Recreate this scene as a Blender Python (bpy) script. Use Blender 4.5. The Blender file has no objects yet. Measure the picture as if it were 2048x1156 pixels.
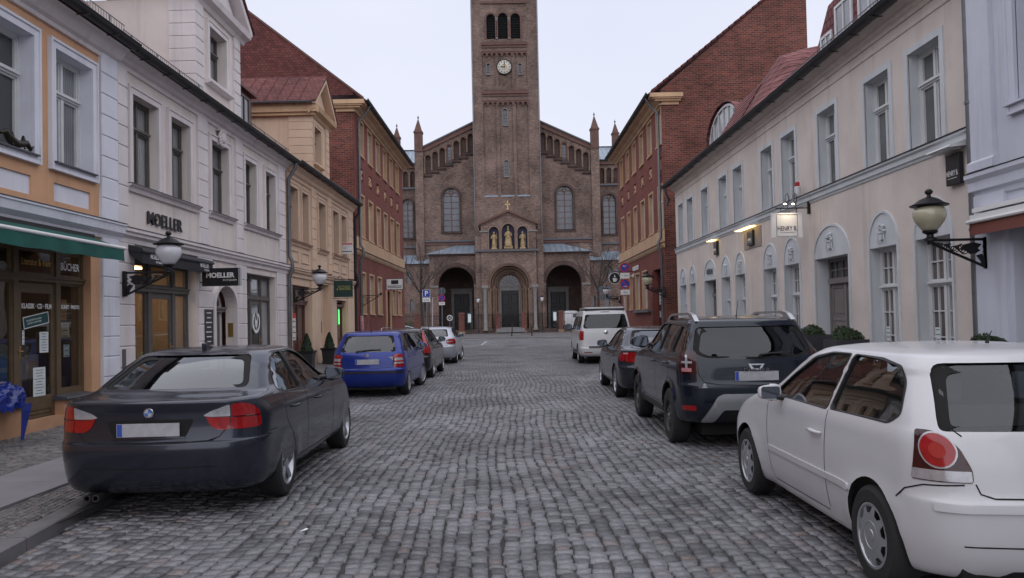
import bpy, bmesh, math, random
import numpy as np
from mathutils import Vector, Matrix
from mathutils.geometry import delaunay_2d_cdt
from mathutils.bvhtree import BVHTree
R_ = math.radians
SC = bpy.context.scene
COL = SC.collection
# ------------------------------------------------------------------ camera
def setup_camera():
    f, cx, cy, vx, vy, rho = 1540., 1024., 602., 1008., 640., 0.0215
    d = np.array([(vx-cx)/f, -(vy-cy)/f, -1.]); d /= np.linalg.norm(d)
    u = np.array([-math.sin(rho), math.cos(rho), 0.]); u[2] = -(u[0]*d[0]+u[1]*d[1])/d[2]; u /= np.linalg.norm(u)
    r = np.cross(d, u)
    M = np.array([r, d, u])
    cam = bpy.data.cameras.new("camera"); o = bpy.data.objects.new("camera", cam); COL.objects.link(o)
    m = Matrix.Identity(4)
    for i in range(3):
        for j in range(3): m[i][j] = M[i][j]
    m.translation = (0, 0, 1.63)
    o.matrix_world = m
    cam.sensor_width = 36; cam.lens = f/2048*36; cam.shift_y = 24/2048
    cam.clip_start = .05; cam.clip_end = 2000
    SC.camera = o
setup_camera()
# ------------------------------------------------------------------ world and sun (overcast, early evening)
W = bpy.data.worlds.new("World"); SC.world = W; W.use_nodes = True
nt = W.node_tree; nt.nodes.clear()
def N(t, k, **kw):
    n = t.nodes.new(k)
    for a, b in kw.items(): setattr(n, a, b)
    return n
wo = N(nt, 'ShaderNodeOutputWorld'); bg = N(nt, 'ShaderNodeBackground'); bg.inputs[1].default_value = .1
sky = N(nt, 'ShaderNodeTexSky', sky_type='NISHITA', sun_disc=False); sky.sun_elevation = R_(48); sky.sun_rotation = R_(172)
tc = N(nt, 'ShaderNodeTexCoord'); mp = N(nt, 'ShaderNodeMapping'); mp.inputs['Scale'].default_value = (1, 1, 2.2)
nz = N(nt, 'ShaderNodeTexNoise'); nz.inputs['Scale'].default_value = 1.6; nz.inputs['Detail'].default_value = 4; nz.inputs['Roughness'].default_value = .45
cr = N(nt, 'ShaderNodeValToRGB'); cr.color_ramp.elements[0].position = .3; cr.color_ramp.elements[1].position = .7
cr.color_ramp.elements[0].color = (6.1, 6.45, 7.9, 1); cr.color_ramp.elements[1].color = (7.0, 7.2, 8.25, 1)
mx = N(nt, 'ShaderNodeMix', data_type='RGBA'); mx.inputs[0].default_value = .94
L = nt.links.new
L(tc.outputs['Generated'], mp.inputs[0]); L(mp.outputs[0], nz.inputs['Vector']); L(nz.outputs[0], cr.inputs[0])
L(sky.outputs[0], mx.inputs[6]); L(cr.outputs[0], mx.inputs[7]); L(mx.outputs[2], bg.inputs[0]); L(bg.outputs[0], wo.inputs[0])
sun = bpy.data.lights.new("sun", 'SUN'); sun.energy = 1.5; sun.angle = R_(150); sun.color = (1, .95, .9)
so = bpy.data.objects.new("sun", sun); COL.objects.link(so); so.rotation_euler = (R_(35), 0, R_(-8))
SC.view_settings.view_transform = 'Standard'; SC.view_settings.look = 'None'; SC.view_settings.exposure = .3; SC.view_settings.gamma = 1
random.seed(7); rng = np.random.default_rng(7)
# ------------------------------------------------------------------ materials
MATS = {}
def mat(name, col, rough=.6, metal=0., var=.12, vscale=3., bump=0., bscale=40., spec=.5, emit=None, coat=0., grime=0.):
    if name in MATS: return MATS[name]
    m = bpy.data.materials.new(name); m.use_nodes = True; t = m.node_tree; b = t.nodes['Principled BSDF']
    b.inputs['Roughness'].default_value = rough; b.inputs['Metallic'].default_value = metal
    b.inputs['Specular IOR Level'].default_value = spec; b.inputs['Coat Weight'].default_value = coat; b.inputs['Coat Roughness'].default_value = .03
    g = N(t, 'ShaderNodeTexCoord'); n = N(t, 'ShaderNodeTexNoise'); n.inputs['Scale'].default_value = vscale; n.inputs['Detail'].default_value = 8; n.inputs['Roughness'].default_value = .6
    t.links.new(g.outputs['Object'], n.inputs['Vector'])
    r = N(t, 'ShaderNodeValToRGB'); r.color_ramp.elements[0].position = .3; r.color_ramp.elements[1].position = .7
    c = np.array(col[:3]); r.color_ramp.elements[0].color = (*np.clip(c*(1-var), 0, 1), 1); r.color_ramp.elements[1].color = (*np.clip(c*(1+var*.6), 0, 1), 1)
    t.links.new(n.outputs[0], r.inputs[0]); t.links.new(r.outputs[0], b.inputs['Base Color'])
    if grime:   # rain streaks and a splashed foot of the wall, as worn-in dirt
        gp = N(t, 'ShaderNodeNewGeometry'); mp = N(t, 'ShaderNodeMapping'); mp.inputs['Scale'].default_value = (3.2, 3.2, .22); t.links.new(gp.outputs['Position'], mp.inputs[0])
        ns = N(t, 'ShaderNodeTexNoise'); ns.inputs['Scale'].default_value = 1.3; ns.inputs['Detail'].default_value = 7; ns.inputs['Roughness'].default_value = .65; t.links.new(mp.outputs[0], ns.inputs['Vector'])
        ms = N(t, 'ShaderNodeMapRange'); ms.inputs[1].default_value = .52; ms.inputs[2].default_value = .74; ms.inputs[4].default_value = grime; t.links.new(ns.outputs[0], ms.inputs[0])
        sz = N(t, 'ShaderNodeSeparateXYZ'); t.links.new(gp.outputs['Position'], sz.inputs[0]); nb = N(t, 'ShaderNodeTexNoise'); nb.inputs['Scale'].default_value = 2.4; nb.inputs['Detail'].default_value = 8; t.links.new(gp.outputs['Position'], nb.inputs['Vector'])
        sm = N(t, 'ShaderNodeMath', operation='MULTIPLY_ADD'); sm.inputs[1].default_value = 1.6; t.links.new(nb.outputs[0], sm.inputs[0]); sb = N(t, 'ShaderNodeMath', operation='MULTIPLY'); sb.inputs[1].default_value = -1.; t.links.new(sz.outputs[2], sb.inputs[0]); t.links.new(sb.outputs[0], sm.inputs[2])
        mb = N(t, 'ShaderNodeMapRange'); mb.inputs[1].default_value = .05; mb.inputs[2].default_value = .75; mb.inputs[4].default_value = grime*1.6; t.links.new(sm.outputs[0], mb.inputs[0])
        ma = N(t, 'ShaderNodeMath', operation='MAXIMUM'); t.links.new(ms.outputs[0], ma.inputs[0]); t.links.new(mb.outputs[0], ma.inputs[1])
        dm = N(t, 'ShaderNodeMix', data_type='RGBA', blend_type='MULTIPLY'); t.links.new(ma.outputs[0], dm.inputs[0]); t.links.new(r.outputs[0], dm.inputs[6]); dm.inputs[7].default_value = (.45, .41, .37, 1); t.links.new(dm.outputs[2], b.inputs['Base Color'])
    if bump:
        n2 = N(t, 'ShaderNodeTexNoise'); n2.inputs['Scale'].default_value = bscale; n2.inputs['Detail'].default_value = 5
        bp = N(t, 'ShaderNodeBump'); bp.inputs['Strength'].default_value = bump; bp.inputs['Distance'].default_value = .01
        t.links.new(g.outputs['Object'], n2.inputs['Vector']); t.links.new(n2.outputs[0], bp.inputs['Height']); t.links.new(bp.outputs[0], b.inputs['Normal'])
    if emit: b.inputs['Emission Color'].default_value = (*emit[:3], 1); b.inputs['Emission Strength'].default_value = emit[3]
    MATS[name] = m; return m
def brickmat(name, c1, c2, mortar, bw=.25, bh=.077, ms=.012, var=.5, bump=.4, blotch=None, bscale=.7, rough=.85, streak=0.):
    if name in MATS: return MATS[name]
    m = bpy.data.materials.new(name); m.use_nodes = True; t = m.node_tree; b = t.nodes['Principled BSDF']; b.inputs['Roughness'].default_value = rough; b.inputs['Specular IOR Level'].default_value = .25
    l = t.links.new
    g = N(t, 'ShaderNodeNewGeometry'); s = N(t, 'ShaderNodeSeparateXYZ'); l(g.outputs['Position'], s.inputs[0])
    a = N(t, 'ShaderNodeMath', operation='ADD'); l(s.outputs[0], a.inputs[0]); l(s.outputs[1], a.inputs[1])
    c = N(t, 'ShaderNodeCombineXYZ'); l(a.outputs[0], c.inputs[0]); l(s.outputs[2], c.inputs[1])
    k = N(t, 'ShaderNodeTexBrick'); l(c.outputs[0], k.inputs['Vector']); k.inputs['Scale'].default_value = 1
    k.inputs['Brick Width'].default_value = bw; k.inputs['Row Height'].default_value = bh; k.inputs['Mortar Size'].default_value = ms; k.inputs['Mortar Smooth'].default_value = .3
    k.inputs['Color1'].default_value = (*c1, 1); k.inputs['Color2'].default_value = (*c2, 1); k.inputs['Mortar'].default_value = (*mortar, 1)
    # per-zone tone and per-brick tone
    n = N(t, 'ShaderNodeTexNoise'); n.inputs['Scale'].default_value = bscale; n.inputs['Detail'].default_value = 6; n.inputs['Roughness'].default_value = .65
    l(g.outputs['Position'], n.inputs['Vector'])
    mp = N(t, 'ShaderNodeMapping'); mp.inputs['Scale'].default_value = (2.2, 8.5, 1); l(c.outputs[0], mp.inputs[0])
    n2 = N(t, 'ShaderNodeTexNoise'); n2.inputs['Scale'].default_value = 1.0; n2.inputs['Detail'].default_value = 5; n2.inputs['Roughness'].default_value = .8; l(mp.outputs[0], n2.inputs['Vector'])
    ad = N(t, 'ShaderNodeMath', operation='ADD'); l(n.outputs[0], ad.inputs[0]); l(n2.outputs[0], ad.inputs[1])
    mr = N(t, 'ShaderNodeMapRange'); mr.inputs[1].default_value = .75; mr.inputs[2].default_value = 1.25; mr.inputs[3].default_value = 1-var; mr.inputs[4].default_value = 1+var; l(ad.outputs[0], mr.inputs[0])
    v = N(t, 'ShaderNodeMix', data_type='RGBA', blend_type='MULTIPLY'); v.inputs[0].default_value = 1; l(k.outputs[0], v.inputs[6]); l(mr.outputs[0], v.inputs[7])
    out = v.outputs[2]
    if blotch:
        n3 = N(t, 'ShaderNodeTexNoise'); n3.inputs['Scale'].default_value = .9; n3.inputs['Detail'].default_value = 8; n3.inputs['Roughness'].default_value = .75; l(g.outputs['Position'], n3.inputs['Vector'])
        r3 = N(t, 'ShaderNodeMapRange'); r3.inputs[1].default_value = .56; r3.inputs[2].default_value = .7; r3.inputs[4].default_value = .7; l(n3.outputs[0], r3.inputs[0])
        v2 = N(t, 'ShaderNodeMix', data_type='RGBA'); l(r3.outputs[0], v2.inputs[0]); l(out, v2.inputs[6]); v2.inputs[7].default_value = (*blotch, 1); out = v2.outputs[2]
    l(out, b.inputs['Base Color'])
    if bump:
        bp = N(t, 'ShaderNodeBump'); bp.inputs['Strength'].default_value = bump; bp.inputs['Distance'].default_value = .01
        iv = N(t, 'ShaderNodeMath', operation='SUBTRACT'); iv.inputs[0].default_value = 1; l(k.outputs['Fac'], iv.inputs[1]); a2 = N(t, 'ShaderNodeMath', operation='ADD'); l(iv.outputs[0], a2.inputs[0]); l(n2.outputs[0], a2.inputs[1])
        l(a2.outputs[0], bp.inputs['Height']); l(bp.outputs[0], b.inputs['Normal'])
    MATS[name] = m; return m
def glassmat(name, tint=(.6, .65, .65), refl=.25, dark=0.):
    """see-through pane: clear transmission mixed with a sharp reflection"""
    if name in MATS: return MATS[name]
    m = bpy.data.materials.new(name); m.use_nodes = True; t = m.node_tree; t.nodes.clear(); l = t.links.new
    o = N(t, 'ShaderNodeOutputMaterial'); tr = N(t, 'ShaderNodeBsdfTransparent'); tr.inputs[0].default_value = (*tint, 1)
    gl = N(t, 'ShaderNodeBsdfGlossy'); gl.inputs['Roughness'].default_value = .02; gl.inputs[0].default_value = (.95, .97, 1, 1)
    lw = N(t, 'ShaderNodeLayerWeight'); lw.inputs['Blend'].default_value = .5; fr = N(t, 'ShaderNodeMath', operation='POWER'); fr.inputs[1].default_value = 3.5; l(lw.outputs['Facing'], fr.inputs[0])
    mr = N(t, 'ShaderNodeMapRange'); mr.inputs[3].default_value = refl; l(fr.outputs[0], mr.inputs[0])
    nz = N(t, 'ShaderNodeTexNoise'); nz.inputs['Scale'].default_value = 1.5; tc = N(t, 'ShaderNodeTexCoord'); l(tc.outputs['Object'], nz.inputs['Vector'])
    bp = N(t, 'ShaderNodeBump'); bp.inputs['Strength'].default_value = .06; bp.inputs['Distance'].default_value = .02; l(nz.outputs[0], bp.inputs['Height']); l(bp.outputs[0], gl.inputs['Normal'])
    mx = N(t, 'ShaderNodeMixShader'); l(mr.outputs[0], mx.inputs[0]); l(tr.outputs[0], mx.inputs[1]); l(gl.outputs[0], mx.inputs[2]); l(mx.outputs[0], o.inputs[0])
    MATS[name] = m; return m
# ------------------------------------------------------------------ mesh builder
def ident(a, d, z): return (a, d, z)
def cdt(outer, holes=(), extra=()):
    pts = [Vector(p) for p in outer]; edges = [(i, (i+1) % len(outer)) for i in range(len(outer))]
    for h in holes:
        k = len(pts); pts += [Vector(p) for p in h]; edges += [(k+i, k+(i+1) % len(h)) for i in range(len(h))]
    pts += [Vector(p) for p in extra]
    vs, es, fs, *_ = delaunay_2d_cdt(pts, edges, [], 0, 1e-6)
    out = []
    for f in fs:
        c = sum((vs[i] for i in f), Vector((0, 0)))/len(f)
        if inpoly(c, outer) and not any(inpoly(c, h) for h in holes): out.append(tuple(f))
    return [tuple(v) for v in vs], out
def inpoly(p, poly):
    x, y = p[0], p[1]; r = False; j = len(poly)-1
    for i in range(len(poly)):
        xi, yi = poly[i][0], poly[i][1]; xj, yj = poly[j][0], poly[j][1]
        if (yi > y) != (yj > y) and x < (xj-xi)*(y-yi)/(yj-yi)+xi: r = not r
        j = i
    return r
class MB:
    def __init__(s, xf=ident): s.v = []; s.f = []; s.m = []; s.xf = xf; s.mi = 0
    def add(s, vs, fs):
        k = len(s.v); s.v += [s.xf(*p) for p in vs]; s.f += [tuple(k+i for i in f) for f in fs]; s.m += [s.mi]*len(fs); return s
    def box(s, a0, a1, d0, d1, z0, z1):
        v = [(a, d, z) for a in (a0, a1) for d in (d0, d1) for z in (z0, z1)]
        return s.add(v, [(0, 1, 3, 2), (4, 6, 7, 5), (0, 4, 5, 1), (2, 3, 7, 6), (0, 2, 6, 4), (1, 5, 7, 3)])
    def bbox(s, a0, a1, d0, d1, z0, z1, b=.01):
        """box with chamfered front (d1) face edges"""
        v = [(a0, d0, z0), (a1, d0, z0), (a1, d0, z1), (a0, d0, z1), (a0, d1-b, z0), (a1, d1-b, z0), (a1, d1-b, z1), (a0, d1-b, z1), (a0+b, d1, z0+b), (a1-b, d1, z0+b), (a1-b, d1, z1-b), (a0+b, d1, z1-b)]
        f = [(0, 3, 2, 1), (8, 9, 10, 11)]
        for k in range(4): n = (k+1) % 4; f += [(k, n, 4+n, 4+k), (4+k, 4+n, 8+n, 8+k)]
        return s.add(v, f)
    def prism(s, poly, d0, d1):
        """polygon in (a,z), extruded in d"""
        n = len(poly); v = [(p[0], d0, p[1]) for p in poly]+[(p[0], d1, p[1]) for p in poly]
        return s.add(v, [tuple(range(n)), tuple(range(2*n-1, n-1, -1))]+[(i, i+n, (i+1) % n+n, (i+1) % n) for i in range(n)])
    def prismz(s, poly, z0, z1):
        n = len(poly); v = [(p[0], p[1], z0) for p in poly]+[(p[0], p[1], z1) for p in poly]
        return s.add(v, [tuple(range(n)), tuple(range(2*n-1, n-1, -1))]+[(i, i+n, (i+1) % n+n, (i+1) % n) for i in range(n)])
    def extr(s, prof, a0, a1):
        """profile in (d,z) extruded along a"""
        n = len(prof); v = [(a0, p[0], p[1]) for p in prof]+[(a1, p[0], p[1]) for p in prof]
        return s.add(v, [tuple(range(n)), tuple(range(2*n-1, n-1, -1))]+[(i, i+n, (i+1) % n+n, (i+1) % n) for i in range(n)])
    def wall(s, outer, holes, d=0., depth=.25, back=None):
        vs, fs = cdt(outer, holes); s.add([(p[0], d, p[1]) for p in vs], fs)
        for h in holes:
            n = len(h); s.add([(p[0], d, p[1]) for p in h]+[(p[0], d-depth, p[1]) for p in h], [(i, (i+1) % n, (i+1) % n+n, i+n) for i in range(n)])
        return s
    def plate(s, poly, d, holes=()):
        vs, fs = cdt(poly, holes); return s.add([(p[0], d, p[1]) for p in vs], fs)
    def slab(s, poly, d0, d1, holes=()):
        """plate with holes and thickness"""
        vs, fs = cdt(poly, holes); s.add([(p[0], d1, p[1]) for p in vs], fs); s.add([(p[0], d0, p[1]) for p in vs], [f[::-1] for f in fs])
        for h in (poly,)+tuple(holes):
            n = len(h); s.add([(p[0], d1, p[1]) for p in h]+[(p[0], d0, p[1]) for p in h], [(i, (i+1) % n, (i+1) % n+n, i+n) for i in range(n)])
        return s
    def ring(s, a0, a1, z0, z1, w, d0, d1, b=.0):
        """picture-frame, outer bounds, width w"""
        s.slab([(a0, z0), (a1, z0), (a1, z1), (a0, z1)], d0, d1, ([(a0+w, z0+w), (a1-w, z0+w), (a1-w, z1-w), (a0+w, z1-w)],)); return s
    def tube(s, pts, r, n=8, cap=True):
        pts = [np.array(p, float) for p in pts]; rs = r if hasattr(r, '__len__') else [r]*len(pts); vs = []; fs = []
        up = None
        for i, p in enumerate(pts):
            t = (pts[min(i+1, len(pts)-1)]-pts[max(i-1, 0)]); t /= (np.linalg.norm(t)+1e-9)
            if up is None:
                up = np.array([0, 0, 1.]) if abs(t[2]) < .9 else np.array([1., 0, 0])
            x = np.cross(t, up); x /= (np.linalg.norm(x)+1e-9); up = np.cross(x, t)
            for k in range(n):
                a = 2*math.pi*k/n; vs.append(tuple(p+rs[i]*(math.cos(a)*x+math.sin(a)*up)))
        for i in range(len(pts)-1):
            for k in range(n): q = (k+1) % n; fs.append((i*n+k, i*n+q, (i+1)*n+q, (i+1)*n+k))
        if cap: fs += [tuple(range(n))[::-1], tuple((len(pts)-1)*n+k for k in range(n))]
        return s.add(vs, fs)
    def lathe(s, prof, c, axis='z', n=24, ang=(0, 2*math.pi)):
        """profile (r,h) round an axis through c; closed ends if r=0"""
        full = abs(ang[1]-ang[0]-2*math.pi) < 1e-6; vs = []; fs = []; m = n if full else n+1
        for r, h in prof:
            for k in range(m):
                a = ang[0]+(ang[1]-ang[0])*k/n; x, y = r*math.cos(a), r*math.sin(a)
                vs.append((c[0]+x, c[1]+y, c[2]+h) if axis == 'z' else (c[0]+x, c[1]+h, c[2]+y) if axis == 'y' else (c[0]+h, c[1]+x, c[2]+y))
        for i in range(len(prof)-1):
            for k in range(n):
                q = (k+1) % m; fs.append((i*m+k, i*m+q, (i+1)*m+q, (i+1)*m+k))
        return s.add(vs, fs)
    def disc(s, c, r, axis='y', n=24):
        pts = [(r*math.cos(2*math.pi*k/n), r*math.sin(2*math.pi*k/n)) for k in range(n)]
        vs = [(c[0]+x, c[1], c[2]+y) if axis == 'y' else (c[0], c[1]+x, c[2]+y) if axis == 'x' else (c[0]+x, c[1]+y, c[2]) for x, y in pts]
        return s.add(vs, [tuple(range(n))])
    def blob(s, c, r, seg=12, ring=8, nz=0.):
        vs = []; fs = []
        for i in range(ring+1):
            th = math.pi*i/ring
            for k in range(seg):
                a = 2*math.pi*k/seg; q = 1+nz*(random.random()-.5) if 0 < i < ring else 1
                vs.append((c[0]+r[0]*q*math.sin(th)*math.cos(a), c[1]+r[1]*q*math.sin(th)*math.sin(a), c[2]+r[2]*q*math.cos(th)))
        for i in range(ring):
            for k in range(seg): q = (k+1) % seg; fs.append((i*seg+k, (i+1)*seg+k, (i+1)*seg+q, i*seg+q))
        return s.add(vs, fs)
    def build(s, name, mats, parent=None, smooth=None, fix=True):
        if not isinstance(mats, (list, tuple)): mats = [mats]
        me = bpy.data.meshes.new(name); off = np.array(parent_loc(parent)) if parent else np.zeros(3)
        v = np.array(s.v, float).reshape(-1, 3)-off
        me.from_pydata(v.tolist(), [], s.f); me.polygons.foreach_set('material_index', s.m)
        for mt in mats: me.materials.append(mt)
        if fix or smooth:
            b = bmesh.new(); b.from_mesh(me)
            if smooth: bmesh.ops.remove_doubles(b, verts=b.verts, dist=1e-5)
            bmesh.ops.recalc_face_normals(b, faces=b.faces)
            if smooth:
                for f in b.faces: f.smooth = True
                for e in b.edges: e.smooth = len(e.link_faces) != 2 or e.calc_face_angle(0) < R_(smooth)
            b.to_mesh(me); b.free()
        o = bpy.data.objects.new(name, me); COL.objects.link(o)
        if parent: o.parent = parent
        return o
PL = {}
def parent_loc(p):
    """world offset of verts given in world space under a thing whose Empty is only translated"""
    return PL.get(p.name, (0, 0, 0))
def tag(o, label=None, cat=None, group=None, kind=None):
    if label: o['label'] = label
    if cat: o['category'] = cat
    if group: o['group'] = group
    if kind: o['kind'] = kind
    return o
def thing(name, label, cat, loc=(0, 0, 0), group=None, world=True, rz=0):
    """Empty at the base of a thing; world=True: children meshes are given in world coordinates"""
    o = bpy.data.objects.new(name, None); COL.objects.link(o); o.location = loc; o.rotation_euler = (0, 0, rz); o.empty_display_size = .2
    tag(o, label, cat, group)
    if world: PL[o.name] = tuple(loc)
    return o
def sub(mb, name, m, parent, smooth=None):
    """child of a mesh part: same local frame as its parent thing"""
    top = parent.parent if parent.parent else parent
    o = mb.build(name, m, top, smooth); o.parent = parent; return o
def text(name, body, size, m, parent, origin, ax, up, extr=.003, align='CENTER', weight=0., sx=1., top=None):
    """lettering as mesh: origin, ax (reading direction), up in world"""
    cu = bpy.data.curves.new(name, 'FONT'); cu.body = body; cu.size = size; cu.extrude = extr; cu.align_x = align; cu.align_y = 'CENTER'; cu.offset = weight; cu.resolution_u = 3
    t = bpy.data.objects.new(name+'_tmp', cu); COL.objects.link(t); bpy.context.view_layer.update()
    me = bpy.data.meshes.new_from_object(t.evaluated_get(bpy.context.evaluated_depsgraph_get())); bpy.data.objects.remove(t); bpy.data.curves.remove(cu)
    ax = Vector(ax).normalized(); up = Vector(up).normalized(); n = ax.cross(up)
    off = Vector(parent_loc(top or parent)) if (top or parent) else Vector()
    M = Matrix(((ax[0]*sx, up[0], n[0], origin[0]-off[0]), (ax[1]*sx, up[1], n[1], origin[1]-off[1]), (ax[2]*sx, up[2], n[2], origin[2]-off[2]), (0, 0, 0, 1)))
    me.transform(M); me.name = name; me.materials.clear(); me.materials.append(m)
    o = bpy.data.objects.new(name, me); COL.objects.link(o)
    if parent: o.parent = parent
    return o
# street frames: (s along the street, d out of the facade, z)
LA = R_(1.3)
def LM(s, d, z): return (-7.0+(s-11)*math.sin(LA)+d*math.cos(LA), 11+(s-11)*math.cos(LA)-d*math.sin(LA), z)
def RM(s, d, z): return (7.1-d, s, z)
def CM(a, d, z): return (a, 95.-d, z)
def arch(a0, a1, z0, zs, n=12, k=1.):
    """opening with round head: springing at zs"""
    c = (a0+a1)/2; r = (a1-a0)/2
    return [(a0, z0), (a1, z0)]+[(c+r*math.cos(math.pi*i/n), zs+k*r*math.sin(math.pi*i/n)) for i in range(n+1)]
def rect(a0, a1, z0, z1): return [(a0, z0), (a1, z0), (a1, z1), (a0, z1)]
# ================================================================== GROUND
def settmat(name, c1, c2, c3, rough=.5, attr=True, cell=None, joint=(.02, .019, .02), vor=None):
    m = bpy.data.materials.new(name); m.use_nodes = True; t = m.node_tree; b = t.nodes['Principled BSDF']; l = t.links.new
    g = N(t, 'ShaderNodeNewGeometry'); pos = g.outputs['Position']
    cr = N(t, 'ShaderNodeValToRGB'); e = cr.color_ramp.elements; e[0].color = (*c1, 1); e[1].color = (*c2, 1); e[1].position = .6; e[0].position = .1
    x = e.new(.9); x.color = (*c2, 1); x = e.new(1.); x.color = (*c3, 1)
    n = N(t, 'ShaderNodeTexNoise'); n.inputs['Scale'].default_value = .55; n.inputs['Detail'].default_value = 6; l(pos, n.inputs['Vector'])
    mr = N(t, 'ShaderNodeMapRange'); mr.inputs[1].default_value = .35; mr.inputs[2].default_value = .65; mr.inputs[3].default_value = .6; mr.inputs[4].default_value = 1.25; l(n.outputs[0], mr.inputs[0])
    n2 = N(t, 'ShaderNodeTexNoise'); n2.inputs['Scale'].default_value = 38; n2.inputs['Detail'].default_value = 4; l(pos, n2.inputs['Vector'])
    mr2 = N(t, 'ShaderNodeMapRange'); mr2.inputs[1].default_value = .3; mr2.inputs[2].default_value = .7; mr2.inputs[3].default_value = .75; mr2.inputs[4].default_value = 1.25; l(n2.outputs[0], mr2.inputs[0])
    mu = N(t, 'ShaderNodeMath', operation='MULTIPLY'); l(mr.outputs[0], mu.inputs[0]); l(mr2.outputs[0], mu.inputs[1])
    if attr:
        a = N(t, 'ShaderNodeAttribute'); a.attribute_name = 'rnd'; l(a.outputs['Fac'], cr.inputs[0]); h = n2.outputs[0]; bs = .6
    elif vor:
        nn = N(t, 'ShaderNodeTexNoise'); nn.inputs['Scale'].default_value = 2; l(pos, nn.inputs['Vector'])
        ad = N(t, 'ShaderNodeMix', data_type='RGBA', blend_type='ADD'); ad.inputs[0].default_value = .15; l(pos, ad.inputs[6]); l(nn.outputs[1], ad.inputs[7])
        v = N(t, 'ShaderNodeTexVoronoi', feature='DISTANCE_TO_EDGE'); v.inputs['Scale'].default_value = vor; v.inputs['Randomness'].default_value = .7; l(ad.outputs[2], v.inputs['Vector'])
        v1 = N(t, 'ShaderNodeTexVoronoi'); v1.inputs['Scale'].default_value = vor; v1.inputs['Randomness'].default_value = .7; l(ad.outputs[2], v1.inputs['Vector'])
        sp = N(t, 'ShaderNodeSeparateColor'); l(v1.outputs['Color'], sp.inputs[0]); l(sp.outputs[0], cr.inputs[0])
        st = N(t, 'ShaderNodeMapRange'); st.inputs[1].default_value = .03; st.inputs[2].default_value = .12; l(v.outputs[0], st.inputs[0]); h = st.outputs[0]; bs = .5
    else:
        s = N(t, 'ShaderNodeSeparateXYZ'); l(pos, s.inputs[0]); c = N(t, 'ShaderNodeCombineXYZ'); l(s.outputs[1], c.inputs[0]); l(s.outputs[0], c.inputs[1])
        nn = N(t, 'ShaderNodeTexNoise'); nn.inputs['Scale'].default_value = .5; l(pos, nn.inputs['Vector'])
        ad = N(t, 'ShaderNodeMix', data_type='RGBA', blend_type='ADD'); ad.inputs[0].default_value = .6; l(c.outputs[0], ad.inputs[6]); l(nn.outputs[1], ad.inputs[7])
        k = N(t, 'ShaderNodeTexBrick'); k.inputs['Scale'].default_value = 1; k.inputs['Brick Width'].default_value = cell; k.inputs['Row Height'].default_value = cell*1.05; k.inputs['Mortar Size'].default_value = .009; k.inputs['Mortar Smooth'].default_value = .6
        k.inputs['Color1'].default_value = (0, 0, 0, 1); k.inputs['Color2'].default_value = (1, 1, 1, 1); l(ad.outputs[2], k.inputs['Vector'])
        l(k.outputs[0], cr.inputs[0]); iv = N(t, 'ShaderNodeMath', operation='SUBTRACT'); iv.inputs[0].default_value = 1; l(k.outputs['Fac'], iv.inputs[1]); h = iv.outputs[0]; bs = .9
    v = N(t, 'ShaderNodeMix', data_type='RGBA', blend_type='MULTIPLY'); v.inputs[0].default_value = 1; l(cr.outputs[0], v.inputs[6]); l(mu.outputs[0], v.inputs[7]); out = v.outputs[2]
    if not attr:
        j = N(t, 'ShaderNodeMix', data_type='RGBA'); l(h, j.inputs[0]); j.inputs[6].default_value = (*joint, 1); l(out, j.inputs[7]); out = j.outputs[2]
    l(out, b.inputs['Base Color'])
    r = N(t, 'ShaderNodeMapRange'); r.inputs[3].default_value = rough-.14; r.inputs[4].default_value = rough+.2; l(n.outputs[0], r.inputs[0]); l(r.outputs[0], b.inputs['Roughness'])
    bp = N(t, 'ShaderNodeBump'); bp.inputs['Strength'].default_value = bs; bp.inputs['Distance'].default_value = .008 if attr else .015; l(h, bp.inputs['Height']); l(bp.outputs[0], b.inputs['Normal'])
    MATS[name] = m; return m
ST1, ST2, ST3 = (.095, .094, .102), (.20, .198, .212), (.18, .145, .135)
m_sett = settmat('granite_setts', ST1, ST2, ST3, .5)
m_settfar = settmat('granite_setts_far', ST1, ST2, ST3, .52, attr=False, cell=.11)
m_mos = settmat('mosaic_setts', (.10, .095, .10), (.19, .18, .18), (.2, .15, .14), .6)
m_mosfar = settmat('mosaic_far', (.10, .095, .10), (.19, .18, .18), (.2, .15, .14), .6, attr=False, vor=16, joint=(.035, .033, .033))
m_joint = mat('joint_sand', (.042, .039, .038), .95, var=.4, vscale=8, bump=.5, bscale=150)
m_slab = mat('granite_slab', (.23, .225, .235), .6, var=.16, vscale=2.5, bump=.25, bscale=120)
m_kerb = mat('granite_kerb', (.17, .165, .17), .6, var=.25, vscale=4, bump=.35, bscale=90)
m_asph = mat('distant_ground', (.09, .088, .09), .8, var=.3, vscale=.4)
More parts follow.
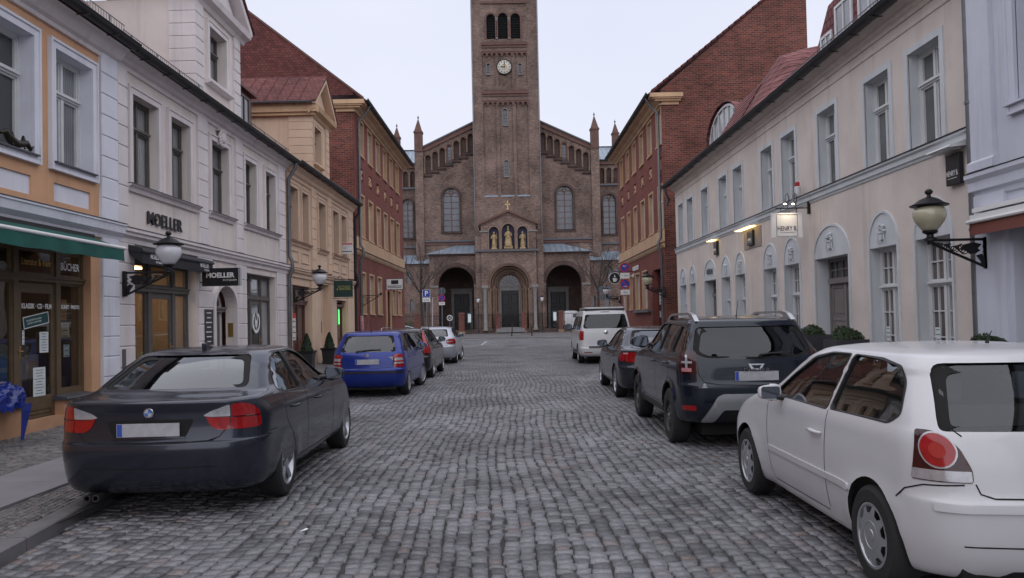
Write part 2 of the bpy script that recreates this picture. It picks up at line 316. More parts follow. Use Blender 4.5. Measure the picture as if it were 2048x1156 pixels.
def setts(name, m, x0, x1, y0, y1, cell, jt, z, amp, seed, keep=None, dome=.0018, zf=None):
    r = np.random.default_rng(seed); Q = []
    ncol = int((x1-x0)/cell)+1
    us = np.cumsum(r.uniform(.88, 1.16, ncol))*cell; us = x0+np.concatenate([[0], us*(x1-x0)/us[-1]])
    for k in range(ncol):
        n = int((y1-y0)/cell*1.02)+2; h = r.uniform(.72, 1.28, n)*cell; vv = y0+np.concatenate([[0], np.cumsum(h)])-r.uniform(0, cell); vv = vv[vv < y1+cell]
        a, b = vv[:-1], vv[1:]; o = np.full_like(a, us[k]); p = np.full_like(a, us[k+1])
        Q.append(np.stack([np.stack([o, a], 1), np.stack([p, a], 1), np.stack([p, b], 1), np.stack([o, b], 1)], 1))
    Q = np.concatenate(Q)                                    # n,4,2
    c = Q.mean(1, keepdims=True); n = len(Q)
    jj = jt*r.uniform(.6, 1.7, (n, 1, 1)); D = Q-c; half = np.abs(D); D = np.sign(D)*np.maximum(half-jj, cell*.2); D += r.normal(0, cell*.05, D.shape)+r.normal(0, cell*.055, (n, 1, 2))*np.array([1., .3])
    # octagon: cut corners
    cut = r.uniform(.70, .93, (n, 4, 1)); cut2 = r.uniform(.70, .93, (n, 4, 1)); O = []
    for i in range(4):
        d = D[:, i]; e = D[:, (i+1) % 4]
        # two points near corner i: one scaled in x, other in y
        px = d*np.concatenate([np.ones((n, 1)), cut[:, i]], 1); py = d*np.concatenate([cut2[:, i], np.ones((n, 1))], 1)
        O += [px, py] if i in (0, 2) else [py, px]
    O = np.stack(O, 1)                                        # n,8,2
    def warp(P):
        x, y = P[..., 0], P[..., 1]
        wx = amp*(1.3*np.sin(y*.83+.7*np.sin(x*.9+y*.31)+seed)+.5*np.sin(y*1.9+x*2.1+1.5*np.sin(y*.4))+.15*np.sin(y*4.3+x*4.1+2*np.sin(x*1.1)))
        wy = amp*(.9*np.sin(x*1.25+1+seed)+.7*np.sin(x*2.6+y*.9)+.3*np.sin(x*6+y*2.2))
        return np.stack([x+wx, y+wy], -1)
    base = c+O; top = c+O*.95
    base, top, cc = warp(base), warp(top), warp(c)[:, 0]
    ok = (cc[:, 1] > y0) & (cc[:, 1] < y1) & (cc[:, 0] > x0) & (cc[:, 0] < x1)
    if keep is not None: ok &= keep(cc[:, 0], cc[:, 1])
    base, top, cc = base[ok], top[ok], cc[ok]; n = len(cc)
    tz = r.normal(0, .0014, (n, 1)); tilt = r.normal(0, .02, (n, 2)); dt = ((top-cc[:, None])*tilt[:, None]).sum(-1)
    V = np.zeros((n, 17, 3)); V[:, :8, :2] = base; V[:, :8, 2] = z-.017; V[:, 8:16, :2] = top; V[:, 8:16, 2] = z+tz+dt; V[:, 16, :2] = cc; V[:, 16, 2] = z+tz[:, 0]+dome
    if zf is not None: V[:, :, 2] += zf(V[:, :, 0], V[:, :, 1])
    F3 = [(8+i, 8+(i+1) % 8, 16) for i in range(8)]; F4 = [(i, (i+1) % 8, 8+(i+1) % 8, 8+i) for i in range(8)]
    pat = np.array([v for f in F4 for v in f]+[v for f in F3 for v in f]); ls = np.array([4*i for i in range(8)]+[32+3*i for i in range(8)]); tot = np.array([4]*8+[3]*8)
    me = bpy.data.meshes.new(name); me.vertices.add(n*17); me.vertices.foreach_set('co', V.ravel())
    li = (pat[None]+17*np.arange(n)[:, None]).ravel(); me.loops.add(len(li)); me.loops.foreach_set('vertex_index', li.astype(np.int32))
    me.polygons.add(n*16); me.polygons.foreach_set('loop_start', (ls[None]+56*np.arange(n)[:, None]).ravel().astype(np.int32)); me.polygons.foreach_set('loop_total', np.tile(tot, n).astype(np.int32))
    me.polygons.foreach_set('use_smooth', np.ones(n*16, bool))
    at = me.attributes.new('rnd', 'FLOAT', 'POINT'); at.data.foreach_set('value', np.repeat(r.uniform(0, 1, n), 17).astype(np.float32))
    me.update(calc_edges=True); me.materials.append(m); o = bpy.data.objects.new(name, me); COL.objects.link(o); tag(o, kind='structure'); return o
def lz(x, y): return .1+max(0, -x-3.95)/3.*float(np.interp(y, [10, 14, 24, 46], [.0, .05, .18, .18]))
def kx(y): return np.interp(y, [0, 4, 5.5, 7.2, 9, 60], [-3.25, -3.4, -3.52, -3.72, -3.8, -3.8])
KR = 4.1
NEAR = 24
def ground():
    g = MB(); g.add([(-600, -300, -.06), (600, -300, -.06), (600, 900, -.06), (-600, 900, -.06)], [(0, 1, 2, 3)]); tag(g.build('ground', m_asph), kind='structure')
    road = setts('cobbled_road', m_sett, -3.95, KR+.05, 2.2, NEAR, .114, .0042, 0., .04, 3, keep=lambda x, y: x > kx(y)-.03)
    j = MB(); j.add([(-4, -20, -.013), (KR+.1, -20, -.013), (KR+.1, NEAR+.3, -.013), (-4, NEAR+.3, -.013)], [(0, 1, 2, 3)]); tag(j.build('road_bed', m_joint), kind='structure')
    f = MB(); f.add([(-4, NEAR, 0), (KR+.1, NEAR, 0), (KR+.1, 47, 0), (60, 47, 0), (60, 64, 0), (8, 62, 0), (2, 67, 0), (-3.5, 69, 0), (-60, 69, 0), (-60, 47, 0), (-4, 47, 0)], [tuple(range(11))])
    f.add([(-4, -20, -.004), (KR+.1, -20, -.004), (KR+.1, 2.3, -.004), (-4, 2.3, -.004)], [(0, 1, 2, 3)])
    tag(f.build('road', m_settfar), kind='structure')
    # pavement in front of the church
    p = MB(); p.add([(-60, 69, .1), (-3.5, 69, .1), (2, 67, .1), (8, 62, .1), (60, 64, .1), (60, 130, .1), (-60, 130, .1)], [(0, 1, 2, 3, 4, 5, 6)]); tag(p.build('church_pavement', m_mosfar), kind='structure')
    k = MB(); pts = [(-60, 69), (-3.5, 69), (2, 67), (8, 62), (60, 64)]
    for a, b in zip(pts[:-1], pts[1:]):
        k.add([(a[0], a[1]-.2, 0), (b[0], b[1]-.2, 0), (b[0], b[1]-.2, .104), (a[0], a[1]-.2, .104), (a[0], a[1], .104), (b[0], b[1], .104)], [(0, 1, 2, 3), (3, 2, 5, 4)])
    # left kerb
    def kerbrun(xf, sg, ys):
        for a, b in zip(ys[:-1], ys[1:]):
            xa, xb = xf(a), xf(b); g = .006
            k.add([(xa, a+g, -.03), (xb, b-g, -.03), (xb, b-g, .095), (xa, a+g, .095), (xa+sg*.012, a+g, .105), (xb+sg*.012, b-g, .105), (xb+sg*.16, b-g, .105), (xa+sg*.16, a+g, .105), (xa+sg*.16, a+g, -.03), (xb+sg*.16, b-g, -.03)],
                  [(0, 1, 2, 3), (3, 2, 5, 4), (4, 5, 6, 7), (7, 6, 9, 8), (0, 3, 4, 7, 8), (1, 9, 6, 5, 2)])
    kerbrun(lambda y: float(kx(y)), -1, [-20, -10, 0]+[1+.95*i for i in range(48)])
    kerbrun(lambda y: KR, 1, [-20, -10, 0]+[1+.95*i for i in range(48)])
    tag(k.build('kerb', m_kerb), kind='structure')
    # pavements: sand bed, mosaic, granite slab walk
    w = MB()
    for sg, xk in ((-1, -3.6), (1, KR+.1)):
        w.add([(xk, -20, .088), (sg*9, -20, .088), (sg*9, 47, .088), (xk, 47, .088)], [(0, 1, 2, 3)])
    tag(w.build('pavement_bed', m_joint), kind='structure')
    w = MB(); w.add([(KR+.1, -20, .1), (8.5, -20, .1), (8.5, 46.9, .1), (KR+.1, 46.9, .1)], [(0, 1, 2, 3)])
    ys = [22, 24, 30, 38, 46.9]
    for a, b in zip(ys[:-1], ys[1:]): w.add([(-3.95, a, .1), (-9, a, lz(-9, a)), (-9, b, lz(-9, b)), (-3.95, b, .1)], [(0, 1, 2, 3)])
    w.add([(-3.9, -20, .1), (-9, -20, .1), (-9, 4, .1), (-3.4, 4, .1)], [(0, 1, 2, 3)])
    w.add([(-60, 46.9, .1), (-4, 46.9, .1), (-4, 46.8, .1), (-60, 46.8, .1)], [(0, 1, 2, 3)])
    tag(w.build('pavement', m_mosfar), kind='structure')
    setts('mosaic_pavement', m_mos, -7.15, -3.5, 4, 22, .062, .0035, .1, .07, 11, keep=lambda x, y: (x < kx(y)-.17) & ((x < -5.33) | (x > -4.33)) & (x > -7.05+.0227*(y-11)), dome=.003, zf=lambda x, y: np.maximum(0, -x-3.95)/3.*np.interp(y, [10, 14, 24, 46], [.0, .05, .18, .18]))
    s = MB(); y = -20; random.seed(3)
    while y < 46:
        h = random.uniform(1.1, 1.9); zt = [lz(-5.3, y)+.012, lz(-4.36, y)+.012, lz(-5.3, y+h)+.012, lz(-4.36, y+h)+.012]; s.add([(-5.3, y+.004, .05), (-4.36, y+.004, .05), (-4.36, y+h-.004, .05), (-5.3, y+h-.004, .05), (-5.3, y+.004, zt[0]), (-4.36, y+.004, zt[1]), (-4.36, y+h-.004, zt[3]), (-5.3, y+h-.004, zt[2])], [(4, 5, 6, 7), (0, 1, 5, 4), (1, 2, 6, 5), (2, 3, 7, 6), (3, 0, 4, 7)]); s.box(4.95, 5.9, y+.004, y+h-.004, .05, .112+random.uniform(-.002, .002)); y += h
    tag(s.build('slab_walkway', m_slab), kind='structure')
    # worn white corner marking and the drain slot in the road
    q = MB(); q.add([(-1.62, 49.8, .006), (-1.42, 49.8, .006), (-1.3, 59.8, .006), (-1.5, 59.8, .006)], [(0, 1, 2, 3)]); q.add([(-4, 49.4, .006), (-1.5, 49.7, .006), (-1.5, 50.3, .006), (-4, 50.0, .006)], [(0, 1, 2, 3)])
    tag(q.build('road_marking', mat('worn_road_paint', (.3, .3, .32), .7, var=.5, vscale=6)), kind='structure')
    q = MB(); q.add([(.1, 47.9, .006), (1.1, 48.9, .006), (1.1, 49.5, .006), (.1, 48.5, .006)], [(0, 1, 2, 3)]); tag(q.build('road_drain', mat('drain_iron', (.05, .05, .05), .6)), kind='structure')
    # little chewing gum / paper scrap
    q = MB(); q.add([(-1.63, 6.08, .012), (-1.60, 6.09, .016), (-1.58, 6.15, .013), (-1.60, 6.15, .02)], [(0, 1, 2, 3)]); tag(q.build('paper_scrap', mat('paper', (.8, .8, .82), .7), fix=False), 'small white scrap of paper lying on the cobbles in the foreground', 'litter')
ground()
# ================================================================== CARS
def paint(name, col, rough=.28, metal=.0, flake=0.):
    if name in MATS: return MATS[name]
    m = mat(name, col, rough, metal, var=.05, vscale=1.2, coat=.5, spec=.35)
    t = m.node_tree; b = t.nodes['Principled BSDF']; g = N(t, 'ShaderNodeTexCoord'); l = t.links.new
    # road film: rougher and duller low down and in patches
    n = N(t, 'ShaderNodeTexNoise'); n.inputs['Scale'].default_value = 2.2; n.inputs['Detail'].default_value = 7; l(g.outputs['Object'], n.inputs['Vector'])
    r = N(t, 'ShaderNodeMapRange'); r.inputs[1].default_value = .35; r.inputs[2].default_value = .75; r.inputs[3].default_value = .02; r.inputs[4].default_value = .08; l(n.outputs[0], r.inputs[0]); l(r.outputs[0], b.inputs['Coat Roughness'])
    return m
m_tyre = mat('tyre_rubber', (.018, .018, .019), .8, var=.2, bump=.2, bscale=60)
m_black = mat('black_plastic', (.018, .018, .02), .45, var=.1)
m_gap = mat('gap_black', (.008, .008, .008), .9, var=0)
m_alloy = mat('alloy_silver', (.46, .47, .50), .3, .7, var=.08)
m_steel = mat('steel_black', (.03, .03, .032), .5, .3, var=.2)
m_mirr = mat('mirror_glass', (.10, .11, .13), .08, .9, var=.03)
m_chrome = mat('chrome', (.75, .76, .78), .12, 1., var=.03)
m_red = mat('tail_red', (.30, .006, .008), .12, var=.25, vscale=14, coat=.4)
m_dred = mat('tail_dark_red', (.035, .003, .005), .15, var=.3, vscale=14, coat=.25)
m_clear = mat('lamp_clear', (.42, .42, .45), .2, .3, var=.2, vscale=20, coat=1)
m_glasscar = glassmat('car_glass', (.42, .46, .46), .07); m_glasssky = glassmat('car_glass_reflecting', (.3, .34, .36), .09)
m_glassdark = glassmat('car_glass_dark', (.08, .085, .09), .06)
m_cabin = mat('cabin_fabric', (.045, .045, .05), .8, var=.2)
m_cabin2 = mat('cabin_beige', (.25, .24, .22), .8, var=.2)
m_plate = mat('plate_white', (.42, .42, .45), .5, var=.2, vscale=12)
m_plateblue = mat('plate_blue', (.03, .08, .4), .5, var=.1)
def pchip(x, xs, ys):
    """monotone cubic interpolation"""
    xs = np.array(xs, float); ys = np.array(ys, float); h = np.diff(xs); d = np.diff(ys)/h; m = np.zeros_like(ys)
    m[0], m[-1] = d[0], d[-1]
    for i in range(1, len(xs)-1):
        if d[i-1]*d[i] > 0: w1, w2 = 2*h[i]+h[i-1], h[i]+2*h[i-1]; m[i] = (w1+w2)/(w1/d[i-1]+w2/d[i])
    i = np.clip(np.searchsorted(xs, x)-1, 0, len(h)-1); t = (x-xs[i])/h[i]
    return (2*t**3-3*t**2+1)*ys[i]+(t**3-2*t**2+t)*h[i]*m[i]+(-2*t**3+3*t**2)*ys[i+1]+(t**3-t**2)*h[i]*m[i+1]
class Shell:
    """car body as a stack of plan outlines. levels: (z, xr, xf, w, rr, rf, br, bf)"""
    NE, NC, NS = 12, 10, 44
    def __init__(s, levels, arches=(), flare=.02, zflare=.62, crown=0.):
        s.lv = np.array(levels, float); s.T = np.arange(len(levels)); s.arches = arches; s.flare = flare; s.zf = zflare
    def par(s, t): return [float(pchip(t, s.T, s.lv[:, k])) for k in range(8)]
    def half(s, t):
        z, xr, xf, w, rr, rf, br, bf = s.par(t); L_ = xf-xr
        rr = min(rr, w*.98); pts = []
        def corner(x0, sg, r, b):
            e = []; ye = w-r
            for i in range(s.NE): y = ye*i/s.NE; e.append((x0+sg*b*(y/w)**2, y))
            xb = x0+sg*b*(ye/w)**2; rx = r*.9+b*(1-(ye/w)**2)
            for i in range(s.NC+1):
                a = math.pi/2*i/s.NC; e.append((xb+sg*rx*(1-math.cos(a)), ye+r*math.sin(a)))
            return e
        A = corner(xr, 1, rr, br); B = corner(xf, -1, min(rf, w*.98), bf); xa, xb = A[-1][0], B[-1][0]
        for i in range(1, s.NS):
            x = xa+(xb-xa)*i/s.NS; pts.append((x, w))
        P = A+pts+B[::-1]; out = []
        xm = (xr+xf)/2
        for x, y in P:
            q = abs((x-xm)/(L_/2+1e-6)); y2 = y*(1-.035*q**3*(1 if L_ > 2 else .0))
            if y > w*.6:
                for ax, ar in s.arches:
                    dd = math.hypot(x-ax, (z-.3)*1.0); y2 += s.flare*math.exp(-((dd-ar)/.09)**2)*(1-min(1, max(0, (z-s.zf+.06)/.2)))**2
            out.append((x, y2))
        return z, out
    def mesh(s, sub=4):
        ts = []
        for i in range(len(s.lv)-1): ts += [i+k/sub for k in range(sub)]
        ts.append(len(s.lv)-1.); V = []; F = []; n = 0
        for t in ts:
            z, h = s.half(t); ring = [(x, y, z) for x, y in h]+[(x, -y, z) for x, y in h[-2:0:-1]]; n = len(ring); V += ring
        for i in range(len(ts)-1):
            for k in range(n): q = (k+1) % n; F.append((i*n+k, (i+1)*n+k, (i+1)*n+q, i*n+q))
        F.append(tuple(range(n))); last = (len(ts)-1)*n
        hn = n//2
        for k in range(hn): # close the top strip across
            a, b = last+k, last+(k+1) % n; c, d = last+(n-k-1) % n, last+(n-k) % n
            if a == d: F.append((a, b, c)) if len({a, b, c}) == 3 else None
            elif b == c: F.append((a, b, d))
            else: F.append((a, b, c, d))
        return V, F
    def P(s, sa, z, off=0.):
        """point at arc length sa (from the rear centre, + = left) at height z"""
        zz = s.lv[:, 0]; lo, hi = 0., len(s.lv)-1.
        for _ in range(28):
            m = (lo+hi)/2
            if pchip(m, s.T, zz) < z: lo = m
            else: hi = m
        _, h = s.half(lo); h = np.array(h); d = np.concatenate([[0], np.cumsum(np.hypot(*np.diff(h, axis=0).T))]); a = abs(sa)
        x = np.interp(a, d, h[:, 0]); y = np.interp(a, d, h[:, 1]); x2 = np.interp(a+.01, d, h[:, 0]); y2 = np.interp(a+.01, d, h[:, 1])
        nx, ny = -(y2-y), (x2-x); q = math.hypot(nx, ny)+1e-9; x += nx/q*off; y += ny/q*off
        return (x, y if sa >= 0 else -y, z)
def densify(poly, st=.04):
    out = []
    for i in range(len(poly)):
        a, b = poly[i], poly[(i+1) % len(poly)]; n = max(1, int(math.hypot(b[0]-a[0], b[1]-a[1])/st))
        for k in range(n): out.append((a[0]+(b[0]-a[0])*k/n, a[1]+(b[1]-a[1])*k/n))
    return out
def rounded(poly, r, n=4):
    out = []; m = len(poly)
    for i in range(m):
        p0, p, p1 = (np.array(poly[(i+k-1) % m], float) for k in range(3)); a = p0-p; b = p1-p; la, lb = np.linalg.norm(a), np.linalg.norm(b); q = min(r, la*.45, lb*.45)
        A, B = p+a/la*q, p+b/lb*q
        for k in range(n+1): t = k/n; out.append(tuple((1-t)**2*A+2*t*(1-t)*p+t*t*B))
    return out
def patch(poly, f, off=.004, rim=.012, st=.05, mb=None):
    """surface patch over polygon poly mapped with f(a,b,off)"""
    mb = mb or MB(); P = densify(poly, st); xs = [p[0] for p in P]; ys = [p[1] for p in P]; ex = []
    x = min(xs)+st/2
    while x < max(xs):
        y = min(ys)+st/2
        while y < max(ys):
            if inpoly((x, y), P) and min((x-p[0])**2+(y-p[1])**2 for p in P) > (st*.45)**2: ex.append((x, y))
            y += st
        x += st
    vs, fs = cdt(P, (), ex); top = [f(a, b, off) for a, b in vs]
    k = len(mb.v); mb.add(top, fs)
    if rim:
        n = len(P); base = [f(a, b, off-rim) for a, b in P]; t2 = [f(a, b, off) for a, b in P]; mb.add(t2+base, [(i, (i+1) % n, n+(i+1) % n, n+i) for i in range(n)])
    return mb
def strip(pts, w):
    """polyline -> thin polygon of width w"""
    p = np.array(pts, float); L_, R__ = [], []
    for i in range(len(p)):
        t = p[min(i+1, len(p)-1)]-p[max(i-1, 0)]; t /= np.linalg.norm(t)+1e-9; n = np.array([-t[1], t[0]])*w/2; L_.append(tuple(p[i]+n)); R__.append(tuple(p[i]-n))
    return L_+R__[::-1]
def wheel(car, x, y, r, wdt, rimr, style, steer=0., cam=0):
    """wheel with centre (x,y,r); outside face towards +-y"""
    sg = 1 if y > 0 else -1; c = (x, y, r)
    t = MB(); h = wdt/2
    t.lathe([(rimr, -h*.9), (rimr+.01, -h), (r-.03, -h), (r-.006, -h*.82), (r, -h*.6), (r, h*.6), (r-.006, h*.82), (r-.03, h), (rimr+.01, h), (rimr, h*.9), (rimr, -h*.9)], (0, 0, 0), 'y', 44)
    w = MB(); o = sg*h
    mr = [m_alloy, m_gap, m_chrome, m_steel]
    w.mi = 0 if style != 'steel' else 3
    w.lathe([(rimr+.002, o*.98), (rimr-.012, o*.98), (rimr-.02, o*.85), (rimr-.03, 0), (rimr-.03, -o*.6)], (0, 0, 0), 'y', 40)
    w.mi = 1; w.lathe([(0, -o*.1), (rimr-.028, -o*.1)], (0, 0, 0), 'y', 32)
    w.mi = 3; w.lathe([(0, o*.0), (rimr*.72, o*.0), (rimr*.72, -o*.1)], (0, 0, 0), 'y', 32)  # brake disc
    if style == 'five':
        w.mi = 0
        for k in range(5):
            a = 2*math.pi*k/5+.3; ca, sa = math.cos(a), math.sin(a)
            def q(rr, tt, d): return (rr*ca-tt*sa, o*d, rr*sa+tt*ca)
            pr = [(.03, .034, .72), (rimr*.5, .027, .86), (rimr*.8, .034, .9), (rimr-.012, .05, .9)]
            for (ra, ta, da), (rb, tb, db) in zip(pr[:-1], pr[1:]):
                w.add([q(ra, -ta, da-.1), q(ra, -ta*.3, da+.04), q(ra, ta*.3, da+.04), q(ra, ta, da-.1), q(rb, -tb, db-.1), q(rb, -tb*.3, db+.04), q(rb, tb*.3, db+.04), q(rb, tb, db-.1), q(ra, 0, da-.5), q(rb, 0, db-.5)],
                      [(0, 1, 5, 4), (1, 2, 6, 5), (2, 3, 7, 6), (0, 4, 9, 8), (3, 8, 9, 7)])
        w.lathe([(0, o*.9), (.03, o*.9), (.06, o*.8), (.062, o*.3)], (0, 0, 0), 'y', 20)
    elif style == 'ten':
        w.mi = 0
        for k in range(9):
            a = 2*math.pi*k/9; ca, sa = math.cos(a), math.sin(a)
            def q(rr, tt, d): return (rr*ca-tt*sa, o*d, rr*sa+tt*ca)
            w.add([q(.04, -.014, .7), q(.04, .014, .7), q(rimr-.015, .02, .9), q(rimr-.015, -.02, .9), q(.04, -.014, .3), q(.04, .014, .3), q(rimr-.015, .02, .5), q(rimr-.015, -.02, .5)], [(0, 1, 2, 3), (0, 3, 7, 4), (1, 5, 6, 2)])
        w.lathe([(0, o*.84), (.05, o*.8), (.06, o*.3)], (0, 0, 0), 'y', 20)
    elif style == 'cap':   # wheel cover with trapezoid openings near the rim
        w.mi = 0; outer = [(rimr*math.cos(2*math.pi*k/54), rimr*math.sin(2*math.pi*k/54)) for k in range(54)]; holes = []
        for k in range(9):
            a = 2*math.pi*k/9; hh = []
            for rr, da in ((.70, -.13), (.70, .13), (.88, .24), (.90, 0.), (.88, -.24)): hh.append((rimr*rr*math.cos(a+da), rimr*rr*math.sin(a+da)))
            holes.append(hh)
        vs, fs = cdt(outer, holes); w.add([(p[0], o*(1.02-.16*(max(0, math.hypot(*p)/rimr-.62)/.38)**2-.05*(1-min(1, math.hypot(*p)/(rimr*.4)))), p[1]) for p in vs], fs)
        w.lathe([(0, o*1.06), (.035, o*1.05), (.042, o*.95)], (0, 0, 0), 'y', 20)
        w.lathe([(rimr*.40, o*1.0), (rimr*.41, o*1.035), (rimr*.44, o*1.035), (rimr*.46, o*1.0)], (0, 0, 0), 'y', 36)
    else:                  # pressed steel wheel
        w.mi = 3; outer = [(rimr*math.cos(2*math.pi*k/48), rimr*math.sin(2*math.pi*k/48)) for k in range(48)]
        holes = [[(rimr*.74*math.cos(2*math.pi*k/12)+.018*math.cos(b), rimr*.74*math.sin(2*math.pi*k/12)+.018*math.sin(b)) for b in np.arange(0, 2*math.pi, .785)] for k in range(12)]
        vs, fs = cdt(outer, holes); w.add([(p[0], o*(.75-.35*(math.hypot(*p)/rimr-.6)**2), p[1]) for p in vs], fs)
        w.lathe([(rimr*.6, o*.72), (rimr*.55, o*.86), (rimr*.4, o*.86), (rimr*.3, o*.6), (0, o*.6)], (0, 0, 0), 'y', 32)
        w.mi = 2
        for k in range(5): a = 2*math.pi*k/5; w.lathe([(0, o*.98), (.01, o*.97), (.011, o*.8)], (.06*math.cos(a), 0, .06*math.sin(a)), 'y', 8)
        w.lathe([(0, o*.95), (.03, o*.92), (.032, o*.6)], (0, 0, 0), 'y', 16)
    M = Matrix.Translation(c) @ Matrix.Rotation(steer, 4, 'Z')
    for q_ in (t, w): q_.v = [tuple(M @ Vector(p)) for p in q_.v]
    wo_ = bpy.data.objects.new('wheel', None)
    to = t.build('wheel', m_tyre, car, 35); ro = w.build('rim', mr, None, 35); ro.parent = to
    return to
def car(name, label, cat, pose, spec, group):
    x0, y0, hd = pose
    C_ = thing(name, label, cat, (x0, y0, 0), group, world=False, rz=R_(90)+R_(hd))
    S = Shell(spec['lv'], [(0, spec['ar']), (spec['wb'], spec['ar'])], spec.get('flare', .02), spec.get('zf', .62))
    V, F = S.mesh(spec.get('sub', 4)); wb = spec['wb']
    me = bpy.data.meshes.new('body'); me.from_pydata(V, [], F); b = bmesh.new(); b.from_mesh(me); bmesh.ops.remove_doubles(b, verts=b.verts, dist=1e-4); bmesh.ops.recalc_face_normals(b, faces=b.faces)
    bmesh.ops.dissolve_degenerate(b, edges=b.edges, dist=1e-4)
    tree = BVHTree.FromBMesh(b); b.to_mesh(me); b.free()
    body = bpy.data.objects.new('body', me); COL.objects.link(body)
    mats = [spec['paint'], m_black, m_gap]
    for k in mats: me.materials.append(k)
    # cutters
    cut = MB(); cut.mi = 2
    for ax in (0, wb):
        for sg in (-1, 1): cut.lathe([(0, 0), (spec['ar'], 0), (spec['ar'], .9), (0, .9)] if sg > 0 else [(0, 0), (0, -.9), (spec['ar'], -.9), (spec['ar'], 0)][::1], (ax, sg*spec.get('ai', .55), spec['wr']+.01), 'y', 40)
    cut.mi = 1
    side = [rounded(p, .035) for p in spec['side']]
    for p in side: cut.prism(p, .3, 1.3); cut.prism(p, -1.3, -.3)
    rear = rounded(spec['rear'], .06); xr_ = spec['rx']
    cut.add([(xr_[0], y, z) for y, z in rear]+[(xr_[1], y, z) for y, z in rear], [tuple(range(len(rear))), tuple(range(2*len(rear)-1, len(rear)-1, -1))]+[(i, i+len(rear), (i+1) % len(rear)+len(rear), (i+1) % len(rear)) for i in range(len(rear))])
    fw = rounded(spec['front'], .05); xf_ = spec['fx']
    cut.add([(xf_[0], y, z) for y, z in fw]+[(xf_[1], y, z) for y, z in fw], [tuple(range(len(fw))), tuple(range(2*len(fw)-1, len(fw)-1, -1))]+[(i, i+len(fw), (i+1) % len(fw)+len(fw), (i+1) % len(fw)) for i in range(len(fw))])
    co = cut.build('cutter', mats, None)
    so_ = body.modifiers.new('s', 'SOLIDIFY'); so_.thickness = .03; so_.offset = -1; so_.material_offset = 1; so_.use_even_offset = False
    bo = body.modifiers.new('b', 'BOOLEAN'); bo.operation = 'DIFFERENCE'; bo.object = co; bo.solver = 'EXACT'; bo.use_self = spec.get('selfcut', False)
    bpy.context.view_layer.update(); ev = body.evaluated_get(bpy.context.evaluated_depsgraph_get()); m2 = bpy.data.meshes.new_from_object(ev)
    body.modifiers.clear(); old = body.data; body.data = m2; bpy.data.meshes.remove(old); bpy.data.objects.remove(co)
    b = bmesh.new(); b.from_mesh(m2)
    for f in b.faces: f.smooth = True
    for e in b.edges: e.smooth = len(e.link_faces) == 2 and e.calc_face_angle(0) < R_(28) and e.link_faces[0].material_index == e.link_faces[1].material_index
    b.to_mesh(m2); b.free(); body.parent = C_
    def RY(d, o0):   # ray mapper
        def f(a, b_, off):
            if d == 'L' or d == 'R':
                s_ = 1 if d == 'L' else -1; h = tree.ray_cast(Vector((a, s_*2, b_)), Vector((0, -s_, 0)))
            elif d == 'B': h = tree.ray_cast(Vector((-3, a, b_)), Vector((1, 0, 0)))
            else: h = tree.ray_cast(Vector((8, a, b_)), Vector((-1, 0, 0)))
            if h[0] is None: return (0, 0, .8)
            return tuple(h[0]+h[1]*(off+o0))
        return f
    def SN(a, b_, o):
        p = Vector(S.P(a, b_, 0)); h = tree.find_nearest(p); n = h[1]
        if n.dot(Vector((p[0]-wb/2, p[1], 0))) < 0: n = -n
        return tuple(h[0]+n*o)
    S.SN = SN
    gl = spec.get('glass', m_glasscar)
    def grow(poly, k):
        c = np.mean(poly, 0); return [tuple(c+(np.array(p)-c)*(1+k/max(.05, np.linalg.norm(np.array(p)-c)))) for p in poly]
    for p, gg in zip(side, spec.get('sideglass', [gl]*9)):
        for d in 'LR': patch(grow(p, .012), RY(d, -.016), 0, 0, .08).build('side_window', gg, C_, 60)
    for p in side:   # rubber seal round each side opening
        g_ = grow(p, .016); n = len(p)
        for d in 'LR':
            f = RY(d, 0); tm = MB(); tm.add([f(*a, .0025) for a in g_]+[f(*a, .0025) for a in p], [(i, (i+1) % n, n+(i+1) % n, n+i) for i in range(n)]); tm.build('window_seal', m_black, C_, 60)
    rw = patch(grow(rear, .012), RY('B', -.012), 0, 0, .08).build('rear_window', spec.get('rearglass', gl), C_, 60)
    patch(grow(fw, .012), RY('F', -.014), 0, 0, .1).build('windscreen', m_glasscar, C_, 60)
    # dark band (frit) round the rear glass
    if spec.get('frit', 1):
        fr = MB(); c = np.mean(rear, 0); inner = [tuple(c+(np.array(p)-c)*(.91, .78)) for p in rear]; n = len(rear); g_ = grow(rear, .01); f = RY('B', -.009)
        fr.add([f(*p, 0) for p in g_]+[f(*p, 0) for p in inner], [(i, (i+1) % n, n+(i+1) % n, n+i) for i in range(n)]); fr.build('window_border', m_gap, C_, 60).parent = rw
    # wheel housings, floor, seats
    fl = MB(); zf = spec.get('floor', .3); fl.box(-.55, wb+.55, -.6, .6, .17, zf); fl.build('floor_pan', m_gap, C_)
    se = MB(); w_ = spec['lv'][5][3]*.82
    zs = spec.get('seatz', .62)
    for xs, ys in ((spec.get('seat1', 1.35), (.36, -.36)),):
        for y in ys:
            se.prism([(xs-.2, .3), (xs+.4, .32), (xs+.42, zs), (xs-.02, zs-.03), (xs-.2, zs+.5), (xs-.3, zs+.48), (xs-.26, zs-.1)], y-.24, y+.24)
            se.prism(rounded([(xs-.33, zs+.52), (xs-.22, zs+.52), (xs-.24, zs+.7), (xs-.34, zs+.7)], .03), y-.13, y+.13)
    xs = spec.get('seat2', .45); se.prism([(xs-.2, .3), (xs+.4, .32), (xs+.4, zs), (xs-.02, zs-.03), (xs-.18, zs+.42), (xs-.28, zs+.4), (xs-.26, zs-.1)], -.62, .62)
    for y in (.38, -.38): se.prism(rounded([(xs-.3, zs+.42), (xs-.2, zs+.42), (xs-.22, zs+.56), (xs-.31, zs+.56)], .03), y-.12, y+.12)
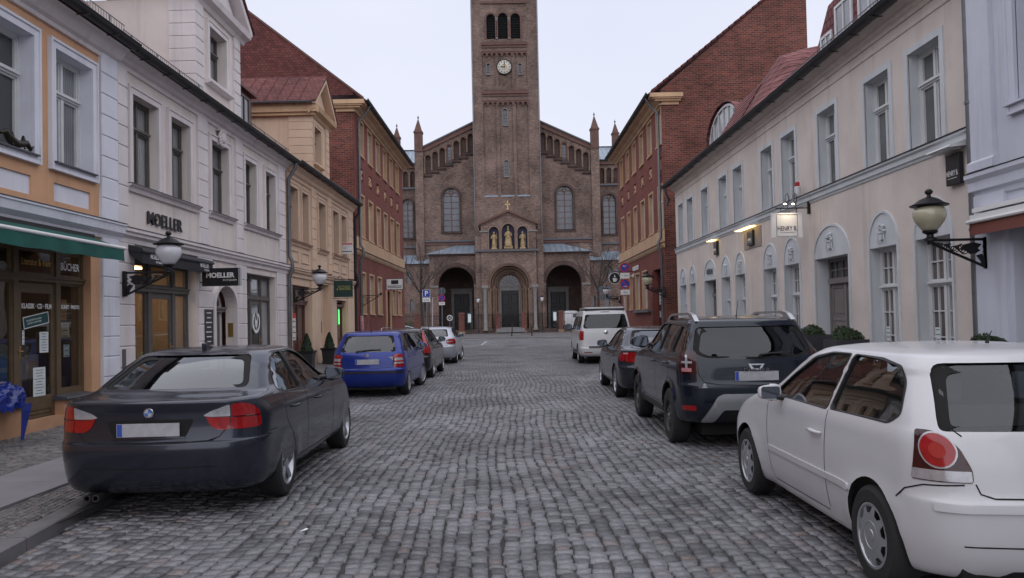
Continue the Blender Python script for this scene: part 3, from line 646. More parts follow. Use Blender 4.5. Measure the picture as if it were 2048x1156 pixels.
    se.box(wb-.62, wb-.1, -w_+.06, w_-.06, .6, spec.get('dash', .9)); se.box(spec.get('shelf', (-.3, .2))[0], spec.get('shelf', (-.3, .2))[1], -.6, .6, .5, spec.get('shelfz', .82))
    se.build('seats', spec.get('cabin', m_cabin), C_)
    # wheels
    for ax in (0, wb):
        for sg in (1, -1): wheel(C_, ax, sg*(spec['track']/2), spec['wr'], spec.get('tw', .2), spec['rim'], spec['style'], R_(spec.get('steer', 0)) if ax else 0)
    # mirrors
    mxp, mz = spec['mirror']
    for d, sg in (('L', 1), ('R', -1)):
        hh = tree.ray_cast(Vector((mxp, sg*2, mz)), Vector((0, -sg, 0)))[0]; yb = hh[1] if hh else sg*.8
        mm = MB(); s_ = spec.get('msc', 1.)
        mm.tube([(mxp, yb-sg*.02, mz-.03), (mxp, yb+sg*.07, mz-.02)], [.03, .022], 8); mm.v = mm.v
        # housing: rounded box by superellipsoid
        vs = []; fs = []; sx, sy, sz = .075*s_, .115*s_, .078*s_; cx_, cy_, cz_ = mxp+.01, yb+sg*.15*s_, mz+.015
        nu, nv = 20, 11
        for i in range(nv):
            ph = -math.pi/2+math.pi*i/(nv-1)
            for k in range(nu):
                th = 2*math.pi*k/nu; e = .6
                fx = np.sign(math.cos(th))*abs(math.cos(th))**e; fy = np.sign(math.sin(th))*abs(math.sin(th))**e; cp = abs(math.cos(ph))**e; sp = np.sign(math.sin(ph))*abs(math.sin(ph))**e
                px = sx*fx*cp; px = px if px > 0 else px*.35
                vs.append((cx_+px, cy_+sy*fy*cp, cz_+sz*sp*(1-.12*sg*fy)))
        for i in range(nv-1):
            for k in range(nu): q = (k+1) % nu; fs.append((i*nu+k, i*nu+q, (i+1)*nu+q, (i+1)*nu+k))
        mm.mi = 1; mm.add(vs, fs); mo = mm.build('mirror', [m_black, spec.get('mirpaint', spec['paint'])], C_, 45)
        gm = MB(); gm.add([(cx_-sx*.36, cy_+sy*.8*a, cz_+sz*.78*b_) for a, b_ in ((-1, -.8), (-.8, -1), (.8, -1), (1, -.8), (1, .8), (.8, 1), (-.8, 1), (-1, .8))], [tuple(range(8))]); g = gm.build('mirror_glass', m_mirr, None); g.parent = mo
    # handles
    for hx, hz in spec.get('handles', ()):
        for d, sg in (('L', 1), ('R', -1)):
            hh = tree.ray_cast(Vector((hx, sg*2, hz)), Vector((0, -sg, 0)))[0]
            if hh is None: continue
            m_ = MB(); y = hh[1]; m_.tube([(hx-.1, y, hz), (hx-.085, y+sg*.028, hz+.003), (hx, y+sg*.034, hz+.005), (hx+.085, y+sg*.028, hz+.003), (hx+.1, y, hz)], [.01, .013, .014, .013, .01], 8); m_.build('door_handle', spec.get('handlemat', spec['paint']), C_, 60)
            cup = MB(); cup.disc((0, 0, 0), .01)
    # gaps
    for pl in spec.get('gaps_side', ()):
        for d in 'LR': patch(strip(pl, .007), RY(d, 0), .0016, 0, .04).build('panel_gap', m_gap, C_, 60)
    for pl in spec.get('gaps_rear', ()):
        patch(strip(pl, .008), SN, .0022, 0, .04).build('panel_gap', m_gap, C_, 60)
    # surface parts in (arc, z): (name, poly, material, offset, mirror, rounding)
    for it in spec.get('skin', ()):
        nm, poly, mt, off, mir, rd = it[:6]; parent = C_
        for sg in ((1, -1) if mir else (1,)):
            pp = [(sg*a, b_) for a, b_ in poly]; pp = pp if sg > 0 else pp[::-1]
            pa = patch(rounded(pp, rd) if rd else pp, SN, off, max(off, .006)+.006, it[6] if len(it) > 6 else .04); pa.build(nm, mt, C_, 40)
    for it in spec.get('sideskin', ()):
        nm, poly, mt, off, rd = it
        for d in 'LR': patch(rounded(poly, rd) if rd else poly, RY(d, 0), off, off+.008, .06).build(nm, mt, C_, 40)
    C_['_'] = 0; del C_['_']
    return C_, S, RY, tree
def plate(C_, S, z, xoff=.004, w=.52, h=.11, z2=None, x=None):
    m_ = MB(); xr = S.P(0, z)[0] if x is None else x; m_.box(xr-xoff-.008, xr-xoff, -w/2, w/2, z-h/2, z+h/2); m_.mi = 1; m_.box(xr-xoff-.0095, xr-xoff-.0075, w/2-.045, w/2-.004, z-h/2+.004, z+h/2-.004); m_.build('licence_plate', [m_plate, m_plateblue], C_)
p_grey = paint('paint_graphite', (.030, .034, .050), .24, .45)
p_blue = paint('paint_blue', (.010, .028, .22), .28, .25)
p_black = paint('paint_black', (.010, .011, .013), .2)
p_silver = paint('paint_silver', (.42, .44, .50), .3, .4)
p_white = paint('paint_white', (.60, .60, .62), .25)
p_anth = paint('paint_anthracite', (.011, .015, .026), .2, .25)
p_dgrey = paint('paint_dark_grey', (.03, .032, .042), .25, .5)
m_vwwhite = mat('lamp_white', (.7, .7, .72), .2, coat=1)
def disc_badge(C_, S, z, r, m, name='badge', x=None, ya=0., cols=None):
    X = S.P(ya, z, .004)[0]-.004; b = MB(); b.lathe([(0, -.004), (r*.92, -.004), (r, 0), (r, .006)], (X, ya, z), 'x', 24); o = b.build(name, m, C_, 40); return X-.005
G = 'cars parked along the kerb'
def strip_on(C_, S, pts, w, m, name, off=.003):
    patch(strip(pts, w), lambda a, b_, o: S.P(a, b_, o), off, .012, .05).build(name, m, C_, 50)
def antenna(C_, p, L_=.2, lean=.1):
    a = MB(); a.tube([p, (p[0]-lean*.2, p[1], p[2]+.03), (p[0]-lean, p[1], p[2]+L_)], [.014, .005, .0025], 6); a.build('antenna', m_black, C_, 60)
def exhaust(C_, x, y, z):
    a = MB(); a.lathe([(.02, -.005), (.032, -.005), (.032, .2), (.026, .2), (.026, 0)], (x, y, z), 'x', 14); a.build('exhaust_pipe', m_steel, C_, 50)
def bmw():
    lv = [(.20, -.60, 3.30, .76, .3, .3, .08, .1), (.23, -.84, 3.42, .83, .3, .45, .10, .12), (.34, -.965, 3.5, .885, .36, .5, .12, .15), (.50, -1.0, 3.52, .902, .38, .5, .12, .16), (.60, -1.01, 3.52, .907, .38, .5, .12, .16),
          (.655, -1.0, 3.5, .906, .37, .5, .12, .16), (.675, -.975, 3.49, .905, .36, .5, .12, .16), (.70, -.965, 3.47, .905, .35, .5, .12, .16), (.82, -.955, 3.38, .899, .34, .5, .12, .18), (.90, -.955, 3.15, .888, .33, .45, .12, .2), (.945, -.965, 2.95, .872, .32, .4, .12, .2),
          (.99, -.975, 2.75, .848, .31, .4, .12, .2), (1.005, -.96, 2.65, .838, .3, .35, .12, .2), (1.02, -.90, 2.5, .828, .3, .3, .12, .2), (1.04, -.66, 2.3, .815, .28, .3, .12, .2), (1.055, -.57, 2.15, .803, .25, .3, .12, .2), (1.10, -.48, 2.03, .775, .22, .25, .12, .2),
          (1.20, -.29, 1.84, .72, .2, .22, .12, .2), (1.30, -.08, 1.64, .662, .2, .2, .12, .2), (1.36, .08, 1.49, .622, .2, .2, .12, .2), (1.393, .22, 1.36, .575, .22, .2, .12, .2), (1.41, .36, 1.22, .47, .25, .2, .1, .1), (1.418, .48, 1.08, .28, .2, .2, .05, .05), (1.421, .6, .95, .04, .03, .03, .0, .0)]
    sp = dict(lv=lv, wb=2.76, ar=.355, wr=.318, tw=.225, rim=.212, track=1.56, style='five', paint=p_grey, rearglass=m_glasssky, flare=.012, ai=.6,
        side=[[(-.10, 1.03), (.04, 1.18), (.2, 1.29), (.42, 1.345), (.66, 1.358), (.70, .975), (.12, .985)], [(.76, .975), (.73, 1.360), (1.0, 1.355), (1.25, 1.315), (1.62, 1.13), (1.90, .965)]],
        rear=[(-.66, 1.075), (.66, 1.075), (.60, 1.20), (.52, 1.355), (-.52, 1.355), (-.60, 1.20)], rx=(-1.0, .35), front=[(-.66, 1.08), (.66, 1.08), (.54, 1.34), (-.54, 1.34)], fx=(1.2, 2.6),
        mirror=(1.72, 1.03), handles=[(.28, .83), (1.22, .82)], glass=m_glasscar, shelf=(-.5, .1), shelfz=1.02, seatz=.66, floor=.35, seat1=1.25, seat2=.35,
        gaps_side=[[(.73, .96), (.735, .6), (.74, .34)], [(-.02, .99), (-.06, .85), (-.02, .72), (.2, .5), (.3, .34)], [(1.98, .95), (1.95, .7), (1.93, .34)], [(.33, .315), (2.35, .30)], [(-.60, .70), (-.36, .69)], [(-.5, 1.02), (1.0, 1.405)][:0] or [(-.6, .7), (-.37, .69)]],
        gaps_rear=[[(.80, 1.0), (.72, .93), (.63, .77), (.57, .70), (.48, .672), (.2, .662), (0, .66), (-.2, .662), (-.48, .672), (-.57, .70), (-.63, .77), (-.72, .93), (-.80, 1.0)], [(.55, .46), (0, .455), (-.55, .46)]],
        skin=[('tail_lamp', [(.665, .972), (.78, .972), (.87, .945), (.935, .885), (.955, .79), (.93, .757), (.665, .757)], m_red, .006, 1, .03),
              ('tail_lamp', [(.455, .885), (.50, .862), (.658, .862), (.658, .757), (.56, .757), (.50, .79)], m_red, .006, 1, .015),
              ('reversing_lamp', [(.44, .878), (.50, .915), (.60, .95), (.658, .968), (.658, .868), (.5, .868)], m_clear, .007, 1, .015),
              ('reflector_strip', [(.68, .868), (.935, .862), (.94, .852), (.68, .858)], m_dred, .009, 1, 0),
              ('plate_recess', [(-.37, .855), (.37, .855), (.30, .705), (-.30, .705)], m_gap, .001, 0, .03),
              ('bumper_ledge', [(-.29, .712), (.29, .712), (.31, .70), (-.31, .70)], p_grey, .02, 0, 0)])
    C_, S, RY, tr = car('parked_car', 'dark graphite saloon with red and white tail lamps, nearest car on the left kerb', 'car', (-2.99, 7.45, .2), sp, G)
    plate(C_, S, .775, .012)
    x = disc_badge(C_, S, .915, .043, m_chrome)
    b = MB()
    for k in range(4):
        b.mi = k % 2; a = [math.pi/2*k+math.pi/16*i*0 for i in range(1)][0]; pts = [(x-.001, 0, .915)]+[(x-.001, .031*math.cos(a+math.pi/2*i/6), .915+.031*math.sin(a+math.pi/2*i/6)) for i in range(7)]; b.add(pts, [tuple(range(8))])
    b.build('badge_emblem', [m_plate, mat('badge_blue', (.03, .16, .5), .3)], C_)
    a = MB(); a.prism(rounded([(.26, 1.392), (.52, 1.412), (.40, 1.425), (.275, 1.468), (.25, 1.46)], .012), -.022, .022); a.build('antenna', p_grey, C_, 40)
    exhaust(C_, -.95, .52, .215); exhaust(C_, -.95, .45, .215)
def polo():
    lv = [(.17, -.35, 2.9, .68, .25, .3, .08, .1), (.20, -.54, 3.08, .745, .25, .35, .08, .12), (.30, -.635, 3.17, .785, .27, .4, .1, .14), (.43, -.672, 3.22, .812, .28, .4, .1, .14), (.56, -.682, 3.22, .824, .28, .4, .1, .14), (.615, -.68, 3.21, .826, .28, .4, .1, .14), (.64, -.663, 3.2, .826, .28, .4, .1, .14), (.665, -.652, 3.18, .826, .28, .4, .1, .14),
          (.72, -.645, 3.12, .825, .27, .4, .1, .14), (.80, -.635, 3.0, .82, .26, .4, .1, .14), (.90, -.61, 2.72, .81, .25, .4, .1, .16), (.96, -.59, 2.45, .795, .24, .35, .1, .18), (1.0, -.57, 2.25, .778, .23, .3, .1, .18), (1.08, -.525, 2.06, .75, .22, .25, .1, .18), (1.20, -.445, 1.86, .703, .2, .22, .1, .18), (1.30, -.375, 1.68, .665, .2, .2, .1, .18),
          (1.375, -.32, 1.5, .63, .2, .2, .1, .18), (1.41, -.285, 1.37, .602, .2, .2, .1, .15), (1.435, -.20, 1.2, .54, .22, .2, .1, .1), (1.452, .0, 1.05, .42, .22, .2, .06, .06), (1.461, .2, .9, .25, .2, .2, .02, .02), (1.465, .4, .75, .03, .02, .02, 0, 0)]
    sp = dict(lv=lv, wb=2.46, ar=.335, wr=.297, tw=.19, rim=.192, track=1.46, style='cap', paint=p_white, flare=.018, ai=.5,
        side=[[(-.24, 1.06), (-.17, 1.24), (-.08, 1.335), (.2, 1.37), (.58, 1.385), (.64, .985), (-.14, .998)], [(.70, .98), (.64, 1.387), (.95, 1.38), (1.2, 1.33), (1.5, 1.18), (1.80, .975)]],
        rear=[(-.66, .99), (.66, .99), (.65, 1.06), (.565, 1.37), (-.565, 1.37), (-.65, 1.06)], rx=(-1.0, 0.0), front=[(-.64, 1.06), (.64, 1.06), (.54, 1.35), (-.54, 1.35)], fx=(1.2, 2.4),
        mirror=(1.66, 1.05), msc=.8, handles=[(.83, .80)], cabin=m_cabin2, glass=m_glasscar, shelf=(-.5, -.1), shelfz=.9, seatz=.66, floor=.35, seat1=1.15, seat2=.3, rearglass=m_glasscar,
        gaps_side=[[(.66, .97), (.67, .6), (.68, .30)], [(1.86, .95), (1.87, .7), (1.85, .34), (1.8, .27), (.70, .28)]],
        gaps_rear=[[(.62, 1.0), (.575, .96)], [(.545, .72), (.525, .67), (.46, .648), (0, .645), (-.46, .648), (-.525, .67), (-.545, .72)], [(.60, .715), (.80, .70), (.92, .66), (1.02, .60)], [(.62, .40), (0, .395), (-.62, .4)]],
        skin=[('tail_lamp', [(.555, .725), (.555, .79), (.60, .90), (.66, .965), (.72, .985), (.80, .985), (.865, .725)], m_dred, .006, 1, .02),
              ('reversing_lamp', [(.562, .73), (.562, .785), (.848, .785), (.86, .73)], m_clear, .009, 1, .01, .03),
              ('bumper_strip', [(-.76, .618), (-.76, .578), (.76, .578), (.76, .618)], p_white, .014, 0, .012),
              ('bumper_lip', [(-.42, .215), (-.36, .26), (.36, .26), (.42, .215)], m_black, .004, 0, .01)],
        sideskin=[('door_moulding', [(.28, .505), (.28, .548), (1.84, .548), (1.84, .505)], p_white, .014, .015)])
    zz = lambda z: z if z < .9 else .9+(z-.9)*.92
    sp['lv'] = [(zz(l[0]), *l[1:]) for l in lv]
    for k_ in ('rear', 'front'): sp[k_] = [(a, zz(b)) for a, b in sp[k_]]
    sp['side'] = [[(a, zz(b)) for a, b in w] for w in sp['side']]; sp['mirror'] = (1.54, .99)
    C_, S, RY, tr = car('parked_car', 'white three-door hatchback with a round red tail lamp, nearest car on the right', 'car', (2.99, 4.60, -.8), sp, G)
    for sg in (1, -1):
        for r, mt, o in ((.092, m_clear, .011), (.083, m_red, .014), (.04, mat('tail_inner_red', (.36, .02, .015), .2, coat=1), .017)):
            pp = [(sg*(.705+r*math.cos(2*math.pi*k/24)), .885+r*math.sin(2*math.pi*k/24)) for k in range(24)]
            patch(pp if sg > 0 else pp[::-1], S.SN, o, .014, .04).build('tail_lamp_ring', mt, C_, 50)
    antenna(C_, (.15, 0, 1.425), .075, .05); plate(C_, S, .45)
    disc_badge(C_, S, .93, .05, m_chrome)
def duster():
    lv = [(.29, -.40, 3.1, .72, .25, .3, .06, .1), (.33, -.70, 3.35, .83, .28, .4, .08, .12), (.45, -.81, 3.45, .88, .28, .4, .09, .12), (.62, -.85, 3.5, .90, .28, .4, .1, .12), (.78, -.85, 3.5, .905, .28, .4, .1, .12), (.83, -.82, 3.48, .905, .27, .4, .1, .12), (.95, -.81, 3.42, .903, .26, .4, .1, .14), (1.06, -.80, 3.1, .893, .25, .4, .1, .16),
          (1.13, -.785, 2.7, .87, .24, .35, .1, .18), (1.17, -.76, 2.35, .845, .23, .3, .1, .18), (1.28, -.68, 2.12, .798, .2, .25, .1, .18), (1.40, -.59, 1.9, .75, .18, .22, .1, .18), (1.50, -.53, 1.7, .71, .18, .2, .1, .18), (1.555, -.50, 1.52, .68, .18, .2, .1, .15), (1.585, -.40, 1.38, .63, .2, .2, .1, .1),
          (1.608, -.15, 1.2, .5, .2, .2, .06, .06), (1.622, .1, 1.05, .32, .2, .2, .02, .02), (1.628, .35, .85, .03, .02, .02, 0, 0)]
    sp = dict(lv=lv, wb=2.674, ar=.425, wr=.352, tw=.225, rim=.215, track=1.60, style='steel', paint=p_anth, flare=.035, zf=.8, ai=.5,
        side=[[(-.55, 1.20), (-.46, 1.40), (-.3, 1.475), (-.02, 1.50), (.06, 1.165), (-.45, 1.17)], [(.12, 1.16), (.06, 1.505), (.86, 1.53), (.92, 1.145)], [(.99, 1.14), (.93, 1.53), (1.3, 1.52), (1.6, 1.42), (2.0, 1.15)]],
        rear=[(-.60, 1.12), (0, 1.095), (.60, 1.12), (.72, 1.19), (.63, 1.49), (-.63, 1.49), (-.72, 1.19)], rx=(-1.2, -.1), front=[(-.68, 1.22), (.68, 1.22), (.6, 1.50), (-.6, 1.50)], fx=(1.2, 2.6),
        mirror=(1.86, 1.24), msc=1.15, handles=[(.22, 1.02), (1.12, 1.0)], glass=m_glasscar, sideglass=[m_glassdark, m_glassdark, m_glasscar], rearglass=m_glassdark, shelf=(-.6, -.2), shelfz=1.0, seatz=.85, floor=.45, seat1=1.35, seat2=.45,
        gaps_side=[[(.95, 1.13), (.96, .8), (.96, .45)], [(.08, 1.16), (.05, .95), (.1, .8), (.35, .6), (.42, .45)], [(2.05, 1.12), (2.06, .8), (2.03, .46)]],
        gaps_rear=[[(.70, 1.12), (.68, .93), (.62, .83), (.45, .80), (0, .79), (-.45, .8), (-.62, .83), (-.68, .93), (-.7, 1.12)]],
        skin=[('tail_lamp', [(.69, .93), (.69, 1.20), (.93, 1.20), (.97, 1.12), (.98, .93)], m_dred, .008, 1, .04), 
              ('tail_lamp_cross', [(.81, .98), (.81, 1.15), (.84, 1.15), (.84, .98)], m_clear, .012, 1, .01), ('tail_lamp_cross', [(.75, 1.055), (.75, 1.08), (.90, 1.08), (.90, 1.055)], m_clear, .014, 1, .01),
              ('tail_lamp_insert', [(.76, .955), (.76, 1.0), (.90, 1.0), (.90, .955)], mat('lamp_pink', (.5, .2, .22), .2, coat=1), .013, 1, .01),
              ('fog_reflector', [(.72, .49), (.72, .55), (.92, .55), (.92, .49)], m_red, .008, 1, .01),
              ('skid_plate', [(-.66, .35), (-.47, .66), (-.40, .69), (.40, .69), (.47, .66), (.66, .35), (.50, .35), (.40, .50), (-.40, .50), (-.50, .35)], m_alloy, .014, 0, .03),
              ('bumper_insert', [(-.39, .36), (-.33, .49), (.33, .49), (.39, .36)], m_gap, .004, 0, .02)],
        sideskin=[('sill_trim', [(.45, .33), (.45, .44), (2.25, .44), (2.25, .33)], m_black, .02, .02)])
    C_, S, RY, tr = car('parked_car', 'anthracite off-roader with silver roof rails and black steel wheels, behind the white hatchback', 'car', (3.02, 10.0, -1.2), sp, G)
    plate(C_, S, .90); antenna(C_, (.0, 0, 1.605), .22, .12)
    for sg in (1, -1):   # roof rails
        r = MB(); y = sg*.60
        r.prism(rounded([(-.42, 1.56), (-.36, 1.59), (-.25, 1.645), (-.05, 1.675), (1.05, 1.67), (1.2, 1.645), (1.38, 1.57), (1.3, 1.545), (1.12, 1.62), (.95, 1.64), (.05, 1.645), (-.08, 1.625), (-.18, 1.56)], .02), y-.025, y+.03); r.build('roof_rail', m_alloy, C_, 40)
    b = MB(); X = S.P(0, 1.02)[0]-.012; b.prism  # shield-like badge outline
    b.add([(X, .10, 1.045), (X, -.10, 1.045), (X, -.055, .975), (X, .055, .975), (X, .06, 1.028), (X, -.06, 1.028), (X, -.035, .992), (X, .035, .992)], [(0, 1, 5, 4), (1, 2, 6, 5), (2, 3, 7, 6), (3, 0, 4, 7)]); b.build('badge', m_chrome, C_)
    tx = text('lettering', 'DUSTER', .07, m_dgrey if False else mat('dark_chrome', (.18, .18, .19), .3, .8), C_, (S.P(0, .86)[0]-.008, 0, .965-.0), (0, -1, 0), (0, 0, 1), .002, sx=1.25, top=None)
    w = MB(); X = S.P(0, 1.14)[0]; w.tube([(X-.02, -.05, 1.135), (X-.03, -.05, 1.15), (X+.01, -.2, 1.165), (X+.02, -.42, 1.17)], [.02, .014, .012, .008], 6); w.build('rear_wiper', m_black, C_, 50)
    exhaust(C_, -.74, -.45, .33); exhaust(C_, -.74, .0, .32)
    st = MB(); X = S.P(.62, .76, .004)[0]-.003; st.disc((X, .62, .80), .02, 'x', 16); st.box(X-.001, X+.001, .59, .65, .765, .782); st.build('sticker', m_plate, C_)
def fabia():
    lv = [(.19, -.35, 2.9, .70, .25, .3, .08, .1), (.22, -.56, 3.08, .75, .25, .35, .08, .12), (.33, -.66, 3.2, .79, .26, .4, .1, .14), (.50, -.70, 3.25, .815, .26, .4, .1, .14), (.60, -.705, 3.25, .822, .26, .4, .1, .14), (.64, -.67, 3.23, .824, .25, .4, .1, .14), (.80, -.655, 3.1, .82, .24, .4, .1, .14), (.92, -.63, 2.7, .805, .22, .4, .1, .16),
          (.97, -.60, 2.4, .79, .2, .35, .1, .18), (1.02, -.565, 2.2, .77, .18, .3, .1, .18), (1.12, -.50, 2.02, .735, .16, .25, .1, .18), (1.22, -.42, 1.83, .695, .16, .22, .1, .18), (1.32, -.34, 1.65, .655, .16, .2, .1, .18), (1.38, -.29, 1.48, .625, .16, .2, .1, .18), (1.41, -.24, 1.36, .595, .18, .2, .1, .15), (1.432, -.1, 1.2, .5, .2, .2, .08, .08), (1.446, .15, 1.0, .3, .2, .2, .02, .02), (1.45, .4, .8, .03, .02, .02, 0, 0)]
    sp = dict(lv=lv, wb=2.46, ar=.34, wr=.30, tw=.185, rim=.195, track=1.45, style='cap', paint=p_blue, flare=.018, rearglass=m_glasssky, ai=.5,
        side=[[(-.30, 1.03), (-.14, 1.25), (-.02, 1.34), (.62, 1.375), (.66, .98), (-.2, .985)], [(.72, .98), (.69, 1.375), (.95, 1.37), (1.2, 1.32), (1.5, 1.17), (1.82, .98)]],
        rear=[(-.61, .99), (.61, .99), (.52, 1.345), (-.52, 1.345)], rx=(-1.0, .05), front=[(-.64, 1.06), (.64, 1.06), (.54, 1.35), (-.54, 1.35)], fx=(1.2, 2.4), mirror=(1.66, 1.03), handles=[(.2, .86), (1.02, .85)], steer=-14, shelf=(-.5, -.1), shelfz=.88, seat1=1.15, seat2=.3,
        gaps_side=[[(.69, .97), (.69, .6), (.69, .33)], [(-.02, .98), (-.05, .8), (.1, .62), (.3, .5), (.34, .33)], [(.34, .56), (1.8, .56)]],
        gaps_rear=[[(.72, .97), (.56, .92), (.55, .66), (.4, .645), (0, .64), (-.4, .645), (-.55, .66), (-.56, .92), (-.72, .97)]],
        skin=[('tail_lamp', [(.58, .655), (.56, .90), (.60, .94), (.76, .94), (.80, .9), (.84, .68), (.80, .655)], m_red, .006, 1, .02), ('tail_lamp_insert', [(.59, .80), (.60, .86), (.77, .86), (.80, .80)], m_clear, .009, 1, .01), ('tail_lamp_insert', [(.59, .73), (.59, .765), (.81, .765), (.82, .73)], m_clear, .009, 1, .01),
              ('bumper_strip', [(-.86, .53), (-.86, .575), (.86, .575), (.86, .53)], m_black, .008, 0, .01)])
    C_, S, *_ = car('parked_car', 'bright blue hatchback with rear wiper, second car on the left kerb', 'car', (-2.98, 17.45, -1.2), sp, G)
    plate(C_, S, .78); antenna(C_, (-.1, 0, 1.43), .3, .16); disc_badge(C_, S, .915, .035, m_chrome)
    w = MB(); X = S.P(0, 1.03)[0]; w.tube([(X-.02, .24, 1.0), (X-.04, .24, 1.01), (X+.0, 0, 1.035), (X+.01, -.28, 1.05)], [.022, .016, .012, .008], 6); w.build('rear_wiper', m_black, C_, 50)
    t = MB(); X = S.P(-.5, .87)[0]-.004; t.box(X, X+.002, -.56, -.46, .84, .885); t.box(X, X+.002, -.56, -.46, .81, .832); t.build('sticker', m_plate, C_)
def volvo():
    lv = [(.19, -.45, 3.0, .72, .25, .3, .08, .1), (.22, -.70, 3.2, .80, .28, .4, .1, .12), (.35, -.86, 3.38, .86, .3, .45, .12, .16), (.52, -.92, 3.45, .88, .3, .45, .12, .16), (.62, -.93, 3.45, .885, .3, .45, .12, .16), (.67, -.88, 3.42, .885, .28, .45, .12, .16), (.80, -.86, 3.25, .88, .26, .45, .12, .16), (.92, -.82, 2.9, .865, .24, .4, .12, .18),
          (.98, -.78, 2.55, .835, .22, .35, .12, .2), (1.04, -.74, 2.3, .80, .2, .3, .12, .2), (1.15, -.66, 2.08, .75, .18, .25, .1, .2), (1.26, -.58, 1.88, .70, .18, .22, .1, .2), (1.35, -.52, 1.68, .66, .18, .2, .1, .2), (1.395, -.46, 1.5, .625, .18, .2, .1, .18), (1.42, -.35, 1.35, .56, .2, .2, .1, .1), (1.44, -.1, 1.15, .4, .2, .2, .05, .05), (1.45, .3, .85, .03, .02, .02, 0, 0)]
    sp = dict(lv=lv, wb=2.64, ar=.36, wr=.32, tw=.205, rim=.21, track=1.54, style='five', paint=p_black, flare=.02, selfcut=True,
        side=[[(-.62, 1.12), (-.52, 1.28), (-.4, 1.34), (.0, 1.36), (.05, 1.03), (-.5, 1.05)], [(.1, 1.02), (.06, 1.365), (.72, 1.375), (.76, 1.0)], [(.82, 1.0), (.79, 1.375), (1.1, 1.365), (1.4, 1.3), (1.7, 1.15), (1.95, .99)]],
        rear=[(-.58, 1.02), (.58, 1.02), (.52, 1.34), (-.52, 1.34)], rx=(-1.2, -.1), front=[(-.66, 1.08), (.66, 1.08), (.54, 1.34), (-.54, 1.34)], fx=(1.2, 2.6), mirror=(1.75, 1.06), handles=[(.25, .88), (1.1, .87)], steer=0, shelf=(-.7, -.3), shelfz=.9, seat1=1.25, seat2=.35,
        gaps_rear=[[(.66, 1.0), (.62, .68), (0, .66), (-.62, .68), (-.66, 1.0)]],
        skin=[('tail_lamp', [(.70, .73), (.68, .92), (.76, .98), (.92, .93), (.96, .80), (.90, .72)], m_red, .01, 1, .03), ('tail_lamp', [(.66, .95), (.58, 1.36), (.66, 1.365), (.82, .97)], m_red, .01, 1, .02)])
    C_, S, *_ = car('parked_car', 'black estate car with tall red tail lamps, third car on the left kerb', 'car', (-2.95, 22.6, -1.5), sp, G)
    plate(C_, S, .80)
    for sg in (1, -1):
        r = MB(); y = sg*.58; r.tube([(-.42, y, 1.40), (-.32, y, 1.46), (-.1, y, 1.475), (1.1, y, 1.47), (1.25, y, 1.45), (1.33, y, 1.4)], .013, 6); r.build('roof_rail', m_alloy, C_, 50)
def audi():
    lv = [(.19, -.40, 3.0, .72, .25, .3, .08, .1), (.22, -.62, 3.15, .79, .3, .4, .1, .12), (.34, -.74, 3.3, .85, .33, .45, .12, .16), (.52, -.80, 3.38, .878, .34, .45, .12, .16), (.66, -.81, 3.38, .884, .34, .45, .12, .16), (.71, -.77, 3.35, .884, .33, .45, .12, .16), (.84, -.75, 3.15, .878, .32, .45, .12, .16), (.93, -.74, 2.85, .862, .3, .4, .12, .18),
          (.99, -.72, 2.55, .835, .28, .35, .12, .2), (1.03, -.66, 2.3, .805, .24, .3, .12, .2), (1.12, -.52, 2.08, .76, .22, .25, .1, .2), (1.22, -.36, 1.88, .71, .22, .22, .1, .2), (1.31, -.20, 1.68, .665, .22, .2, .1, .2), (1.365, -.08, 1.5, .625, .22, .2, .1, .18), (1.395, .05, 1.35, .56, .24, .2, .1, .1), (1.412, .25, 1.15, .4, .2, .2, .05, .05), (1.42, .5, .85, .03, .02, .02, 0, 0)]
    sp = dict(lv=lv, wb=2.578, ar=.36, wr=.316, tw=.205, rim=.205, track=1.54, style='five', paint=p_silver, flare=.022,
        side=[[(-.28, 1.06), (-.1, 1.24), (.1, 1.32), (.62, 1.355), (.66, .985), (-.1, 1.0)], [(.72, .985), (.69, 1.355), (1.0, 1.35), (1.25, 1.3), (1.55, 1.16), (1.88, .98)]],
        rear=[(-.58, 1.04), (.58, 1.04), (.50, 1.32), (-.50, 1.32)], rx=(-1.2, .3), front=[(-.66, 1.08), (.66, 1.08), (.54, 1.33), (-.54, 1.33)], fx=(1.1, 2.6), mirror=(1.72, 1.04), handles=[(.85, .86)], steer=-16, shelf=(-.5, -.1), shelfz=.95, seat1=1.2, seat2=.35,
        gaps_rear=[[(.66, .98), (.56, .70), (0, .69), (-.56, .70), (-.66, .98)]],
        skin=[('tail_lamp', [(.50, .80), (.52, .92), (.62, .96), (.86, .955), (.97, .88), (.98, .79), (.9, .77), (.56, .76)], m_red, .008, 1, .03), ('tail_lamp_insert', [(.53, .83), (.54, .86), (.80, .87), (.80, .84)], m_clear, .011, 1, .01)])
    C_, S, *_ = car('parked_car', 'silver hatchback with front wheels turned out, fourth car on the left kerb', 'car', (-2.72, 30.1, -.5), sp, G)
    plate(C_, S, .62)
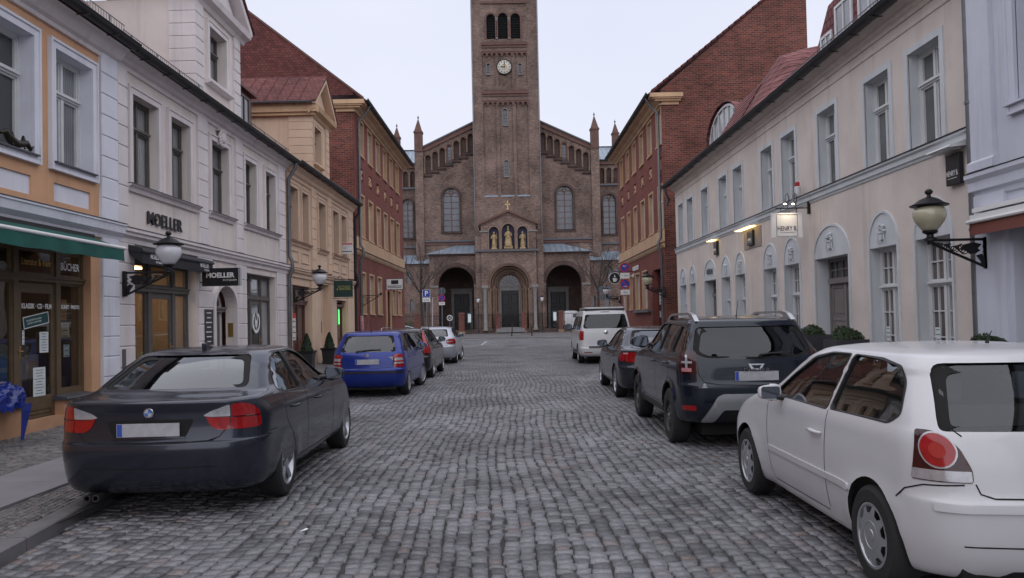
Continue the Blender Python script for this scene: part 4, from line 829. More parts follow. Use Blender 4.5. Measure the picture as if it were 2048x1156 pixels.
def mercedes():
    lv = [(.20, -.55, 3.2, .75, .3, .3, .08, .1), (.23, -.82, 3.4, .83, .3, .45, .10, .12), (.34, -.97, 3.5, .88, .36, .5, .14, .15), (.50, -1.02, 3.56, .898, .4, .5, .14, .16), (.64, -1.03, 3.56, .905, .4, .5, .14, .16), (.69, -.99, 3.54, .905, .38, .5, .14, .16), (.84, -.97, 3.35, .898, .37, .5, .14, .18), (.92, -.975, 3.1, .882, .36, .45, .14, .2),
          (.97, -.98, 2.85, .86, .34, .4, .14, .2), (.995, -.96, 2.65, .84, .33, .35, .14, .2), (1.02, -.84, 2.45, .82, .3, .3, .14, .2), (1.05, -.62, 2.25, .80, .28, .3, .12, .2), (1.10, -.50, 2.1, .775, .25, .25, .12, .2), (1.20, -.30, 1.9, .725, .22, .22, .12, .2), (1.30, -.07, 1.68, .67, .22, .2, .12, .2), (1.37, .12, 1.5, .62, .22, .2, .12, .2), (1.405, .28, 1.36, .565, .24, .2, .12, .2),
          (1.425, .42, 1.22, .45, .25, .2, .1, .1), (1.435, .55, 1.08, .27, .2, .2, .05, .05), (1.44, .7, .95, .03, .02, .02, .0, .0)]
    sp = dict(lv=lv, wb=2.84, ar=.365, wr=.33, tw=.22, rim=.225, track=1.57, style='ten', paint=p_dgrey, flare=.018, ai=.6,
        side=[[(-.24, 1.05), (-.05, 1.21), (.18, 1.32), (.66, 1.365), (.70, .985), (.0, .99)], [(.76, .985), (.73, 1.367), (1.05, 1.36), (1.3, 1.315), (1.65, 1.14), (1.98, .975)]],
        rear=[(-.64, 1.08), (.64, 1.08), (.50, 1.36), (-.50, 1.36)], rx=(-1.0, .4), front=[(-.66, 1.09), (.66, 1.09), (.54, 1.35), (-.54, 1.35)], fx=(1.2, 2.8), mirror=(1.78, 1.04), handles=[(.28, .84), (1.25, .83)], shelf=(-.5, .1), shelfz=1.02, seatz=.66, seat1=1.3, seat2=.4,
        gaps_side=[[(.73, .97), (.73, .6), (.74, .34)], [(2.05, .95), (2.02, .7), (2.0, .34)], [(.35, .32), (2.4, .31)]],
        skin=[('tail_lamp', [(.52, .80), (.54, .90), (.62, .95), (.90, .935), (1.02, .88), (1.04, .80), (.9, .76), (.6, .755)], m_red, .008, 1, .03)],
        sideskin=[('sill_chrome', [(.45, .275), (.45, .29), (2.35, .285), (2.35, .27)], m_chrome, .006, 0)])
    C_, S, *_ = car('parked_car', 'dark grey saloon between the off-roader and the white van', 'car', (3.15, 15.85, -1.2), sp, G)
    plate(C_, S, .80)
def vanlv(L_=4.9, w=.952, h=1.97, ro=1.0, wb=3.0):
    xf = wb+L_-ro-wb
    return [(.24, -.5, wb+.7, .78, .2, .3, .04, .1), (.28, -.86, wb+.82, .88, .2, .4, .05, .12), (.40, -ro+.03, wb+.88, .93, .18, .4, .05, .14), (.56, -ro, wb+.9, w-.005, .16, .4, .05, .14), (.62, -ro+.04, wb+.9, w, .14, .4, .05, .14), (.9, -ro+.05, wb+.82, w, .13, .4, .05, .16), (1.12, -ro+.06, wb+.55, w-.01, .12, .4, .05, .18), (1.18, -ro+.07, wb+.42, w-.016, .12, .35, .05, .2), (1.25, -ro+.08, wb+.28, w-.03, .12, .3, .05, .2),
            (1.45, -ro+.13, wb+.02, w-.07, .12, .25, .05, .2), (1.65, -ro+.19, wb-.24, w-.11, .12, .22, .05, .2), (1.80, -ro+.24, wb-.46, w-.145, .13, .2, .05, .2), (1.87, -ro+.27, wb-.6, w-.175, .15, .2, .05, .2), (1.92, -ro+.34, wb-.8, w-.25, .2, .2, .05, .1), (1.955, -ro+.5, wb-1.0, w-.4, .2, .2, .04, .05), (1.968, -ro+.8, wb-1.4, .2, .1, .1, .02, .02), (1.97, -ro+1.0, wb-1.6, .03, .02, .02, 0, 0)]
def vans():
    sp = dict(lv=vanlv(), wb=3.0, ar=.385, wr=.335, tw=.215, rim=.215, track=1.66, style='five', paint=p_white, flare=.015, ai=.6, zf=.7,
        side=[[(-.78, 1.30), (-.68, 1.68), (.28, 1.70), (.30, 1.22), (-.74, 1.22)], [(.42, 1.22), (.42, 1.70), (1.62, 1.70), (1.62, 1.22)], [(1.74, 1.21), (1.74, 1.70), (2.25, 1.68), (2.78, 1.35), (2.95, 1.2)]],
        rear=[(-.76, 1.26), (.76, 1.26), (.80, 1.32), (.70, 1.76), (-.70, 1.76), (-.80, 1.32)], rx=(-1.3, -.4), front=[(-.74, 1.26), (.74, 1.26), (.66, 1.76), (-.66, 1.76)], fx=(2.0, 3.8), mirror=(2.72, 1.28), msc=1.5, mirpaint=m_black, glass=m_glassdark, rearglass=m_glassdark, shelf=(-.8, -.75), shelfz=.7, seatz=.95, seat1=2.1, seat2=.7, floor=.5,
        gaps_side=[[(1.68, 1.2), (1.68, .45)], [(2.98, 1.15), (2.95, .45)]], gaps_rear=[[(.84, 1.85), (.86, 1.2), (.86, .62), (0, .60), (-.86, .62), (-.86, 1.2), (-.84, 1.85)]],
        skin=[('tail_lamp', [(.80, .86), (.78, 1.17), (.93, 1.19), (.98, 1.17), (1.02, .86)], m_red, .008, 1, .02), ('plate_strip', [(-.62, .56), (-.62, .64), (.62, .64), (.62, .56)], m_black, .004, 0, .01), ('bumper_reflector', [(.5, .40), (.5, .43), (.78, .43), (.78, .40)], m_red, .006, 1, 0), ('brake_lamp', [(-.16, 1.835), (-.16, 1.855), (.16, 1.855), (.16, 1.835)], m_dred, .006, 0, 0)],
        sideskin=[('sill_trim', [(.5, .33), (.5, .47), (2.5, .47), (2.5, .33)], m_black, .004, .01), ('fuel_flap', [(-.62, .93), (-.62, 1.08), (-.55, 1.08), (-.55, .93)], m_black, .004, .02)])
    C_, S, *_ = car('parked_van', 'white camper van with tinted rear window, parked furthest along the right kerb', 'van', (3.62, 28.2, -1.0), sp, G)
    x = disc_badge(C_, S, 1.12, .075, m_chrome); t = text('badge_letters', 'V\nW', .062, mat('badge_dark', (.02, .03, .06), .4), C_, (x-.001, 0, 1.115), (0, -1, 0), (0, 0, 1), .002, weight=.002)
    m = MB(); m.prismz(rounded([(-.72, -.72), (1.9, -.72), (1.9, .72), (-.72, .72)], .12), 1.92, 1.965); m.build('roof_seam', m_black, C_); m = MB()
    m.prismz(rounded([(-.70, -.70), (1.88, -.70), (1.88, .70), (-.70, .70)], .12), 1.962, 2.02); m.build('pop_top_roof', p_white, C_, 30)
    sp2 = dict(sp); sp2['lv'] = [(l[0]*1.32 if l[0] > 1 else l[0]+.32*max(0, l[0]-.6)*2.5*.4, *l[1:]) for l in vanlv(5.6, 1.0, 1.97, 1.1, 3.4)]; sp2['wb'] = 3.4
    sp2['side'] = [[(2.1, 1.6), (2.1, 2.15), (2.5, 2.13), (3.0, 1.75), (3.15, 1.6)]]; sp2['rear'] = [(-.6, 1.75), (-.1, 1.75), (-.1, 2.2), (-.6, 2.2)]; sp2['front'] = [(-.7, 1.68), (.7, 1.68), (.6, 2.25), (-.6, 2.25)]; sp2['mirror'] = (3.1, 1.75); sp2['skin'] = [('tail_lamp', [(.90, 1.0), (.90, 1.4), (1.0, 1.4), (1.0, 1.0)], m_red, .008, 1, .02)]; sp2['sideskin'] = []; sp2['gaps_side'] = []; sp2['gaps_rear'] = [[(0, 2.4), (0, .7)]]; sp2['floor'] = .5
    car('parked_van', 'white high-roofed van standing behind the brick gate pillar by the church', 'van', (7.9, 92.5, 12), sp2, None)
def farcar():
    lv = [(.20, -.55, 3.2, .75, .3, .3, .08, .1), (.34, -.97, 3.5, .88, .36, .5, .14, .15), (.64, -1.03, 3.56, .905, .4, .5, .14, .16), (.92, -.975, 3.1, .882, .36, .45, .14, .2), (1.0, -.9, 2.65, .84, .33, .35, .14, .2), (1.08, -.60, 2.2, .79, .25, .25, .12, .2), (1.30, -.05, 1.68, .67, .22, .2, .12, .2), (1.39, .25, 1.4, .565, .24, .2, .12, .2), (1.435, .6, 1.05, .1, .05, .05, .05, .05)]
    sp = dict(lv=lv, wb=2.84, ar=.365, wr=.33, tw=.22, rim=.225, track=1.57, style='five', paint=p_dgrey, side=[[(-.24, 1.05), (-.05, 1.21), (.18, 1.32), (.66, 1.345), (.70, .985), (.0, .99)], [(.76, .985), (.73, 1.347), (1.05, 1.34), (1.3, 1.3), (1.65, 1.14), (1.98, .975)]],
        rear=[(-.60, 1.11), (.60, 1.11), (.48, 1.34), (-.48, 1.34)], rx=(-1.0, .4), front=[(-.62, 1.12), (.62, 1.12), (.5, 1.33), (-.5, 1.33)], fx=(1.2, 2.8), mirror=(1.78, 1.04), handles=[(.28, .84)])
    C_, *_ = car('parked_car', 'dark saloon with bright window line, side-on in the cross street at far left', 'car', (-7.6, 50.5, -72), sp, None)
    m = MB(); m.tube([(-.35, -.80, 1.0), (-.2, -.75, 1.1), (.15, -.66, 1.34), (.6, -.64, 1.37), (1.1, -.65, 1.36), (1.5, -.7, 1.25), (2.0, -.83, 1.0)], .014, 6); m.build('window_trim', m_chrome, C_, 60)
if not globals().get('NOCARS'):
    bmw(); polo(); duster(); fabia(); volvo(); audi(); mercedes(); vans(); farcar()
# ================================================================== HOUSES: shared pieces
w_cream = mat('stucco_cream', (.70, .63, .59), .85, var=.12, vscale=.9, bump=.25, bscale=70, grime=.32)
w_white = mat('stucco_white', (.68, .69, .76), .8, var=.10, vscale=1.2, bump=.15, bscale=70, grime=.32)
w_creamlt = mat('stucco_cream_light', (.68, .63, .63), .8, var=.10, vscale=1.2, bump=.15, bscale=70, grime=.32)
w_orange = mat('stucco_orange', (.60, .345, .20), .85, var=.14, vscale=1.1, bump=.2, bscale=70, grime=.32)
w_yellow = mat('stucco_yellow', (.62, .455, .335), .85, var=.14, vscale=.9, bump=.2, bscale=70, grime=.32)
w_ochre = mat('ochre_plaster', (.50, .335, .205), .85, var=.18, vscale=1.2, bump=.2, bscale=50, grime=.32)
w_beige = mat('stucco_beige', (.62, .55, .505), .9, var=.14, vscale=.8, bump=.5, bscale=45, grime=.32)
w_grey = mat('stucco_pale_grey', (.55, .575, .60), .8, var=.10, vscale=1.3, bump=.12, bscale=70, grime=.32)
w_blue = mat('stucco_bluish_white', (.56, .58, .66), .85, var=.08, vscale=.8, bump=.1, bscale=60, grime=.32)
m_lead = mat('grey_sheet_metal', (.10, .10, .115), .5, .4, var=.2, vscale=5)
m_gutter = mat('gutter_dark', (.022, .024, .028), .5, .3, var=.3, vscale=3)
m_zinc = mat('zinc_pipe', (.15, .155, .17), .45, .5, var=.25, vscale=4)
m_fbrown = mat('frame_olive_brown', (.115, .08, .045), .5, var=.2, vscale=6)
m_fgrey = mat('frame_grey_brown', (.10, .088, .08), .5, var=.2, vscale=6)
m_fwhite = mat('frame_white', (.60, .61, .62), .45, var=.08)
m_fred = mat('frame_red_brown', (.10, .035, .025), .5, var=.25, vscale=6)
m_taupe = mat('door_taupe', (.19, .17, .165), .55, var=.12)
m_brass = mat('brass', (.42, .27, .08), .35, .8, var=.15)
m_iron = mat('cast_iron', (.012, .012, .014), .45, .3, var=.2)
m_signwhite = mat('sign_white', (.72, .72, .72), .4, var=.04)
m_signblack = mat('sign_black', (.010, .011, .014), .35, var=.05)
def panemat(name, base, fold=0., rough=.06):
    if name in MATS: return MATS[name]
    m = bpy.data.materials.new(name); m.use_nodes = True; t = m.node_tree; b = t.nodes['Principled BSDF']; l = t.links.new
    g = N(t, 'ShaderNodeTexCoord'); w = N(t, 'ShaderNodeTexWave', wave_type='BANDS', bands_direction='Y'); w.inputs['Scale'].default_value = 5; w.inputs['Distortion'].default_value = 3; w.inputs['Detail'].default_value = 2; l(g.outputs['Object'], w.inputs['Vector'])
    n = N(t, 'ShaderNodeTexNoise'); n.inputs['Scale'].default_value = .9; n.inputs['Detail'].default_value = 3; l(g.outputs['Object'], n.inputs['Vector'])
    mx = N(t, 'ShaderNodeMix', data_type='RGBA'); mx.inputs[6].default_value = (*[c*(1-fold*1.5) for c in base], 1); mx.inputs[7].default_value = (*base, 1); l(w.outputs[0], mx.inputs[0])
    v = N(t, 'ShaderNodeMix', data_type='RGBA', blend_type='MULTIPLY'); v.inputs[0].default_value = 1; mr = N(t, 'ShaderNodeMapRange'); mr.inputs[1].default_value = .3; mr.inputs[2].default_value = .7; mr.inputs[3].default_value = .55; mr.inputs[4].default_value = 1.3; l(n.outputs[0], mr.inputs[0]); l(mx.outputs[2], v.inputs[6]); l(mr.outputs[0], v.inputs[7]); l(v.outputs[2], b.inputs['Base Color'])
    b.inputs['Roughness'].default_value = .6; b.inputs['Coat Weight'].default_value = 1; b.inputs['Coat Roughness'].default_value = rough; b.inputs['Coat IOR'].default_value = 1.6
    n3 = N(t, 'ShaderNodeTexNoise'); n3.inputs['Scale'].default_value = 1.1; l(g.outputs['Object'], n3.inputs['Vector']); bp = N(t, 'ShaderNodeBump'); bp.inputs['Strength'].default_value = .12; bp.inputs['Distance'].default_value = .02; l(n3.outputs[0], bp.inputs['Height']); l(bp.outputs[0], b.inputs['Coat Normal'])
    MATS[name] = m; return m
g_curt = panemat('pane_net_curtain', (.27, .285, .30), .35)
g_dark = panemat('pane_dark', (.02, .022, .024), .2)
g_green = panemat('pane_blind_grey_green', (.095, .105, .105), .08)
g_brown = panemat('pane_brown_dark', (.035, .025, .022), .3)
m_shopglass = glassmat('shop_glass', (.62, .66, .66), .05)
brick_red = brickmat('brick_red_gable', (.175, .045, .033), (.08, .026, .022), (.16, .11, .09), .25, .083, .012, .4, blotch=None)
brick_redwall = brickmat('brick_red_painted', (.20, .058, .046), (.15, .045, .037), (.20, .085, .07), .25, .083, .01, .18, bump=.5)
roof_tile = brickmat('roof_tiles_red', (.16, .055, .05), (.105, .036, .036), (.04, .018, .016), .16, .11, .008, .25, blotch=None, bump=.6)
roof_tile2 = brickmat('roof_tiles_pink', (.24, .10, .10), (.17, .07, .07), (.05, .02, .02), .2, .2, .015, .25, bump=1.)
m_roofbrown = mat('roof_sheet_dark', (.09, .06, .055), .7, var=.3, vscale=2)
def mk(xf): return MB(xf)
def window(P, xf, s0, s1, z0, z1, dep=.25, sw=.13, sur=w_white, fr=m_fgrey, pane=g_curt, style='cross', proud=.05, sill=None, sill_m=m_lead, bottom=True, k=None, depf=.0, curt=False):
    """window part: surround (architrave); sub-parts frame, pane, sill"""
    w = mk(xf)
    if sw:
        zb = z0-(sw if bottom else -.0); o = [(s0-sw, zb), (s1+sw, zb), (s1+sw, z1+sw), (s0-sw, z1+sw)]
        if bottom: w.slab(o, -.01, proud, ([(s0, z0), (s1, z0), (s1, z1), (s0, z1)],)); q = .03; w.slab([(s0-sw-.0, zb), (s1+sw, zb), (s1+sw, z1+sw), (s0-sw, z1+sw)], proud, proud+.022, ([(s0-sw+.04, zb+.04), (s1+sw-.04, zb+.04), (s1+sw-.04, z1+sw-.04), (s0-sw+.04, z1+sw-.04)],))
        else:
            w.box(s0-sw, s0, -.01, proud, z0, z1+sw); w.box(s1, s1+sw, -.01, proud, z0, z1+sw); w.box(s0, s1, -.01, proud, z1, z1+sw)
            if proud > .03: w.box(s0-sw, s0-sw+.04, proud, proud+.02, z0, z1+sw); w.box(s1+sw-.04, s1+sw, proud, proud+.02, z0, z1+sw); w.box(s0-sw+.04, s1+sw-.04, proud, proud+.02, z1+sw-.04, z1+sw)
    else: w.box(s0, s1, -dep-.12, -dep-.1, z0, z1)
    wi = w.build('window', sur, P)
    d = -dep; f = mk(xf); t = .055; f.ring(s0-.0, s1+.0, z0, z1, t, d-.05, d+.02)
    zt = z0+(z1-z0)*.66; c = (s0+s1)/2
    if style == 'cross':
        f.box(s0+t, s1-t, d-.045, d+.045, zt-.045, zt+.04); f.box(s0+t, s1-t, d+.045, d+.075, zt-.012, zt+.03); f.box(c-.035, c+.035, d-.048, d+.03, z0+t, zt-.045); f.box(c-.03, c+.03, d-.048, d+.025, zt+.04, z1-t)
        for a, b in ((s0+t, c-.035), (c+.035, s1-t)):
            f.ring(a, b, z0+t, zt-.045, .035, d-.04, d+.008); f.ring(a, b, zt+.04, z1-t, .03, d-.04, d+.006)
    elif style == 'grid':   # french window, two leaves of 2 columns, top light
        zt = z0+(z1-z0)*.69
        f.box(s0+t, s1-t, d-.045, d+.045, zt-.04, zt+.035); f.box(s0+t, s1-t, d+.045, d+.08, zt-.01, zt+.025); f.box(c-.04, c+.04, d-.048, d+.03, z0+t, zt-.04); f.box(c-.035, c+.035, d-.048, d+.025, zt+.035, z1-t)
        for a, b in ((s0+t, c-.04), (c+.04, s1-t)):
            m_ = (a+b)/2; f.ring(a, b, z0+t, zt-.04, .03, d-.04, d+.008); f.ring(a, b, zt+.035, z1-t, .028, d-.04, d+.006)
            f.box(m_-.011, m_+.011, d-.03, d+.004, z0+t+.03, zt-.07); f.box(m_-.011, m_+.011, d-.03, d+.004, zt+.063, z1-t-.028)
            zz = (zt+.035+z1-t)/2; f.box(a+.03, b-.03, d-.03, d+.0045, zz-.011, zz+.011)
            h = (zt-.04-z0-t)
            for q in (.28, .56, .80)[:3]: f.box(a+.03, b-.03, d-.03, d+.0045, z0+t+h*(1-q)-.011, z0+t+h*(1-q)+.011)
    elif style == 'tall':
        f.box(c-.03, c+.03, d-.048, d+.03, z0+t, z1-t); f.box(s0+t, s1-t, d-.045, d+.04, zt-.03, zt+.03)
    sub(f, 'frame', fr, wi)
    p = mk(xf); p.add([(s0+t*.6, d-.03, z0+t*.6), (s1-t*.6, d-.03, z0+t*.6), (s1-t*.6, d-.03, z1-t*.6), (s0+t*.6, d-.03, z1-t*.6)], [(0, 1, 2, 3)]); sub(p, 'pane', pane, wi)
    if sill is not None:
        l = mk(xf); l.extr([(-dep, z0+.03), (.10, z0-.01), (.10, z0-.035), (-dep, z0-.03)], s0-sill, s1+sill); sub(l, 'sill', sill_m, wi)
    return wi
def quoins(P, xf, s0, s1, z0, z1, d, m, h=.345, b=.012, name='pilaster'):
    q = mk(xf); n = max(1, round((z1-z0)/h)); hh = (z1-z0)/n
    for i in range(n): q.bbox(s0, s1, -.01, d, z0+i*hh+.006, z0+(i+1)*hh-.006, b)
    q.box(s0+.01, s1-.01, -.01, d-.02, z0, z1); return q.build(name, m, P)
def mould(P, xf, prof, s0, s1, m, name='cornice', smooth=None):
    q = mk(xf); q.extr(prof, s0, s1); return q.build(name, m, P, smooth)
def gutter(P, xf, s0, s1, d, z, r=.085, m=None, name='gutter'):
    q = mk(xf); n = 10; pr = [(d+r*math.cos(math.pi+math.pi*i/n), z+r*math.sin(math.pi+math.pi*i/n)) for i in range(n+1)]; pr += [(d+r-.012, z), (d+(r-.012)*.7, z-(r-.012)*.7), (d, z-r+.012), (d-(r-.012)*.7, z-(r-.012)*.7), (d-r+.012, z)]
    q.extr(pr, s0, s1); q.tube([(s0, d+r, z), (s1, d+r, z)], .014, 6)
    s = s0+.4
    while s < s1: q.box(s-.012, s+.012, d-r-.01, d+r+.01, z-r-.012, z-r+.002); s += .9
    return q.build(name, m or m_gutter, P)
def snowguard(P, xf, s0, s1, d, z, h=.2):
    q = mk(xf)
    for zz in (z+.02, z+h): q.tube([(s0, d, zz), (s1, d, zz)], .009, 5)
    s = s0
    while s <= s1: q.tube([(s, d, z+.02), (s, d, z+h)], .005, 4); s += .085
    s = s0+.3
    while s < s1: q.box(s-.015, s+.015, d-.25, d+.01, z-.05, z+.0); q.box(s-.012, s+.012, d-.01, d+.01, z-.02, z+h); s += 1.0
    return q.build('snow_guard', m_zinc, P)
def downpipe(P, xf, pts, r=.05, name='downpipe', m=None):
    q = mk(xf); q.tube(pts, r, 10)
    z = pts[-1][2]+.8
    while z < pts[-2][2]-.2: a, d = pts[-1][0], pts[-1][1]; q.lathe([(r, 0), (r+.012, 0), (r+.012, .04), (r, .04)], (a, d, z), 'z', 10); q.box(a-.01, a+.01, -.02, d-r, z+.01, z+.03); z += 1.9
    return q.build(name, m or m_zinc, P, 40)
def roofplane(P, xf, s0, s1, d0, z0, d1, z1, m, t=.12, name='roof', battens=.0):
    q = mk(xf); q.extr([(d0, z0), (d1, z1), (d1, z1-t), (d0, z0-t)], s0, s1); return q.build(name, m, P)
def panelled(P, xf, s0, s1, z0, z1, d, m, name='door', glass=None, rows=((.1, .35), (.42, .9)), handle=True, cols=1, hs=None):
    q = mk(xf); holes = []
    w = (s1-s0)/cols
    for c in range(cols):
        for a, b in rows: holes.append(rect(s0+c*w+.09, s0+(c+1)*w-.09, z0+(z1-z0)*a, z0+(z1-z0)*b))
    q.slab(rect(s0, s1, z0, z1), d-.04, d, holes)
    o = q.build(name, m, P)
    for i, h in enumerate(holes):
        p = mk(xf); g = glass if (glass and i % len(rows) == len(rows)-1) else None
        if g: p.plate(h, d-.02); sub(p, 'pane', g, o)
        else: p.bbox(h[0][0]-.005, h[1][0]+.005, d-.05, d-.015, h[0][1]-.005, h[2][1]+.005, .012); p.bbox(h[0][0]+.05, h[1][0]-.05, d-.02, d-.004, h[0][1]+.05, h[2][1]-.05, .01); sub(p, 'door_panel', m, o)
    if handle:
        hh = mk(xf); hx = hs if hs else s1-.06; zc = z0+1.02; hh.tube([(hx, d, zc), (hx, d+.05, zc), (hx-.1, d+.055, zc)], .009, 6); hh.bbox(hx-.02, hx+.02, d-.005, d+.008, zc-.12, zc+.08, .004); sub(hh, 'handle', m_brass, o)
    return o
def shoproom(P, xf, s0, s1, z0, z1, dep, wall, kind, name='shop_interior', warm=None):
    """the room behind the glass, with what stands in it"""
    q = mk(xf); d0, d1 = -.3, -dep
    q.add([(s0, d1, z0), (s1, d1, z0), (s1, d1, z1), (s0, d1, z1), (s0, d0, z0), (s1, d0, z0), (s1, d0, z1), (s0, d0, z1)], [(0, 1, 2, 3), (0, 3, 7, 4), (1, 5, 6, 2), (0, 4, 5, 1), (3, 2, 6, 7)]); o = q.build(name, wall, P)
    random.seed(hash(kind) % 99 if False else len(kind)*7)
    cols = [(.35, .12, .06), (.08, .16, .28), (.45, .38, .25), (.1, .2, .12), (.5, .45, .4), (.3, .05, .06), (.05, .05, .06), (.55, .5, .2)]
    cm = [mat('goods_%d' % i, c, .6, var=.1) for i, c in enumerate(cols)]
    b = mk(xf); b2 = mk(xf)
    for k in range(5):
        zz = z0+.35+k*.42; b.box(s0+.1, s1-.1, d1+.02, d1+.32, zz, zz+.03); s = s0+.12
        while s < s1-.2:
            w = random.uniform(.02, .07) if kind == 'books' else random.uniform(.08, .3); h = random.uniform(.18, .3) if kind == 'books' else random.uniform(.08, .3); b2.mi = random.randrange(8)
            if random.random() < .85: b2.box(s, s+w, d1+.05, d1+.05+random.uniform(.14, .22), zz+.03, zz+.03+h)
            s += w+random.uniform(.002, .02 if kind == 'books' else .12)
    sub(b, 'shelf', mat('shelf_wood', (.18, .1, .05), .6), o); sub(b2, 'goods', cm, o)
    b3 = mk(xf)
    b3.box(s0+.15, s1-.15, -.95, -.4, z0, z0+.55); sub(b3, 'display_table', mat('table_wood', (.14, .09, .06), .6), o)
    b4 = mk(xf); s = s0+.2
    while s < s1-.3:
        w = random.uniform(.12, .3); h = random.uniform(.1, .42); b4.mi = random.randrange(8); d = random.uniform(-.85, -.5); b4.box(s, s+w, d, d+random.uniform(.03, .15), z0+.55, z0+.55+h); s += w+random.uniform(.02, .15)
    sub(b4, 'goods', cm, o)
    if warm:
        b5 = mk(xf); b5.box((s0+s1)/2-.8, (s0+s1)/2+.8, -1.3, -.9, z1-.06, z1-.02); sub(b5, 'ceiling_lamp', mat('shop_light_%d' % int(warm), (1, .8, .5), .5, emit=(1, .72, .42, warm)), o)
    return o
def relief(P, xf, c, z, d, m, r=.2, name='relief', seed=1):
    """small plaster basket with flowers"""
    random.seed(seed); q = mk(xf); q.prism([(c-r*.42, z+.0), (c-r*.5, z+r*.05), (c-r*.3, z-r*.75), (c+r*.3, z-r*.75), (c+r*.5, z+r*.05), (c+r*.42, z)], d-.01, d+.05); q.prism(rect(c-r*.55, c+r*.55, z-.01, z+.03), d-.01, d+.065)
    for i in range(14):
        a = random.uniform(-.9, .9)*r*.75; h = random.uniform(.05, .95)*r*.9*(1-abs(a)/r*.6); q.blob((c+a, d+.03, z+.03+h), (r*.16, .04, r*.16), 7, 5, .3)
    q.tube([(c-r*.5, d+.03, z-.02), (c-r*.75, d+.04, z-.12), (c-r*.7, d+.02, z-.2)], .012, 5); q.tube([(c+r*.5, d+.03, z-.02), (c+r*.75, d+.04, z-.12), (c+r*.7, d+.02, z-.2)], .012, 5)
    return q.build(name, m, P, 50)
def A3(xf, s, d, z): return Vector(xf(s, d, z))
